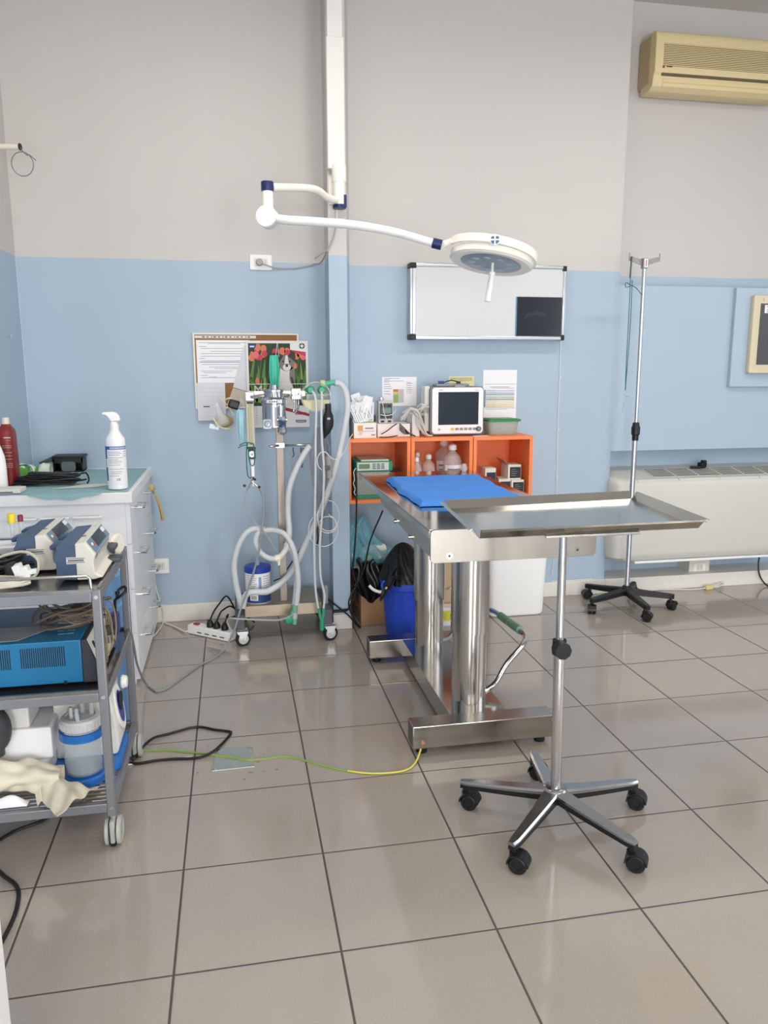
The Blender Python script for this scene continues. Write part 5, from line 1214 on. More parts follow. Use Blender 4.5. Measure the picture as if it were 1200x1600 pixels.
m = MB(); m.box((fx-0.021, 3.90, fz0-0.012), (fx+0.021, 3.945, fz0-0.0005), bev=0.002); m.cyl((fx+0.002, 3.91, fz0-0.035), (fx+0.002, 3.893, fz0-0.035), 0.016, n=26, m=1); m.cyl((fx+0.002, 3.893, fz0-0.035), (fx+0.002, 3.891, fz0-0.035), 0.005, n=14, m=2); m.box((fx-0.016, 3.91, fz0-0.06), (fx+0.02, 3.94, fz0-0.0125)); m.build('flow_valve', [M_black, M_whitepl, M_greym], t)
m = MB(); m.box((fx-0.005, 3.905, fz0-0.15), (fx+0.012, 3.93, fz0-0.061), bev=0.004); m.tube([(fx+0.003, 3.918, fz0-0.15), (fx+0.003, 3.918, fz0-0.2)], 0.004, n=8); m.build('gas_outlet', M_whitepl, t)
# lower cross bar with clips
lz = V(440, 697, YA).z
m = MB(); m.tube([(V(421, 697, YA).x, YA, lz), (V(436, 697, YA).x, YA+0.03, lz)], 0.006, n=8); m.tube([(V(446, 697, YA).x, YA+0.03, lz), (V(484, 695, YA).x, YA, lz+0.004)], 0.006, n=8); m.box((px_-0.022, YA+0.03, lz-0.012), (px_+0.022, YA+0.0395, lz+0.012)); m.build('lower_bar', M_steel, t)
m = MB()
for u in (458, 470): p = V(u, 699, YA-0.002); m.tube([p, p+Vec((0.0, 0, -0.02)), p+Vec((0.003, 0, -0.04)), p+Vec((-0.006, 0, -0.05))], 0.0035, n=6)
p = V(474, 700, YA-0.004); m.tube([p, p+Vec((-0.006, 0, -0.06)), p+Vec((-0.01, 0, -0.1))], 0.005, n=6); m.build('bar_hook', M_dkgrey, t)
# absorber canister seen end on
ac_ = V(494, 620, 3.93); ra = 0.074; MY = Matrix.Rotation(PI/2, 4, 'X')
m = MB(); m.lathe([(ra, -0.10), (ra, 0.0), (ra-0.003, 0.0), (ra-0.003, -0.098), (0.001, -0.098)], ac_, 44, M=MY, caps=False); m.lathe([(ra+0.002, 0.0), (ra+0.002, 0.004), (ra-0.004, 0.004), (ra-0.004, 0.0), (ra+0.002, 0.0)], ac_, 44, M=MY, caps=False)
ab = m.build('absorber', M_clear, t)
pl_ = []
for i in range(25):
    a_ = PI+0.22+(PI-0.44)*i/24; pl_.append(ac_+Vec(((ra-0.004)*math.cos(a_), -0.0, (ra-0.004)*math.sin(a_))))
m = MB(); m.prism(pl_, (0, 0.095, 0)); m.build('soda_lime', mat('soda lime granules', (222, 214, 178), 0.8, var=0.2, scale=260, bump=0.5), ab)
m = MB(); rr = [[ac_+Vec((ra*math.cos(2*PI*i/40), -0.004, ra*math.sin(2*PI*i/40))) for i in range(40)], [ac_+Vec(((ra-0.0035)*math.cos(2*PI*i/40), -0.004, (ra-0.0035)*math.sin(2*PI*i/40))) for i in range(40)]]
m.ring_surface(rr, 0, cap0=False, cap1=False); m.box(ac_+Vec((-ra*0.95, -0.005, 0.008)), ac_+Vec((ra*0.95, -0.003, 0.0105))); m.build('canister_rim', mat('pale green rim', (196, 206, 170), 0.3), ab)
for dx_ in (-0.03, 0.026):
    m = MB(); c_ = ac_+Vec((dx_, -0.004, 0.034)); m.lathe([(0.02, 0.0), (0.021, 0.004), (0.017, 0.014), (0.0135, 0.03), (0.009, 0.03)], c_, 26, M=MY); m.build('port', M_green, ab)
m = MB(); c_ = V(504, 600, 3.95); c2 = V(526, 597, 3.95); m.box(c_+Vec((-0.012, -0.014, -0.02)), c_+Vec((0.012, 0.014, 0.02)), bev=0.003); m.cyl(c_+Vec((0.012, 0, 0)), c2, 0.015, 0.011, n=20, m=1); m.cyl(c_+Vec((0.004, 0, -0.02)), c_+Vec((0.004, 0, -0.05)), 0.011, n=16); m.build('green_elbow', [mat('pale yellow green plastic', (206, 210, 150), 0.3, trans=0.2), mat('mint plastic', (96, 196, 160), 0.3, trans=0.2)], t)

# ------------------------------------------------ hoses, each a thing
def hose(name, label, pts, r, mt, corr=0.09, pitch=0.009, n=10, cat='hose', grp=None, extra=None):
    m = MB(); m.tube(pts, r, n=n, step=0.01, corr=corr, pitch=pitch)
    mats = [mt]
    if extra: mats += extra(m) or []
    return solo(m, name, mats, label, cat, grp, ang=1.3)
G_ = 'breathing hoses on the stand'
hose('breathing_hose', 'thick white corrugated hose dropping from the lower bar across the steel pole', [V(484, 697, 3.95), V(476, 708, 3.94), V(462, 735, 3.93), V(452, 765, 3.93), V(450, 800, 3.93), V(452, 830, 3.92), V(448, 855, 3.91), V(440, 868, 3.90), V(434, 873, 3.895)], 0.0155, M_corr, grp=G_)
hose('breathing_hose', 'white corrugated hose looping in a small ring above the blue lidded tub', [V(434, 873, 3.893), V(420, 872, 3.89), V(407, 863, 3.89), V(400, 848, 3.89), V(403, 834, 3.89), V(414, 829, 3.90), V(430, 829, 3.93), V(446, 836, 3.90), V(458, 857, 3.89), V(464, 885, 3.89), V(466, 912, 3.89), V(463, 945, 3.89)], 0.0145, M_corr, grp=G_)
hose('breathing_hose', 'white corrugated hose making the wide left loop down beside the power strip', [V(413, 828, 3.905), V(398, 826, 3.90), V(384, 834, 3.90), V(372, 855, 3.90), V(366, 882, 3.90), V(368, 908, 3.90), V(374, 935, 3.90), V(378, 950, 3.90)], 0.0155, M_corr, grp=G_)
hose('breathing_hose', 'wide clear hose arching from the green elbow and sweeping behind the steel pole', [V(523, 598, 3.95), V(532, 600, 3.95), V(540, 612, 3.945), V(543, 635, 3.94), V(539, 665, 3.93), V(532, 700, 3.93), V(523, 735, 3.93), V(510, 775, 3.95), V(494, 815, 3.98), V(474, 858, 4.0), V(458, 890, 4.01), V(440, 910, 3.95), V(418, 924, 3.91), V(396, 925, 3.90), V(384, 930, 3.90), V(379, 950, 3.90)], 0.0165, M_corr, corr=0.04, grp=G_)
hose('breathing_hose', 'white hose falling from the ring past the pole to the green mask', [V(446, 848, 3.915), V(456, 862, 3.91), V(463, 885, 3.91), V(463, 912, 3.91), V(460, 945, 3.905)], 0.013, M_corr, grp=G_)
hose('patient_tube', 'thin ribbed tube hanging from the left green port of the absorber', [V(488, 612, 3.90), V(492, 618, 3.885), V(494, 640, 3.88), V(493, 690, 3.88), V(493, 740, 3.88), V(492, 800, 3.88), V(491, 860, 3.88), V(493, 920, 3.88), V(498, 955, 3.88)], 0.0062, M_corr, corr=0.12, pitch=0.006, grp='thin patient tubes')
hose('patient_tube', 'thin ribbed tube hanging from the right green port of the absorber', [V(502, 612, 3.90), V(503, 620, 3.885), V(502, 650, 3.875), V(503, 690, 3.87), V(506, 730, 3.87), V(505, 780, 3.87), V(500, 850, 3.87), V(501, 900, 3.875), V(507, 930, 3.88), V(505, 955, 3.88)], 0.0062, M_corr, corr=0.12, pitch=0.006, grp='thin patient tubes')
t = thing('tube_connector', 'green Y connector at the bottom of the two thin patient tubes', 'connector', V(503, 985, 3.88)); m = MB()
m.tube([V(498, 950, 3.88), V(500, 962, 3.88), V(503, 972, 3.88)], 0.0085, n=12); m.tube([V(506, 950, 3.88), V(505, 962, 3.88), V(503, 972, 3.88)], 0.0085, n=12); m.cyl(V(503, 966, 3.88), V(503, 984, 3.88), 0.012, n=16); m.build('connector', mat('translucent green', (70, 176, 140), 0.3, trans=0.3), t)
t = thing('green_mask_valve', 'bright green valve and clear connector hanging low in front of the stand base', 'valve', V(455, 970, 3.86)); m = MB()
q = V(451, 968, 3.87); m.lathe([(0.02, -0.012), (0.022, -0.006), (0.022, 0.006), (0.018, 0.012), (0.008, 0.014)], q, 24, M=MY); m.cyl(q, V(459, 952, 3.885), 0.011, n=14); m.build('valve', M_green, t)
m = MB(); m.cyl(V(461, 945, 3.885), V(460, 975, 3.88), 0.0125, n=18); m.cyl(V(460, 957, 3.87), V(460, 966, 3.868), 0.016, n=18, m=1); m.build('connector', [mat('translucent mint', (160, 214, 196), 0.25, trans=0.5), M_clear2], t)
t = thing('hose_connector', 'ivory hose connector at the lowest bend beside the pole', 'connector', V(435, 873, 3.89)); m = MB(); m.cyl(V(430, 873, 3.893), V(438, 871, 3.893), 0.0185, n=20); m.cyl(V(436, 875, 3.885), V(436, 883, 3.885), 0.007, n=12); m.build('sleeve', mat('ivory rubber', (232, 224, 200), 0.5), t)
# reservoir bag
t = thing('breathing_bag', 'black rubber breathing bag hanging beside the absorber in front of the pillar', 'breathing bag', V(512, 685, 3.91)); b_ = V(513, 660, 3.91)
zt, z1 = V(513, 631, 3.91).z, V(508, 685, 3.91).z; L_ = zt-z1
m = MB(); rings = []
for z_, r_, ox in [(0.0, 0.0155, 0.0), (0.22, 0.0155, 0.0), (0.23, 0.017, 0.0), (0.34, 0.025, 0.0), (0.5, 0.0285, -0.001), (0.66, 0.027, -0.002), (0.82, 0.018, -0.008), (0.94, 0.008, -0.017), (1.0, 0.003, -0.021)]:
    rings.append([Vec((b_.x+ox+r_*math.cos(2*PI*i/24), 3.91+0.7*r_*math.sin(2*PI*i/24), zt-z_*L_)) for i in range(24)])
m.ring_surface(rings); m.build('bag', mat('matt black rubber', (24, 24, 28), 0.5), t)
m = MB(); m.rprism((b_.x+0.0, 3.8895, zt-0.42*L_), 0.016, 0.01, 0.0015, 0.003, 'xz'); m.build('bag_mark', M_greym, t)
# grey leads and probe behind the tubes
t = thing('grey_lead_bundle', 'bundle of grey leads hanging behind the thin patient tubes', 'cable', V(500, 800, 3.99)); m = MB(); rng = random.Random(9)
for k_ in range(10):
    u0 = 488+3*k_; m.tube([V(494+1.4*k_, 668, 3.97+0.003*k_), V(u0-2+rng.uniform(-4, 4), 705, 3.97+0.004*k_), V(u0+rng.uniform(-3, 3), 745, 3.97+0.003*k_), V(497+1.4*k_, 790, 3.975), V(496+k_*0.9+rng.uniform(-3, 3), 830, 3.98), V(498+k_*0.5, 850+4*(k_ % 3), 3.985)], 0.0026, n=6)
m.build('lead', mat('lead grey', (140, 140, 144), 0.5), t)
m = MB()
for (cu, cv, ru, rv, a0, a1) in ((512, 820, 14, 13, 0, 360), (505, 828, 23, 26, -70, 250), (513, 806, 17, 24, -90, 200)):
    m.tube([V(cu+ru*math.cos(R_(a0+(a1-a0)*i/14)), cv+rv*math.sin(R_(a0+(a1-a0)*i/14)), 3.90) for i in range(15)], 0.0022, n=6)
m.tube([V(495, 718, 3.87), V(500, 708, 3.865), V(508, 706, 3.865), V(514, 712, 3.865), V(520, 717, 3.87), V(530, 716, 3.90), V(541, 700, 3.96), V(546, 686, 4.03), V(551, 678, 4.12)], 0.0026, n=6); m.tube([V(495, 718, 3.87), V(497, 728, 3.87), V(503, 735, 3.875)], 0.0026, n=6)
m.build('thin_white_lead', M_wcable, t)
m = MB(); p0, p1 = V(513, 712, 3.88), V(515, 747, 3.88); m.tube([p0, (p0+p1)/2, p1], 0.018, n=16, r1=0.015, step=0.01); m.build('probe', mat('probe grey', (150, 148, 140), 0.45), t)
m = MB(); c_ = V(512, 731, 3.862); m.cbox(c_, (0.026, 0.002, 0.024)); m.build('probe_label', M_dkgrey, t)
m = MB(); m.tube([V(506, 786, 3.935), V(502, 805, 3.93), V(496, 828, 3.94), V(497, 838, 3.92), V(495, 853, 3.92)], 0.004, n=6); m.tube([V(498, 836, 3.92), V(502, 841, 3.915), V(496, 846, 3.915)], 0.003, n=6); m.build('black_clip_lead', M_cable, t)
# thin grey lead below the lower bar
m = MB(); m.tube([V(454, 704, 3.98), V(456, 730, 3.99), V(466, 748, 3.99), V(478, 760, 3.99), V(486, 758, 3.99), V(489, 740, 3.99), V(486, 715, 3.98), V(482, 704, 3.97)], 0.0024, n=6); solo(m, 'grey_loop_lead', M_gcable, 'thin grey lead drooping in a loop under the lower bar', 'cable')
# Y clips with the two thin lines
t = thing('line_clip', 'small metal Y clip with black tips hanging below the flow meter', 'clip', V(394, 768, 3.92)); c_ = V(393, 752, 3.918)
m = MB()
for (u, v) in ((386, 766), (406, 763), (396, 745)): m.tube([c_, (c_+V(u, v, 3.915))/2, V(u, v, 3.915)], 0.0045, n=8)
m.tube([V(393, 720, 3.918), V(392, 735, 3.918), c_], 0.003, n=8); m.build('clip', M_steel, t)
m = MB()
for (u, v) in ((380, 758), (396, 748), (403, 760)): q = V(u, v, 3.912); m.cyl(q, q+Vec((0.012, 0, -0.006)), 0.006, n=10)
m.build('tip', M_black, t)
t = thing('green_tie', 'dark green gauze tie knotted around the flow meter valve', 'tie', V(393, 725, 3.89)); m = MB()
m.tube([V(374, 696, 3.90), V(382, 692, 3.89), V(390, 692, 3.885), V(396, 694, 3.885)], 0.0028, n=6); m.tube([V(372, 700, 3.90), V(380, 696, 3.892), V(388, 695, 3.886)], 0.0024, n=6); m.tube([V(386, 692, 3.888), V(385, 710, 3.886), V(386, 735, 3.89), V(388, 745, 3.892), V(392, 747, 3.9)], 0.0028, n=6); m.tube([V(396, 693, 3.888), V(398, 710, 3.886), V(397, 726, 3.886), V(392, 727, 3.884), V(389, 716, 3.884), V(388, 700, 3.884)], 0.0028, n=6); m.build('tie', mat('tie green', (20, 116, 100), 0.6), t)
hose('thin_line', 'thin clear line dropping from the left arm of the metal clip', [V(386, 765, 3.915), V(383, 780, 3.91), V(387, 798, 3.90), V(398, 815, 3.885), V(412, 830, 3.87), V(424, 848, 3.87), V(431, 860, 3.87)], 0.003, M_gcable, corr=0, n=6, cat='tube')
t = thing('grey_floor_hose', 'long grey tube running from the metal clip down over the floor to the trolley', 'tube', F(300, 1030, 0.006)); m = MB()
m.tube([V(405, 764, 3.915), V(411, 775, 3.91), V(412, 800, 3.88), V(409, 830, 3.862), V(404, 865, 3.86), V(396, 895, 3.86), V(386, 925, 3.86), V(375, 955, 3.845), V(366, 985, 3.82), F(352, 1012, 0.02), F(335, 1028, 0.006), F(315, 1038, 0.006), F(290, 1055, 0.006), F(262, 1075, 0.006), F(245, 1081, 0.006)], 0.0052, n=8)
m.tube([F(245, 1081, 0.006), F(228, 1068, 0.02), V(215, 1040, 3.25), V(209, 1010, 3.0), V(205, 990, 2.86)], 0.0052, n=8); m.build('tube', mat('grey tube', (152, 158, 162), 0.35, trans=0.2), t)
m = MB(); m.tube([V(459, 960, 3.86), V(440, 968, 3.80), V(420, 969, 3.79), V(395, 968, 3.79), V(370, 967, 3.80), V(358, 966, 3.82), V(355, 972, 3.84), V(361, 985, 3.84)], 0.005, n=8); solo(m, 'grey_mask_tube', M_gcable, 'grey tube from the green valve lying in front of the stand base', 'tube')
# masks
def facemask(name, label, u0, v0, u1, v1, y, col, loops, bulge=0.02):
    a, b = V(u0, v0, y), V(u1, v1, y); t = thing(name, label, 'face mask', ((a.x+b.x)/2, y, b.z)); w_, h_ = b.x-a.x, a.z-b.z
    def fn(u, v):
        k = math.sin(PI*v)**0.7*0.5+0.5
        return Vec((a.x+w_*(0.5+(u-0.5)*(0.55+0.45*k)), y-bulge*math.sin(PI*u)*math.sin(PI*v)+0.0035*math.sin(5*PI*u), a.z-h_*v))
    m = MB(); m.sheet(fn, 30, 24, thick=0.0015); m.build('mask', mat(name+' cloth', col, 0.6, var=0.05, scale=40), t)
    m = MB()
    for pts in loops: m.tube([V(*p) for p in pts], 0.0013, n=6)
    m.build('ear_loop', mat('elastic white', (226, 226, 220), 0.6), t)
    return t
facemask('mint_face_mask', 'mint green face mask hanging in front of the calendar', 420, 555, 437, 603, 4.30, (84, 206, 176), [[(431, 556, 4.295), (432, 545, 4.31), (433, 535, 4.325)], [(436, 557, 4.295), (434.5, 546, 4.31), (433.5, 535, 4.325)], [(426, 603, 4.295), (428, 608, 4.3), (431, 608, 4.3), (432, 603, 4.295)]])
facemask('blue_face_mask', 'pale blue face mask hanging left of the flow meter', 369, 640, 385, 690, 3.93, (166, 208, 222), [[(372, 641, 3.93), (376, 628, 3.95), (377, 622, 3.96), (380, 630, 3.95), (383, 641, 3.93)], [(376, 688, 3.93), (381, 694, 3.91), (388, 693, 3.89)]])
t = thing('oxygen_mask', 'clear breathing mask with cream strap hanging in front of the corkboard', 'breathing mask', V(350, 668, 4.10)); c_ = V(348, 655, 4.12)
m = MB(); m.lathe([(0.04, 0.0), (0.044, 0.01), (0.034, 0.04), (0.016, 0.065), (0.012, 0.10), (0.012, 0.115)], c_+Vec((0.0, 0, -0.03)), 28, M=Matrix.Rotation(-0.25, 4, 'Y'), caps=False); m.build('mask_shell', M_clear2, t)
m = MB(); m.ell(c_+Vec((0.006, 0.002, -0.012)), (0.05, 0.02, 0.032), nu=16, nv=8); m.build('packed_tube', mat('amber tube', (196, 172, 120), 0.4, trans=0.3, var=0.3, scale=80), t)
m = MB(); m.tube([V(333, 652, 4.09), V(340, 664, 4.085), V(352, 670, 4.085), V(368, 668, 4.09), V(378, 655, 4.08)], 0.0042, n=8); m.tube([V(352, 625, 4.07), V(358, 622, 4.05), V(365, 625, 4.04), V(371, 631, 4.03)], 0.004, n=8); m.tube([V(343, 622, 4.09), V(356, 634, 4.09), V(366, 650, 4.09)], 0.003, n=8); m.build('strap', mat('cream elastic', (228, 218, 184), 0.5), t)
m = MB(); m.cbox(V(366, 632, 4.02), (0.06, 0.03, 0.046), bev=0.01, ry=0.3); m.build('black_fitting', M_black, t)
m = MB(); m.cbox(V(335, 667, 4.12), (0.052, 0.006, 0.026), bev=0.002, ry=0.25); m.build('clear_tab', M_clear2, t)
# blue lidded tub on the base shelf
b = Vec((0.095, 4.04, 0.1905)); t = thing('wipes_tub', 'white printed tub with blue lid standing on the stand base', 'tub', b)
r_ = 0.066; zt = V(405, 893, 4.0).z-0.1905
m = MB(); m.lathe([(r_-0.004, 0), (r_, 0.003), (r_, zt)], b, 40); m.build('tub', M_whitepl, t)
m = MB(); m.lathe([(r_+0.004, zt-0.006), (r_+0.005, zt+0.018), (r_, zt+0.024), (0.02, zt+0.026)], b, 40); m.cyl(b+Vec((0.0, 0, zt+0.024)), b+Vec((0.0, 0, zt+0.075)), 0.011, n=16, m=1); m.build('lid', [mat('lid blue', (30, 64, 160), 0.4), mat('pale blue spout', (150, 176, 214), 0.4)], t)
m = MB(); on_cyl(m, b, r_+0.0003, R_(180), R_(350), 0.005, zt*0.4, 0, 20); on_cyl(m, b, r_+0.0006, R_(230), R_(268), 0.02, 0.055, 1, 8); on_cyl(m, b, r_+0.0004, R_(272), R_(285), zt*0.4, zt*0.86, 2, 4)
for i in range(9): on_cyl(m, b, r_+0.001, R_(236+3*i), R_(237.5+3*i), 0.025, 0.046, 4, 1)
for i in range(7): on_cyl(m, b, r_+0.0004, R_(215), R_(255+4*(i % 3)), zt*0.5+i*0.011, zt*0.5+i*0.011+0.0025, 3, 8)
for i in range(6): on_cyl(m, b, r_+0.0004, R_(292), R_(330), zt*0.5+i*0.012, zt*0.5+i*0.012+0.002, 3, 8)
ang = R_(318); on_cyl(m, b, r_+0.001, R_(303), R_(328), 0.045, 0.078, 5, 8)
m.build('tub_label', [mat('label navy', (40, 66, 120), 0.5), M_paper, mat('pale label blue', (140, 160, 206), 0.5), M_print, M_ink, mat('label yellow', (222, 206, 70), 0.5)], t)
# power strip with plugs
a, b = F(301, 990, 0.0), F(362, 1003, 0.0); ctr = (a+b)/2; d = (b-a).normalized(); ang = math.atan2(d.y, d.x); Ls = (b-a).length
t = thing('power_strip', 'white power strip with red switch lying on the floor by the stand', 'power strip', ctr); Rz = Matrix.Translation(ctr+Vec((0, 0.02, 0))) @ Matrix.Rotation(ang, 4, 'Z')
m = MB(); m.box((-Ls/2-0.01, -0.03, 0.002), (Ls/2+0.01, 0.03, 0.052), bev=0.006, M=Rz); m.build('body', M_whitepl, t)
m = MB(); m.cbox(Rz @ Vec((-Ls/2+0.035, -0.004, 0.055)), (0.034, 0.02, 0.012), bev=0.003, rz=ang); m.build('switch', mat('red switch', (170, 50, 40), 0.4), t)
m = MB()
for i in range(4): m.cbox(Rz @ Vec((-Ls/2+0.075+i*0.052, -0.0302, 0.02)), (0.03, 0.002, 0.006), rz=ang)
m.build('side_slot', M_dkgrey, t)
for i, xx in enumerate((-0.01, 0.035, 0.09)):
    p = Rz @ Vec((xx, 0.002, 0.0525)); tp = thing('black_plug', ('leftmost', 'middle', 'rightmost')[i]+' of the three black plugs in the white power strip', 'plug', p, 'black plugs in the power strip'); m = MB()
    m.lathe([(0.019, 0), (0.02, 0.004), (0.019, 0.018), (0.012, 0.03), (0.007, 0.04)], p, 20); e = [V(352+6*i, 952, 4.15), V(356+8*i, 940, 4.22)][0]
    m.tube([p+Vec((0, 0, 0.036)), p+Vec((0.02, 0.02, 0.075)), p+Vec((0.05-0.02*i, 0.08, 0.10-0.03*i)), p+Vec((0.09-0.02*i, 0.15, 0.12-0.05*i)), p+Vec((0.13-0.025*i, 0.20, 0.03)), p+Vec((0.16, 0.225, 0.006-0.05))], 0.0045, n=8)
    m.build('plug_and_lead', M_cable, tp)
m = MB(); m.tube([Rz @ Vec((-Ls/2-0.012, 0, 0.02)), F(290, 987, 0.012), F(272, 979, 0.006), F(255, 972, 0.006), F(243, 965, 0.006)], 0.0045, n=8); m.tube([V(247, 884, YL-0.03), V(243, 888, YL-0.05), V(241, 905, YL-0.04), V(247, 930, YL-0.03), V(254, 950, YL-0.03), F(255, 972, 0.006), F(248, 985, 0.006), F(238, 995, 0.006), F(230, 998, 0.006)], 0.0045, n=8); m.cyl(V(248, 884, YL-0.011), V(247, 884, YL-0.035), 0.012, n=14)
solo(m, 'white_supply_lead', M_wcable, 'white lead from the low wall socket down to the power strip', 'cable')
# black leads running along the floor behind the stand
m = MB(); m.tube([V(420, 932, 4.22), V(440, 930, 4.22), V(462, 938, 4.2), V(478, 945, 4.15), V(490, 953, 4.05), V(505, 955, 4.01), V(525, 954, 4.02), V(545, 952, 4.03)], 0.0045, n=8)
m.tube([V(481, 932, 4.24), V(500, 931, 4.2), V(512, 936, 4.03), V(530, 950, 4.02), V(545, 962, 4.02), V(556, 975, 4.01), F(562, 980, 0.005)], 0.0045, n=8)
m.tube([V(485, 955, 4.12), V(500, 960, 4.02), V(520, 957, 4.01), V(540, 955, 4.01), V(545, 950, 4.03), V(551, 938, 4.05), V(556, 925, 4.06)], 0.004, n=8)
solo(m, 'black_floor_lead', M_cable, 'black leads trailing behind the stand base around the foot of the pillar', 'cable')
m = MB(); m.tube([V(427, 908, 4.28), V(440, 902, 4.28), V(447, 892, 4.25), V(455, 880, 4.2), V(468, 860, 4.2), V(480, 840, 4.15), V(490, 820, 4.1), V(500, 800, 4.03)], 0.004, n=6); solo(m, 'black_diagonal_lead', M_cable, 'thin black lead running diagonally behind the steel pole', 'cable')
# ================================================================== orange cube shelves
CZ0, CZ1, CY0, CY1 = 0.690, 1.040, 4.08, YR-0.003
M_orin = M_orange
cubes = []
for x0, x1, lb in ((0.590, 0.9345, 'left orange wall cube next to the pillar'), (0.9385, 1.2855, 'middle orange wall cube holding clear bottles'), (1.2895, 1.634, 'right orange wall cube holding small cartons')):
    t = thing('cube_shelf', lb, 'shelf', ((x0+x1)/2, (CY0+CY1)/2, CZ0), 'orange wall cubes'); th = 0.019; m = MB()
    m.box((x0, CY0, CZ0), (x1, CY1, CZ0+th), bev=0.001); m.box((x0, CY0, CZ1-th), (x1, CY1, CZ1), bev=0.001)
    m.box((x0, CY0, CZ0+th), (x0+th, CY1, CZ1-th), bev=0.001); m.box((x1-th, CY0, CZ0+th), (x1, CY1, CZ1-th), bev=0.001); m.build('carcass', M_orange, t)
    m = MB(); m.box((x0+th, CY1-0.006, CZ0+th), (x1-th, CY1, CZ1-th)); m.build('back_panel', M_orin, t)
SH = CZ0+0.019; TP = CZ1
# device in the left cube
t = thing('perfusor_pump', 'green and grey syringe pump standing in the left orange cube', 'pump', (0.74, 4.2, SH)); M_dg = mat('device green', (40, 150, 120), 0.45)
m = MB(); m.box((0.642, 4.12, SH), (0.835, 4.36, SH+0.02), bev=0.003, m=1); m.box((0.646, 4.125, SH+0.02), (0.83, 4.36, 0.86), bev=0.003); m.build('lower_case', [mat('device grey', (150, 156, 150), 0.45), M_dg], t)
m = MB(); m.box((0.642, 4.115, 0.8605), (0.842, 4.36, 0.914), bev=0.004); m.build('upper_case', M_dg, t)
m = MB(); m.box((0.648, 4.112, 0.866), (0.82, 4.1145, 0.909)); m.box((0.655, 4.1105, 0.876), (0.715, 4.1119, 0.902), m=1)
for i in range(3):
    for j in range(3): m.box((0.73+i*0.024, 4.1105, 0.874+j*0.011), (0.748+i*0.024, 4.1119, 0.881+j*0.011), m=2)
m.build('control_panel', [mat('pale mint panel', (206, 222, 208), 0.4), mat('lcd green', (120, 140, 112), 0.25), M_print], t)
m = MB(); m.box((0.67, 4.13, 0.9145), (0.825, 4.34, 0.922), bev=0.002); m.build('syringe_rail', M_offw, t)
m = MB(); rng = random.Random(2)
for k_ in range(5):
    x_ = 0.842+0.012*k_; m.tube([(x_, 4.2, 0.87), (x_+0.015, 4.19, 0.83-0.01*k_), (x_+0.01, 4.2, 0.78), (x_-0.004, 4.21, 0.72)], 0.003, n=6)
solo(m, 'dark_lead_cluster', M_cable, 'dark leads beside the syringe pump inside the left cube', 'cable')
m = MB(); m.tube([(0.64, 4.118, 0.88), (0.626, 4.11, 0.86), (0.63, 4.105, 0.82), (0.622, 4.1, 0.80), (0.632, 4.1, 0.77), (0.625, 4.095, 0.75), (0.634, 4.09, 0.735)], 0.0025, n=6); solo(m, 'white_lead_end', M_wcable, 'thin white lead at the left side of the syringe pump', 'cable')
# bottles
M_flu = mat('clear bottle plastic', (238, 226, 222), 0.12, alpha=0.38, var=0.0, spec=0.6)
def bottle(x, y, r, h, label, amber=False):
    t = thing('fluid_bottle', label, 'bottle', (x, y, SH), 'clear bottles in the middle cube'); m = MB(); b = Vec((x, y, SH))
    m.lathe([(r*0.9, 0), (r, 0.004), (r, h*0.66), (r*0.85, h*0.76), (r*0.45, h*0.83), (r*0.36, h*0.85), (r*0.36, h*0.9)], b, 30); bb = m.build('bottle', M_flu, t)
    m = MB(); m.lathe([(r*0.44, h*0.88), (r*0.44, h*0.97), (r*0.3, h*0.985), (r*0.1, h), (0.001, h)], b, 20); m.build('cap', M_whitepl, t)
    m = MB(); on_cyl(m, b, r+0.0004, R_(205), R_(335), h*0.36, h*0.6, 0, 12); on_cyl(m, b, r+0.0008, R_(225), R_(315), h*0.5, h*0.53, 1, 10); on_cyl(m, b, r+0.0008, R_(225), R_(300), h*0.42, h*0.44, 1, 10)
    m.build('label', [mat('amber label', (206, 176, 96), 0.6) if amber else M_paper, M_print], t)
bottle(0.985, 4.15, 0.029, 0.222, 'small clear bottle with amber label at the left of the middle cube', True)
bottle(1.02, 4.28, 0.031, 0.235, 'small clear bottle at the back left of the middle cube')
bottle(1.063, 4.19, 0.037, 0.232, 'round shouldered small bottle right of the amber labelled bottle')
bottle(1.195, 4.17, 0.052, 0.288, 'large clear infusion bottle at the front of the middle cube')
bottle(1.185, 4.32, 0.052, 0.30, 'large clear bottle behind the big infusion bottle')
m = MB(); m.lathe([(0.012, 0), (0.016, 0.01), (0.016, 0.02), (0.01, 0.04)], (1.17, 3.86, TZ+0.0012), 20); solo(m, 'vial', M_clear2, 'small clear vial on the far end of the operating table', 'vial')
# cartons in the right cube
M_blk = mat('black carton print', (36, 40, 42), 0.5); M_ct = mat('white carton board', (222, 216, 206), 0.6)
def carton(x, y, z, w_, d_, h_, label, rz=0.0, openf=False):
    t = thing('glove_carton', label, 'carton', (x, y, z), 'small cartons in the right cube'); Mz = Matrix.Translation((x, y, z)) @ Matrix.Rotation(rz, 4, 'Z'); m = MB()
    m.box((-w_/2, -d_/2, 0), (w_/2, d_/2, h_), M=Mz); m.build('box', M_ct, t); m = MB()
    m.box((-w_*0.36, -d_/2-0.0008, h_*0.1), (w_*0.48, -d_/2-0.0001, h_*0.84), M=Mz)
    for i in range(4): m.box((-w_*0.25, -d_/2-0.0014, h_*(0.25+0.13*i)), (w_*(0.1+0.08*(i % 3)), -d_/2-0.0009, h_*(0.25+0.13*i)+0.003), m=1, M=Mz)
    m.build('printed_front', [M_blk, M_print], t)
    if openf:
        m = MB(); m.prism([Mz @ Vec(p) for p in ((-w_/2, -d_/2, h_), (-w_/2, d_/2, h_), (-w_/2-0.03, d_/2, h_+0.03), (-w_/2-0.03, -d_/2, h_+0.03))], (0, 0, 0.0012)); m.build('open_flap', mat('kraft flap', (196, 156, 130), 0.7), t)
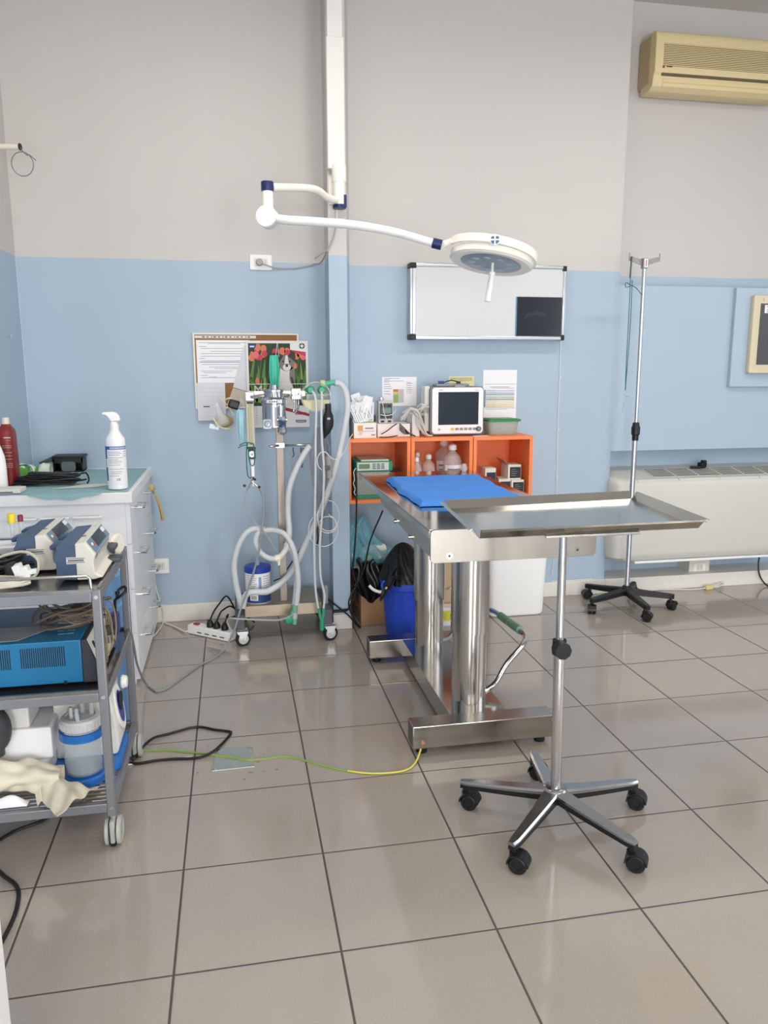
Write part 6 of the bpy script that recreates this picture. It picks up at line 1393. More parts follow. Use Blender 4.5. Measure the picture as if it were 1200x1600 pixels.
carton(1.400, 4.17, SH, 0.062, 0.12, 0.152, 'slim black fronted carton nearest the left side of the right cube')
carton(1.485, 4.17, SH, 0.068, 0.12, 0.088, 'black fronted carton at the bottom middle of the right cube', openf=True)
carton(1.560, 4.17, SH, 0.074, 0.13, 0.082, 'black fronted carton at the bottom right of the right cube')
carton(1.545, 4.18, SH+0.0825, 0.076, 0.12, 0.084, 'black fronted carton stacked on top in the right cube', openf=True)
# ------------------------------------------------ on top of the cubes
t = thing('electrode_carton', 'open white carton of sachets at the left end on the orange cubes', 'carton', (0.69, 4.2, TP)); m = MB()
m.box((0.634, 4.135, TP), (0.756, 4.138, TP+0.082)); m.box((0.634, 4.33, TP), (0.756, 4.333, TP+0.082)); m.box((0.634, 4.138, TP), (0.637, 4.33, TP+0.10)); m.box((0.753, 4.138, TP), (0.756, 4.33, TP+0.082)); m.box((0.637, 4.138, TP), (0.753, 4.33, TP+0.003))
m.build('box', mat('carton white', (238, 232, 226), 0.55), t)
m = MB(); m.box((0.637, 4.137, TP+0.0825), (0.758, 4.18, TP+0.0835), m=0)
m.box((0.655, 4.1335, TP+0.04), (0.682, 4.1349, TP+0.068), m=1); m.box((0.66, 4.1335, TP+0.016), (0.68, 4.1349, TP+0.034), m=2); m.box((0.695, 4.1335, TP+0.05), (0.74, 4.1349, TP+0.056), m=3); m.box((0.728, 4.1335, TP+0.014), (0.75, 4.1349, TP+0.02), m=3); m.box((0.66, 4.1335, TP+0.036), (0.75, 4.1349, TP+0.0375), m=3)
m.build('printed_front', [mat('carton green', (110, 176, 60), 0.5), mat('carton gold', (216, 160, 70), 0.5), mat('carton pink', (228, 200, 190), 0.5), M_print], t)
rng = random.Random(4)
for i in range(14):
    c_ = Vec((0.655+0.012*(i % 7)+rng.uniform(-0.004, 0.004), 4.15+0.022*(i//2 % 7)*0.9, TP+0.13+0.06*rng.random()*(1 if i > 4 else 0.3)))
    Rm = Matrix.Translation(c_) @ Matrix.Rotation(rng.uniform(-0.25, 0.25), 4, 'X') @ Matrix.Rotation(rng.uniform(-0.55, 0.3), 4, 'Y'); m = MB()
    m.box((-0.026, -0.0012, -0.055), (0.026, 0.0012, 0.055), bev=0.001, M=Rm)
    for j in range(4): m.box((-0.02+0.011*j, -0.0018, -0.045), (-0.017+0.011*j, -0.0013, 0.035-0.02*((i+j) % 3)), m=1, M=Rm)
    solo(m, 'sachet', [M_paper, mat('sachet print', (150, 150, 152), 0.7)], 'white printed sachet standing in the open carton on the orange cubes', 'sachet', 'sachets in the open carton')
m = MB(); m.box((0.77, 4.17, TP), (0.952, 4.34, TP+0.072), bev=0.003); solo(m, 'long_white_box', mat('pinkish white board', (236, 228, 224), 0.55), 'long white box under the small grey monitor', 'box')
OZ = TP+0.0725; t = thing('pulse_oximeter', 'small grey upright monitor standing on the white box', 'monitor', (0.82, 4.25, OZ)); zt = OZ+0.124
m = MB(); m.box((0.781, 4.2, OZ), (0.863, 4.25, zt), bev=0.004); m.build('case', mat('warm grey case', (196, 190, 184), 0.45), t)
m = MB(); m.box((0.788, 4.197, OZ+0.026), (0.857, 4.1995, zt-0.014)); m.box((0.80, 4.1955, OZ+0.055), (0.85, 4.1969, OZ+0.085), m=1); m.box((0.796, 4.1955, OZ+0.09), (0.818, 4.1969, OZ+0.102), m=2); m.box((0.83, 4.1955, OZ+0.09), (0.85, 4.1969, OZ+0.102), m=2)
for i in range(4): m.box((0.794+0.016*i, 4.1955, OZ+0.032), (0.804+0.016*i, 4.1969, OZ+0.045), m=2)
m.build('display', [M_dkgrey, mat('lcd teal', (92, 122, 120), 0.3), M_black], t)
m = MB()
for x_ in (0.803, 0.842): m.box((x_-0.01, 4.1985, OZ+0.006), (x_+0.01, 4.1999, OZ+0.016))
m.build('label_print', M_ink, t)
m = MB(); m.cyl((0.80, 4.22, zt+0.0005), (0.80, 4.22, zt+0.018), 0.01, n=14); m.cyl((0.79, 4.215, zt+0.01), (0.815, 4.215, zt+0.01), 0.005, n=10); m.build('socket', M_steel, t)
m = MB(); m.tube([(0.80, 4.215, zt+0.012), (0.802, 4.19, zt-0.01), (0.806, 4.185, zt-0.05), (0.815, 4.187, zt-0.085), (0.828, 4.19, zt-0.112)], 0.0022, n=6); m.tube([(0.79, 4.186, zt-0.075), (0.82, 4.183, zt-0.08), (0.855, 4.186, zt-0.074), (0.88, 4.2, zt-0.05)], 0.0022, n=6); m.build('sensor_lead', M_wcable, t)
m = MB(); m.box((0.742, 4.27, TP+0.073), (0.779, 4.33, TP+0.115), bev=0.003); m.box((0.73, 4.28, TP+0.116), (0.77, 4.34, TP+0.13), bev=0.003, m=1); solo(m, 'grey_adapter', [M_dkgrey, M_black], 'dark adapter behind the sachet carton', 'adapter')
m = MB(); m.box((0.915, 4.16, TP+0.0005), (0.958, 4.3, TP+0.125), bev=0.004, m=0); m.box((0.9585, 4.17, TP+0.02), (0.968, 4.28, TP+0.11), bev=0.003, m=1)
# keep the printer block on the orange top, right of the white box
bm_ = m.bm
for v in bm_.verts: v.co.x += 0.046
solo(m, 'white_printer_block', [mat('printer white', (230, 222, 220), 0.45), M_black], 'white upright block with dark side slot amid the cables on the orange cubes', 'device')
t = thing('monitor_cable_bundle', 'tangled pale grey cables left of the patient monitor', 'cable', (1.0, 4.2, TP)); m = MB(); rng = random.Random(8)
for k_ in range(11):
    s0 = rng.uniform(0, 0.03)
    m.tube([(0.895+rng.uniform(0, 0.02), 4.15+s0, TP+0.085+0.05*rng.random()), (0.95, 4.14+s0, TP+0.14+0.02*rng.random()), (0.99+rng.uniform(-0.01, 0.01), 4.13+s0, TP+0.11+0.04*rng.random()), (1.0+rng.uniform(-0.015, 0.02), 4.13+s0, TP+0.06+0.03*rng.random()), (1.015+0.02*rng.random(), 4.125+s0, TP+0.02), (1.04+0.03*rng.random(), 4.115+s0*0.5, TP+0.006)], 0.0036, n=7)
for k_ in range(6): m.tube([(0.985+rng.uniform(-0.02, 0.02), 4.16, TP+0.12+0.008*k_), (1.01, 4.14, TP+0.15+0.006*k_), (1.03+0.004*k_, 4.15, TP+0.16), (1.05, 4.18, TP+0.13+0.008*k_), (1.058, 4.2, TP+0.13)], 0.0036, n=7)
m.build('cable', mat('pale grey lead', (206, 202, 196), 0.45, var=0.06), t)
m = MB()
for k_ in range(4): m.tube([(0.885, 4.14, TP+0.075-0.01*k_), (0.91, 4.13, TP+0.05-0.01*k_), (0.94, 4.125, TP+0.02), (0.97, 4.12, TP+0.006)], 0.003, n=6)
m.tube([(0.78, 4.125, TP+0.02), (0.81, 4.125, TP+0.035), (0.845, 4.13, TP+0.06), (0.87, 4.14, TP+0.074)], 0.003, n=6); m.tube([(0.77, 4.115, TP+0.005), (0.82, 4.11, TP+0.005), (0.87, 4.115, TP+0.012)], 0.003, n=6); m.build('dark_cable', M_cable, t)
m = MB()
for z_ in (0.118, 0.142): m.cyl((1.018, 4.22, TP+z_), (1.06, 4.22, TP+z_), 0.011, n=14)
m.build('plug', mat('grey green plug', (176, 182, 172), 0.45), t)
# patient monitor
t = thing('patient_monitor', 'white patient monitor with large dark screen on the orange cubes', 'monitor', (1.22, 4.2, TP)); my = 4.16; mx, mz0, mz1 = 1.215, TP+0.006, 1.312; mw = 0.308
m = MB(); m.rprism((mx, my+0.0, (mz0+mz1)/2), mw, mz1-mz0, 0.13, 0.022, 'xz', bev=0.003); m.build('case', mat('monitor grey', (120, 122, 130), 0.45), t)
m = MB(); m.rprism((mx+0.002, my-0.008, (mz0+mz1)/2+0.001), mw-0.016, mz1-mz0-0.014, 0.0079, 0.018, 'xz', bev=0.002); m.build('bezel', mat('monitor white', (244, 238, 236), 0.4), t)
m = MB(); m.box((1.106, my-0.0092, 1.103), (1.336, my-0.0081, 1.282)); m.build('screen', mat('monitor glass', (46, 54, 64), 0.22, var=0.06, spec=0.15), t)
m = MB()
for i in range(6): m.box((1.178+i*0.0255, my-0.0094, 1.072), (1.198+i*0.0255, my-0.0081, 1.086), m=0 if i == 0 else 1)
m.cyl((1.112, my-0.0081, 1.078), (1.112, my-0.0094, 1.078), 0.007, n=16, m=2); m.box((1.108, my-0.0090, 1.292), (1.132, my-0.0081, 1.295), m=1); m.box((1.312, my-0.0090, 1.291), (1.336, my-0.0081, 1.293), m=1)
m.build('button', [mat('amber key', (226, 178, 84), 0.4), mat('grey key', (140, 138, 140), 0.4), mat('pink grey', (190, 170, 168), 0.4)], t)
m = MB(); m.cyl((1.337, my-0.0081, 1.079), (1.337, my-0.022, 1.079), 0.0135, n=26); m.cyl((1.337, my-0.022, 1.079), (1.337, my-0.0226, 1.079), 0.008, n=20, m=1); m.build('rotary_knob', [M_dkgrey, M_greym], t)
m = MB(); m.box((1.10, my+0.02, 1.3125), (1.29, my+0.11, 1.326), bev=0.004); m.rprism((1.23, my-0.002, 1.3135), 0.06, 0.012, 0.012, 0.004, 'xz'); m.build('top_handle', M_greym, t)
m = MB(); m.rprism((1.053, my+0.03, 1.19), 0.03, 0.25, 0.09, 0.012, 'xz', bev=0.003); m.build('side_module', M_offw, t)
m = MB(); m.cbox((1.135, my+0.05, 1.334), (0.03, 0.03, 0.014), bev=0.004); m.tube([(1.15, my+0.05, 1.332), (1.19, my+0.04, 1.345), (1.23, my+0.05, 1.336)], 0.003, n=6, m=1); m.cbox((1.235, my+0.05, 1.333), (0.02, 0.02, 0.012), m=1); m.build('probe_clip', [mat('clip blue', (40, 66, 140), 0.4), M_cable], t)
m = MB(); m.box((1.30, 4.10, TP), (1.385, 4.15, TP+0.001)); solo(m, 'white_card', M_paper, 'small white card lying in front of the patient monitor', 'card')
# food container
t = thing('food_container', 'translucent food box with green lid at the right end on the orange cubes', 'container', (1.5, 4.25, TP)); m = MB(); rings = []
for z_, w_, d_ in ((TP, 0.155, 0.13), (TP+0.004, 0.162, 0.136), (TP+0.075, 0.184, 0.15)):
    ring = []
    for i in range(40):
        th = 2*PI*i/40; ct, st = math.cos(th), math.sin(th); ring.append(Vec((1.495+w_/2*math.copysign(abs(ct)**0.35, ct), 4.24+d_/2*math.copysign(abs(st)**0.35, st), z_)))
    rings.append(ring)
m.ring_surface(rings); m.build('box', mat('frosted box', (206, 214, 202), 0.3, trans=0.45, ior=1.1, var=0.03), t)
m = MB(); m.rprism((1.495, 4.24, TP+0.0755), 0.20, 0.165, 0.011, 0.02, 'xy', bev=0.002); m.rprism((1.495, 4.24, TP+0.0865), 0.17, 0.135, 0.003, 0.015, 'xy', bev=0.001); m.build('lid', mat('lid green', (44, 130, 70), 0.4), t)
# ------------------------------------------------ sheets on the wall
def sheet(name, label, x0, x1, z0, z1, y, mt=None, cat='paper'):
    t = thing(name, label, cat, ((x0+x1)/2, y, z0)); m = MB(); m.box((x0, y-0.0012, z0), (x1, y, z1)); m.build('sheet', mt or M_paper, t); return t
def lines(m, x0, x1, zs, y, mi=0, h=0.0022, rng=None):
    for z_ in zs:
        e = x1-(rng.uniform(0, 0.4) if rng else 0)*(x1-x0); m.box((x0, y-0.0018, z_), (e, y-0.0012, z_+h), m=mi)
M_gr = [mat('chart red', (196, 120, 96), 0.7), mat('chart yellow', (214, 196, 120), 0.7), mat('chart green', (146, 178, 112), 0.7), mat('chart grey', (196, 192, 192), 0.7)]
yw = YR-0.0001; t = sheet('instruction_sheet', 'white sheet with small green and red scale above the cables', 0.843, 1.045, 1.196, 1.362, yw); m = MB(); rng = random.Random(6)
lines(m, 0.855, 0.90, [1.345, 1.332, 1.32, 1.308, 1.296, 1.28, 1.265], yw, 0, rng=rng); lines(m, 0.855, 0.985, [1.352, 1.338], yw, 0, rng=rng); lines(m, 0.985, 1.025, [1.33, 1.322, 1.312, 1.30, 1.29, 1.28, 1.27], yw, 0, rng=rng)
for i, (z0, z1) in enumerate(((1.278, 1.292), (1.262, 1.278), (1.215, 1.262))): m.box((0.908, yw-0.0018, z0), (0.938, yw-0.0012, z1), m=1+i)
m.box((0.9385, yw-0.0018, 1.215), (0.97, yw-0.0012, 1.292), m=4); m.build('print', [M_print]+M_gr, t)
t = sheet('yellow_note', 'pale yellow printed strip on the wall above the patient monitor', 1.238, 1.392, 1.305, 1.364, yw, mat('pale yellow paper', (226, 218, 164), 0.7)); m = MB(); lines(m, 1.248, 1.38, [1.352, 1.346, 1.338], yw, 0, 0.0025); m.build('print', mat('olive print', (140, 124, 74), 0.7), t)
t = sheet('drip_chart', 'tall white sheet with coloured table on the wall right of the patient monitor', 1.447, 1.655, 1.10, 1.40, yw, M_paper); m = MB()
lines(m, 1.49, 1.61, [1.300], yw, 5); lines(m, 1.505, 1.64, [1.293], yw, 0, 0.0015); lines(m, 1.455, 1.65, [1.316, 1.176], yw, 6, 0.003)
cols_ = [6, 6, 0, 6, 3, 0, 7, 7, 2, 2]
for i in range(10):
    z_ = 1.277-0.0105*i; m.box((1.463, yw-0.0018, z_), (1.642, yw-0.0013, z_+0.0066), m=cols_[i])
    m.box((1.463, yw-0.0020, z_+0.002), (1.49, yw-0.0018, z_+0.004), m=4); m.box((1.502, yw-0.0020, z_+0.002), (1.522, yw-0.0018, z_+0.004), m=4)
for i in range(17): m.box((1.53+i*0.0068, yw-0.0021, 1.183), (1.5312+i*0.0068, yw-0.0018, 1.285), m=8)
m.box((1.455, yw-0.0018, 1.183), (1.4625, yw-0.0012, 1.285), m=9); lines(m, 1.465, 1.6, [1.17], yw, 0, 0.0015)
m.build('table_print', [M_print]+M_gr+[mat('title maroon', (120, 60, 80), 0.7), mat('table blue', (176, 194, 214), 0.7), mat('table cream', (226, 214, 160), 0.7), M_paper, mat('table header blue', (96, 124, 150), 0.7)], t)
# ================================================================== corkboard and calendar (left of the pillar)
yw = YL-0.0008
t = thing('corkboard', 'cork notice board with thin pale frame on the blue wall', 'notice board', (0.08, yw, 1.2)); x0, x1, z0, z1 = -0.200, 0.366, 1.196, 1.600
m = MB(); m.box((x0+0.008, yw-0.008, z0+0.008), (x1-0.008, yw, z1-0.008)); m.build('cork_panel', M_corkb, t)
m = MB(); f = 0.010; yf = yw-0.014
m.box((x0, yf, z0), (x0+f, yw, z1), bev=0.002); m.box((x1-f, yf, z0), (x1, yw, z1), bev=0.002); m.box((x0+f, yf, z1-f), (x1-f, yw, z1), bev=0.002); m.box((x0+f, yf, z0), (x1-f, yw, z0+f), bev=0.002); m.build('frame', M_offw, t)
yc = yw-0.0085
rng = random.Random(12)
t = sheet('label_strip', 'narrow cream strip of print along the top of the corkboard', x0+0.012, 0.135, z1-0.028, z1-0.014, yc, M_paper2); m = MB()
for i in range(13): m.box((-0.15+i*0.02+0.004*(i % 3), yc-0.0017, z1-0.0235), (-0.15+i*0.02+0.014, yc-0.0012, z1-0.0185))
m.build('print', M_ink, t)
t = sheet('protocol_sheet', 'large white typed sheet pinned on the corkboard', -0.183, 0.10, 1.335, 1.562, yc-0.0002, M_paper); m = MB(); q = [(1.548, -0.17, 0.09, 1), (1.543, -0.12, 0.05, 0), (1.527, -0.17, -0.13, 1), (1.517, -0.16, 0.075, 0), (1.502, -0.11, 0.06, 0), (1.49, -0.16, 0.07, 0), (1.476, -0.16, 0.06, 0), (1.464, -0.17, -0.14, 1), (1.452, -0.16, 0.06, 1), (1.444, -0.17, 0.055, 2), (1.432, -0.16, 0.07, 0), (1.418, -0.12, 0.05, 0), (1.41, -0.09, 0.04, 0), (1.397, -0.165, 0.0, 0), (1.389, -0.15, -0.03, 1), (1.374, -0.165, -0.13, 1), (1.366, -0.12, -0.08, 0), (1.362, -0.165, 0.02, 1)]
for z_, a, b, k_ in q: m.box((a, yc-0.0019, z_), (b, yc-0.0014, z_+(0.0032 if k_ == 2 else 0.0018)), m=1 if k_ else 0)
m.build('print', [M_print, mat('bluish print', (96, 104, 158), 0.7)], t)
M_sheetw = mat('greyish paper', (216, 215, 220), 0.75)
t = thing('leaning_sheet', 'white sheet leaning diagonally behind the left edge of the calendar', 'paper', (0.07, yc, 1.2)); m = MB()
m.prism([V(381, 540, yc-0.003), V(387, 540, yc-0.003), V(387, 612, yc-0.003), V(364, 605, yc-0.003)], (0, 0.0015, 0)); m.prism([V(364, 606, yc-0.0035), V(388, 613, yc-0.0035), V(388, 636, yc-0.0035), V(355, 632, yc-0.0035)], (0, 0.0015, 0), m=1); m.build('sheet', [M_sheetw, mat('beige leaflet', (200, 190, 172), 0.7)], t)
t = sheet('lower_note', 'white lined note hanging over the lower edge of the corkboard', V(309, 640, yc).x, V(353, 640, yc).x, V(330, 657, yc).z, V(330, 598, yc).z, yw-0.0141, M_sheetw); m = MB(); z1n = V(330, 598, yc).z
lines(m, V(311, 640, yc).x, V(350, 640, yc).x, [z1n-0.03-0.022*i for i in range(8)], yw-0.0141, 0, 0.001); c_ = V(322, 635.5, yw-0.018); m.box((c_.x-0.015, yw-0.0158, c_.z-0.002), (c_.x+0.02, yw-0.0153, c_.z+0.003), m=1); m.build('print', [mat('faint rule', (190, 186, 190), 0.7), M_ink], t)
# calendar: tulip meadow picture with a sitting animal, month name below
yk = yw-0.018; kx0, kx1, kz0, kz1 = 0.079, 0.415, 1.090, 1.560
t = thing('wall_calendar', 'wall calendar with tulip picture hanging over the corkboard', 'calendar', ((kx0+kx1)/2, yk, kz0))
m = MB(); m.box((kx0, yk-0.003, kz0), (kx1, yk, kz1)); m.build('page', mat('calendar paper', (228, 226, 226), 0.6), t)
yp = yk-0.0032; ix0, ix1, iz0, iz1 = kx0+0.012, kx1-0.013, V(430, 634, yk).z, kz1-0.014
m = MB(); rng = random.Random(21)
m.box((ix0, yp-0.0004, iz0), (ix1, yp, iz1), m=0)
def flat(poly, mi, lay): m.prism([Vec((x, yp-0.0004-0.00012*lay, z)) for x, z in poly], (0, 0.0001, 0), m=mi)
W_, H_ = ix1-ix0, iz1-iz0
def cl(x): return min(max(x, ix0), ix1)
for i in range(70):                                    # tulip leaves
    bx = ix0+rng.random()*W_; bz = iz0+(0.02+0.45*rng.random())*H_; l_ = (0.18+0.28*rng.random())*H_; lean = rng.uniform(-0.25, 0.25)*l_; w_ = 0.005+0.006*rng.random()
    flat([(cl(bx-w_), bz), (cl(bx+w_), bz), (cl(bx+lean*0.6+w_*0.7), bz+l_*0.6), (cl(bx+lean), min(bz+l_, iz1)), (cl(bx+lean*0.5-w_*0.5), bz+l_*0.55)], rng.choice((1, 2, 3)), 1+i % 5)
for i in range(26):                                    # blossoms along the top
    bx = ix0+0.01+rng.random()*(W_-0.02); bz = iz1-0.02-rng.random()*0.20*H_; r_ = 0.011+0.008*rng.random()
    flat([(cl(bx+r_*1.0*math.cos(a_)), min(iz1, bz+r_*1.25*math.sin(a_))) for a_ in [2*PI*j/10 for j in range(10)]], rng.choice((4, 5, 6, 4)), 7+i % 4)
for bx, bz in ((ix0+0.045, iz0+0.40*H_), (ix0+0.075, iz0+0.13*H_), (ix0+0.02, iz1-0.06), (ix1-0.06, iz1-0.12)):
    flat([(bx+0.011*math.cos(2*PI*j/10), bz+0.018*math.sin(2*PI*j/10)) for j in range(10)], 6, 12)
flat([(ix0+0.11, iz1-0.06), (ix0+0.15, iz1-0.06), (ix0+0.15, iz0+0.06), (ix0+0.10, iz0), (ix0+0.05, iz0), (ix0+0.105, iz0+0.12)], 0, 12)
ax_, az_ = ix0+0.205, iz1-0.105                          # generic grey and white pet: ears, head, chest
def el(cx, cz, rx, rz, mi, lay, n=16, a0=0.0): flat([(cx+rx*math.cos(2*PI*j/n+a0), cz+rz*math.sin(2*PI*j/n+a0)) for j in range(n)], mi, lay)
flat([(ax_-0.035, az_-0.02), (ax_+0.03, az_-0.02), (ax_+0.042, az_-0.12), (ax_+0.055, iz0), (ax_-0.06, iz0), (ax_-0.045, az_-0.12)], 7, 12.2)
el(ax_, az_, 0.043, 0.045, 8, 13); el(ax_+0.03, az_-0.07, 0.016, 0.05, 8, 13, a0=0.2)
flat([(ax_+0.008, az_+0.036), (ax_+0.026, az_+0.062), (ax_+0.044, az_+0.068), (ax_+0.05, az_+0.03), (ax_+0.04, az_+0.01)], 9, 14)
flat([(ax_-0.015, az_+0.04), (ax_-0.055, az_+0.058), (ax_-0.083, az_+0.045), (ax_-0.078, az_-0.01), (ax_-0.055, az_-0.04), (ax_-0.04, az_+0.0)], 9, 14)
flat([(ax_-0.005, az_+0.04), (ax_+0.006, az_+0.04), (ax_+0.014, az_-0.01), (ax_-0.012, az_-0.01)], 7, 15); el(ax_+0.001, az_-0.024, 0.022, 0.019, 7, 15); el(ax_+0.001, az_-0.016, 0.008, 0.006, 9, 16)
for s_ in (-1, 1): el(ax_+s_*0.019, az_+0.008, 0.0055, 0.0055, 9, 16, n=10)
flat([(ax_+0.02, az_-0.075), (ax_+0.03, az_-0.078), (ax_+0.058, az_-0.165), (ax_+0.04, az_-0.17)], 9, 16)
flat([(ix1-0.085, iz1), (ix1, iz1), (ix1, iz1-0.046), (ix1-0.085, iz1-0.034)], 10, 18); flat([(ix1-0.09, iz1-0.034), (ix1, iz1-0.046), (ix1, iz1-0.07)], 4, 17)
for i in range(8):
    a_ = 2*PI*i/8; flat([(ix1-0.02+0.012*math.cos(a_)+0.006*math.cos(b), iz1-0.014+0.012*math.sin(a_)+0.005*math.sin(b)) for b in [2*PI*j/6 for j in range(6)]], 9 if i % 2 else 8, 20)
flat([(ix0+0.006, iz1-0.006), (ix0+0.046, iz1-0.006), (ix0+0.038, iz1-0.026), (ix0+0.006, iz1-0.026)], 11, 18); flat([(ix0+0.01, iz1-0.014), (ix0+0.034, iz1-0.014), (ix0+0.032, iz1-0.021), (ix0+0.01, iz1-0.021)], 10, 19)
flat([(kx1-0.16, iz0-0.02), (kx1, iz0-0.06), (kx1, iz0-0.045), (kx1-0.16, iz0-0.001)], 12, 6)
zz = V(460, 646, yk).z; z2 = V(460, 658, yk).z
for z_, mi in ((zz, 12), (z2, 13)):
    m.box((kx1-0.075, yp-0.0006, z_-0.0065), (kx1-0.018, yp, z_+0.0065), m=mi)
    for i in range(9): m.box((kx1-0.07+i*0.0054, yp-0.0009, z_-0.0028), (kx1-0.0665+i*0.0054, yp-0.0006, z_+0.0028), m=10)
for i in range(9): m.box((kx0+0.045, yp-0.0005, kz0+0.018+i*0.012), (kx0+0.05, yp, kz0+0.021+i*0.012), m=14)
m.text('Maggio', (V(396.5, 611, yk).x, yp-0.0028, V(425, 609.5, yk).z), 0.062, '-y', 15, 0.0003, bold=0.02, align='LEFT')
m.box((ix0, yp-0.0026, V(430, 600.5, yk).z), (ix1, yp-0.0022, V(430, 599.5, yk).z), m=10)
m.build('picture', [mat('deep leaf shade', (38, 58, 32), 0.6), mat('leaf green a', (86, 128, 54), 0.6), mat('leaf green b', (122, 158, 72), 0.6), mat('leaf green c', (58, 98, 44), 0.6), mat('tulip red', (196, 60, 78), 0.6), mat('tulip pink', (222, 104, 120), 0.6), mat('tulip orange', (214, 120, 84), 0.6), mat('pet white', (222, 218, 212), 0.6), mat('pet grey', (128, 118, 112), 0.6), mat('pet dark', (58, 50, 48), 0.6), mat('calendar white', (232, 230, 230), 0.6), mat('calendar blue', (44, 70, 150), 0.6), mat('calendar maroon', (160, 40, 60), 0.6), mat('calendar navy', (34, 40, 70), 0.6), mat('day print', (130, 130, 130), 0.6), mat('month lettering', (206, 204, 184), 0.6)], t)

# ================================================================== floor things
M_box = M_card
t = thing('cardboard_box', 'open brown cardboard box with black liner behind the blue bucket', 'cardboard box', (0.78, 4.2, 0)); m = MB(); bx0, bx1, by0, by1, bh = 0.655, 0.985, 4.075, 4.385, 0.30
m.box((bx0, by0, 0.002), (bx1, by0+0.004, bh-0.06)); m.box((bx0, by1-0.004, 0.002), (bx1, by1, bh)); m.box((bx0, by0+0.004, 0.002), (bx0+0.004, by1-0.004, bh)); m.box((bx1-0.004, by0+0.004, 0.002), (bx1, by1-0.004, bh)); m.box((bx0, by0, 0.0), (bx1, by1, 0.003))
m.prism([(bx0, by0+0.01, bh), (bx0, by1-0.01, bh), (bx0-0.03, by1-0.01, bh+0.05), (bx0-0.03, by0+0.01, bh+0.05)], (0.003, 0, 0.001)); m.build('box', M_box, t)
m = MB(); m.box((bx0-0.0008, 4.15, 0.10), (bx0-0.0002, 4.24, 0.16)); m.box((bx0-0.0008, 4.12, 0.06), (bx0-0.0002, 4.27, 0.066)); m.build('box_print', mat('box print', (110, 80, 60), 0.8), t)
def bagshape(c, rx, ry, rz, k, seed, zmin=0.0, pinch=0.0):
    rng = random.Random(seed); ph = [rng.uniform(0, 6) for _ in range(6)]
    def fn(u, v):
        th = 2*PI*u; fi = PI*v; rr = 1+k*(0.5*math.sin(3*th+ph[0]+4*fi)+0.35*math.sin(7*th+ph[1]-3*fi)+0.25*math.sin(13*th+ph[2]+9*fi)+0.2*math.sin(5*fi+ph[3]))
        s = math.sin(fi)*(1-pinch*(1-v)**3); z = c[2]-rz*-1*math.cos(fi)*1.0
        return Vec((c[0]+rx*rr*s*math.cos(th), c[1]+ry*rr*s*math.sin(th), max(zmin, c[2]+rz*math.cos(fi)*rr)))
    return fn
def drapebag(u, v):                                # liner folded over the near left corner of the box
    x = 0.628+0.19*u; top = 0.345-0.03*u; f = 0.008*math.sin(15*u+3*v)+0.005*math.sin(31*u-5*v)
    if v < 0.35: t_ = v/0.35; return Vec((x+0.03*(1-t_), 4.22-0.15*t_, top+0.03*math.sin(PI*t_*0.6)+f))
    t_ = (v-0.35)/0.65; L_ = 0.15+0.09*math.sin(PI*min(1, u*1.15))**0.8-0.03*u
    return Vec((x+0.012*math.sin(6*t_+9*u), 4.068-0.012*math.sin(PI*t_)+f, top+0.028-L_*t_))
m = MB(); m.sheet(drapebag, 44, 36, thick=0.002)
def mound(u, v):
    x, y = 0.64+0.34*u, 4.07+0.30*v; e = math.sin(PI*u)**0.5*math.sin(PI*v)**0.5
    return Vec((x, y, 0.29+0.06*e+0.014*math.sin(23*u+11*v)*e+0.010*math.sin(17*v-29*u)*e))
m.sheet(mound, 40, 34)
solo(m, 'black_liner_bag', M_bag, 'black plastic liner spilling over the edge of the cardboard box', 'bag')
M_bbag = mat('thin blue plastic film', (120, 190, 206), 0.16, alpha=0.5, var=0.15, scale=18, bump=0.6)
m = MB(); cB = Vec((0.735, 4.20, 0.33))
def bluebag(u, v):
    th = 2*PI*u; z = v; w_ = (1-v)**0.8*0.16+0.006; fold = 1+0.14*math.sin(5*th+7*v)+0.09*math.sin(11*th-9*v)
    return Vec((cB.x-0.01-0.045*v+w_*fold*1.0*math.cos(th)+0.02*math.sin(7*v), cB.y+w_*0.65*fold*math.sin(th), cB.z+0.275*v-0.03*math.cos(th)*v*(1-v)*4))
m.sheet(bluebag, 56, 26); solo(m, 'blue_clear_bag', M_bbag, 'thin blue transparent bag of rubbish on top of the cardboard box', 'bag')
m = MB(); m.cbox((0.745, 4.17, 0.395), (0.15, 0.05, 0.085), bev=0.02, ry=-0.1, rz=0.1); m.ell((0.70, 4.15, 0.37), (0.05, 0.035, 0.035), m=1, nu=14, nv=8); solo(m, 'rubbish_papers', [M_paper2, mat('pale green paper', (140, 190, 160), 0.6)], 'crumpled white and green papers inside the blue transparent bag', 'rubbish')
# blue bucket with black liner
bc = Vec((0.888, 3.925, 0)); t = thing('blue_bucket', 'blue ribbed plastic bucket behind the operating table base', 'bucket', bc); M_bb = mat('bucket blue', (46, 82, 206), 0.42, var=0.03); m = MB(); rings = []
for z_, r_ in ((0.0, 0.112), (0.004, 0.117), (0.01, 0.118), (0.24, 0.137), (0.262, 0.139), (0.268, 0.148), (0.302, 0.151), (0.306, 0.15), (0.306, 0.143), (0.26, 0.136), (0.02, 0.112)):
    ring = []
    for i in range(96):
        th = 2*PI*i/96; k_ = 1.0
        if 0.008 < z_ < 0.25 and r_ > 0.1125: k_ = 1-0.045*(math.cos(9*th+0.6) > 0.45)
        ring.append(bc+Vec((r_*k_*math.cos(th), r_*k_*math.sin(th), z_)))
    rings.append(ring)
m.ring_surface(rings, cap1=True); m.build('bucket', M_bb, t)
m = MB(); hx = V(598, 918, 3.90); m.tube([V(601, 908, 3.86), V(597, 915, 3.85), V(600, 922, 3.84), V(608, 925, 3.83)], 0.0085, n=10); m.build('handle_lug', M_bb, t)
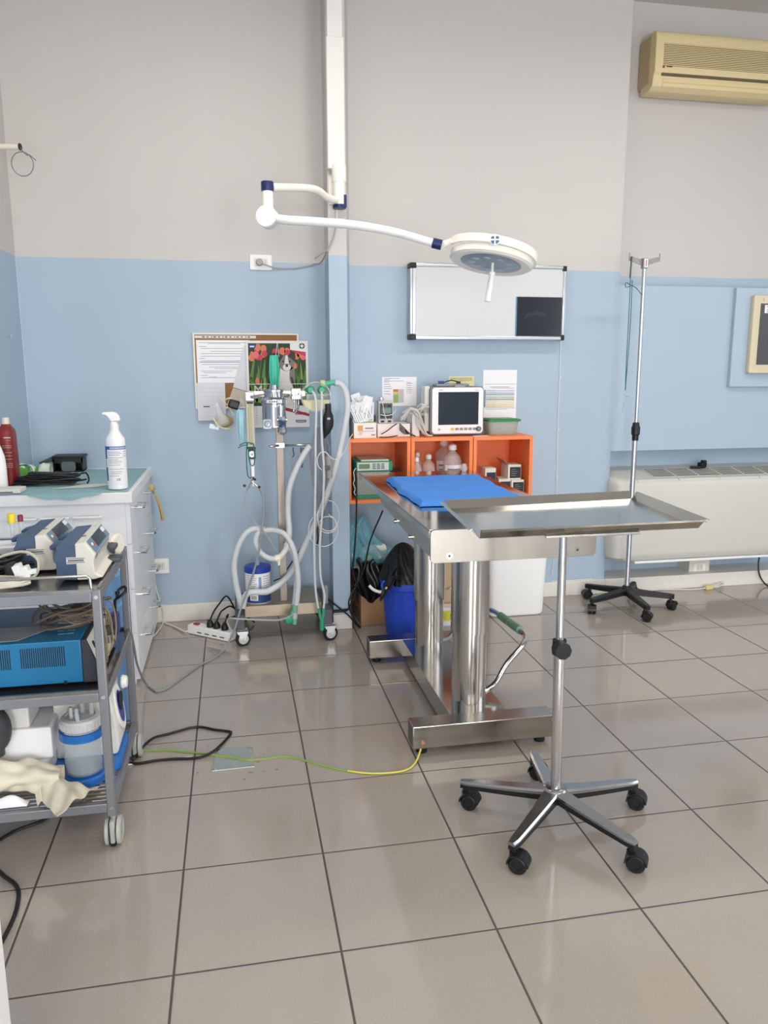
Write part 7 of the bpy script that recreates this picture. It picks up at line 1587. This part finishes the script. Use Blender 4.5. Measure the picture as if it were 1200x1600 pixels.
m = MB(); m.tube([V(577, 915, 3.83), V(583, 921, 3.82), V(593, 925, 3.815), V(602, 923, 3.812), V(604, 917, 3.812)], 0.008, n=10); solo(m, 'white_rag', M_paper, 'white scrap hanging at the left rim of the blue bucket', 'rag')
def liner(u, v):
    th = 2*PI*u; f = 1+0.10*math.sin(5*th)+0.06*math.sin(11*th+4*v); top = Vec((-0.028, 0.01, 0.20)); r_ = 0.132*(1-v)**0.62+0.01
    return bc+Vec((r_*f*math.cos(th), r_*f*math.sin(th), 0.298))+top*v+Vec((0, 0, 0.02*math.sin(9*th)*v*(1-v)))
m = MB(); m.sheet(liner, 72, 24)
def spill(u, v):
    p = Vec((-0.085-0.085*v, -0.06-0.04*v+0.10*(u-0.5), 0.41-0.15*v)); return bc+p+Vec((0.012*math.sin(9*u+4*v), 0.01*math.sin(14*u), 0.02*math.sin(PI*u)-0.03))
m.sheet(spill, 20, 20, thick=0.004)
solo(m, 'bin_liner', M_bag, 'black bin liner bunched up out of the blue bucket', 'bag')
# white bin
t = thing('white_bin', 'white plastic bin on the floor right of the table columns', 'bin', (1.57, 4.18, 0)); m = MB(); rings = []
for z_, a in ((0.0, -0.012), (0.004, -0.006), (0.02, 0.0), (0.40, 0.014), (0.42, 0.016)):
    ring = []
    for i in range(48):
        th = 2*PI*(i+0.5)/48; ct, st = math.cos(th), math.sin(th); ring.append(Vec((1.568+(0.165+a)*math.copysign(abs(ct)**0.22, ct), 4.195+(0.125+a)*math.copysign(abs(st)**0.22, st), z_)))
    rings.append(ring)
m.ring_surface(rings); m.build('body', M_whitepl, t)
m = MB()
for x_ in (1.47, 1.665): m.prism([(x_-0.004, 4.0705, 0.03), (x_+0.004, 4.0705, 0.03), (x_+0.004, 4.0585, 0.40), (x_-0.004, 4.0585, 0.40)], (0, 0.006, 0))
m.build('rib', M_whitepl, t)
m = MB(); m.rprism((1.568, 4.195, 0.4205), 0.38, 0.30, 0.02, 0.04, 'xy', bev=0.004); m.build('lid', M_whitepl, t)
# tan carton, yellow packet and black tray behind the columns
m = MB(); m.box((1.05, 4.10, 0.0), (1.352, 4.38, 0.36), bev=0.003); m.box((1.09, 4.0992, 0.335), (1.2, 4.0999, 0.345), m=1); t = thing('tan_carton', 'tall light tan carton behind the steel columns', 'carton', (1.2, 4.2, 0)); m.build('box', [mat('light tan board', (206, 178, 140), 0.7, var=0.05), M_ink], t); TC = t
m = MB(); m.box((1.05, 3.98, 0.0), (1.24, 4.06, 0.105), bev=0.003); m.box((1.055, 3.9792, 0.03), (1.19, 3.9799, 0.09), m=1); m.cyl((1.095, 3.979, 0.06), (1.095, 3.9785, 0.06), 0.026, n=24, m=2); m.box((1.14, 3.9785, 0.06), (1.18, 3.979, 0.066), m=3); m.box((1.14, 3.9785, 0.045), (1.18, 3.979, 0.051), m=3)
solo(m, 'yellow_packet', [M_paper, mat('packet yellow', (232, 220, 70), 0.5), mat('packet lime', (200, 210, 50), 0.5), M_ink], 'white and yellow packet on the floor between the table columns', 'packet')
m = MB(); m.tube([V(698, 922, 4.08), V(704, 919, 4.075), V(712, 917, 4.07)], 0.005, n=8); m.build('handle', M_chrome, TC)
# black lead from the cube and white lead down the wall, into the rubbish
m = MB(); m.tube([V(557, 745, 4.07), V(557, 790, 4.05), V(556, 830, 4.05), V(553, 870, 4.05), V(551, 890, 4.05), V(555, 905, 4.04), V(557, 915, 4.04), V(551, 925, 4.03), V(545, 940, 4.03), V(546, 950, 4.03), V(550, 962, 4.02), V(556, 972, 4.01), F(563, 980, 0.006)], 0.0045, n=8); solo(m, 'pump_power_lead', M_cable, 'black power lead dropping from the left orange cube beside the pillar', 'cable')
m = MB(); m.tube([V(598, 798, 3.95), V(592, 812, 3.98), V(584, 830, 4.0), V(577, 850, 4.02), V(573, 870, 4.03), V(569, 888, 4.03), V(562, 905, 4.035), V(554, 915, 4.04)], 0.0045, n=8); solo(m, 'table_power_lead', M_cable, 'black lead hanging from under the table edge into the rubbish', 'cable')
# floor outlet plate with leads
t = thing('floor_plate', 'square galvanised metal cover plate screwed to the floor tiles', 'cover plate', (-0.05, 2.695, 0)); a = F(331, 1206); b = F(398, 1199); c_ = F(395, 1168); d = F(338, 1172)
m = MB(); m.prism([a, b, c_, d], (0, 0, 0.004), bev=0.0008); m.build('plate', mat('galvanised', (176, 182, 178), 0.32, 0.6, var=0.2, scale=18), t); m = MB(); ct = (a+b+c_+d)/4
for p in (a, b, c_, d): q = p+(ct-p)*0.15; m.cyl(q+Vec((0, 0, 0.004)), q+Vec((0, 0, 0.006)), 0.007, n=14)
m.build('screw', M_steel, t)
def stain(seed, n, cx, cy, s):
    rng = random.Random(seed); m = MB()
    for i in range(n):
        x_, y_ = cx+rng.gauss(0, s), cy+rng.gauss(0, s); r_ = 0.002+0.004*rng.random(); m.prism([Vec((x_+r_*(0.7+0.5*rng.random())*math.cos(2*PI*j/7), y_+r_*(0.7+0.5*rng.random())*math.sin(2*PI*j/7), 0.0002)) for j in range(7)], (0, 0, 0.0004))
    return m
tag(stain(3, 16, -0.055, 2.66, 0.09).build('rust_specks', mat('rust brown', (146, 122, 104), 0.7)), 'brown rust specks around the floor cover plate', 'stain', kind='stuff')
t = thing('earth_lead', 'green and yellow earth lead from the trolley across the floor to the table foot', 'cable', F(480, 1190, 0.003))
pts = [F(215, 1173, 0.004), F(235, 1173, 0.004), F(262, 1172, 0.004), F(290, 1175, 0.004), F(315, 1177, 0.004), F(340, 1180, 0.007), F(365, 1183, 0.008), F(385, 1187, 0.008), F(410, 1186, 0.004), F(440, 1182, 0.004), F(460, 1184, 0.004), F(490, 1192, 0.004), F(530, 1202, 0.004), F(570, 1208, 0.004), F(605, 1208, 0.004), F(635, 1203, 0.004), F(650, 1190, 0.006), Vec((0.638, 2.585, 0.035)), Vec((0.64, 2.572, 0.055))]
m = MB(); m.tube(pts, 0.0036, n=10)
P_ = m.bm; P_.faces.ensure_lookup_table()
for i, f in enumerate(P_.faces): f.material_index = 1 if ((i % 10) < 4) ^ ((i//500) % 2 == 1) else 0
m.build('lead', [mat('earth yellow', (214, 200, 84), 0.45), mat('earth green', (120, 158, 86), 0.45)], t); m = MB(); m.cyl((0.64, 2.5745, 0.056), (0.64, 2.570, 0.056), 0.007, n=14); m.build('terminal', mat('copper terminal', (206, 150, 130), 0.35, 0.6), t)
m = MB(); m.tube([F(207, 1188, 0.01), F(214, 1178, 0.02), F(225, 1165, 0.02), F(240, 1153, 0.012), F(262, 1147, 0.006), F(280, 1142, 0.006), F(298, 1137, 0.006), F(315, 1136, 0.006), F(335, 1140, 0.006), F(352, 1142, 0.006), F(361, 1144, 0.006), F(357, 1151, 0.006), F(345, 1164, 0.008), F(332, 1175, 0.014), F(318, 1182, 0.008), F(300, 1185, 0.006), F(270, 1186, 0.006), F(240, 1189, 0.006), F(215, 1193, 0.006), F(203, 1192, 0.006)], 0.0052, n=8); solo(m, 'black_looped_lead', M_cable, 'black lead lying in a loop on the floor by the cover plate', 'cable')
m = MB(); m.tube([F(200, 1195, 0.004), F(230, 1191, 0.0035), F(265, 1187, 0.0035), F(300, 1183, 0.0035)], 0.0035, n=8); solo(m, 'pale_floor_lead', M_wcable, 'short pale lead lying straight on the floor beside the trolley wheel', 'cable')
m = MB(); m.tube([F(0, 1312, 0.006), F(20, 1300, 0.006), F(40, 1292, 0.006), F(65, 1283, 0.006), F(82, 1270, 0.006), F(95, 1255, 0.006)], 0.0052, n=8); m.tube([F(-20, 1330, 0.006), F(0, 1312, 0.006)], 0.0052, n=8); solo(m, 'trolley_black_lead', M_cable, 'black lead on the floor underneath the trolley', 'cable')
m = MB(); m.tube([F(-5, 1358, 0.006), F(8, 1370, 0.006), F(22, 1380, 0.006), F(29, 1392, 0.006), F(27, 1415, 0.006), F(20, 1437, 0.006), F(8, 1462, 0.006), F(-6, 1488, 0.006)], 0.0058, n=8); solo(m, 'foreground_black_lead', M_cable, 'black lead curving on the floor beside the white door jamb', 'cable')
# yellow terminal block with white wires and black lead by the fan coil
t = thing('cable_joint', 'small cream terminal block joining white wires on the floor under the fan coil unit', 'cable joint', F(1107, 920)); m = MB(); q = F(1107, 921); m.cbox(q+Vec((0, 0, 0.014)), (0.05, 0.028, 0.026), bev=0.004); m.build('block', mat('cream block', (222, 206, 140), 0.45), t); m = MB()
m.tube([q+Vec((-0.02, 0, 0.01)), F(1080, 921, 0.006), F(1050, 921, 0.006), F(1020, 922, 0.006), F(990, 924, 0.006)], 0.0038, n=8); m.tube([q+Vec((0.02, 0, 0.016)), F(1122, 917, 0.02), F(1132, 911, 0.02), F(1139, 908, 0.01)], 0.0038, n=8); m.tube([q+Vec((0.02, 0.004, 0.018)), F(1120, 914, 0.03), F(1130, 909, 0.03), F(1136, 906, 0.016)], 0.0038, n=8); m.build('wire', M_wcable, t)
m = MB(); m.tube([V(1188, 862, 4.40), V(1185, 880, 4.39), V(1186, 895, 4.38), V(1191, 907, 4.37), F(1200, 916, 0.006), F(1212, 924, 0.006)], 0.0052, n=8); solo(m, 'fan_coil_lead', M_cable, 'black lead hanging below the fan coil unit at the right edge', 'cable')
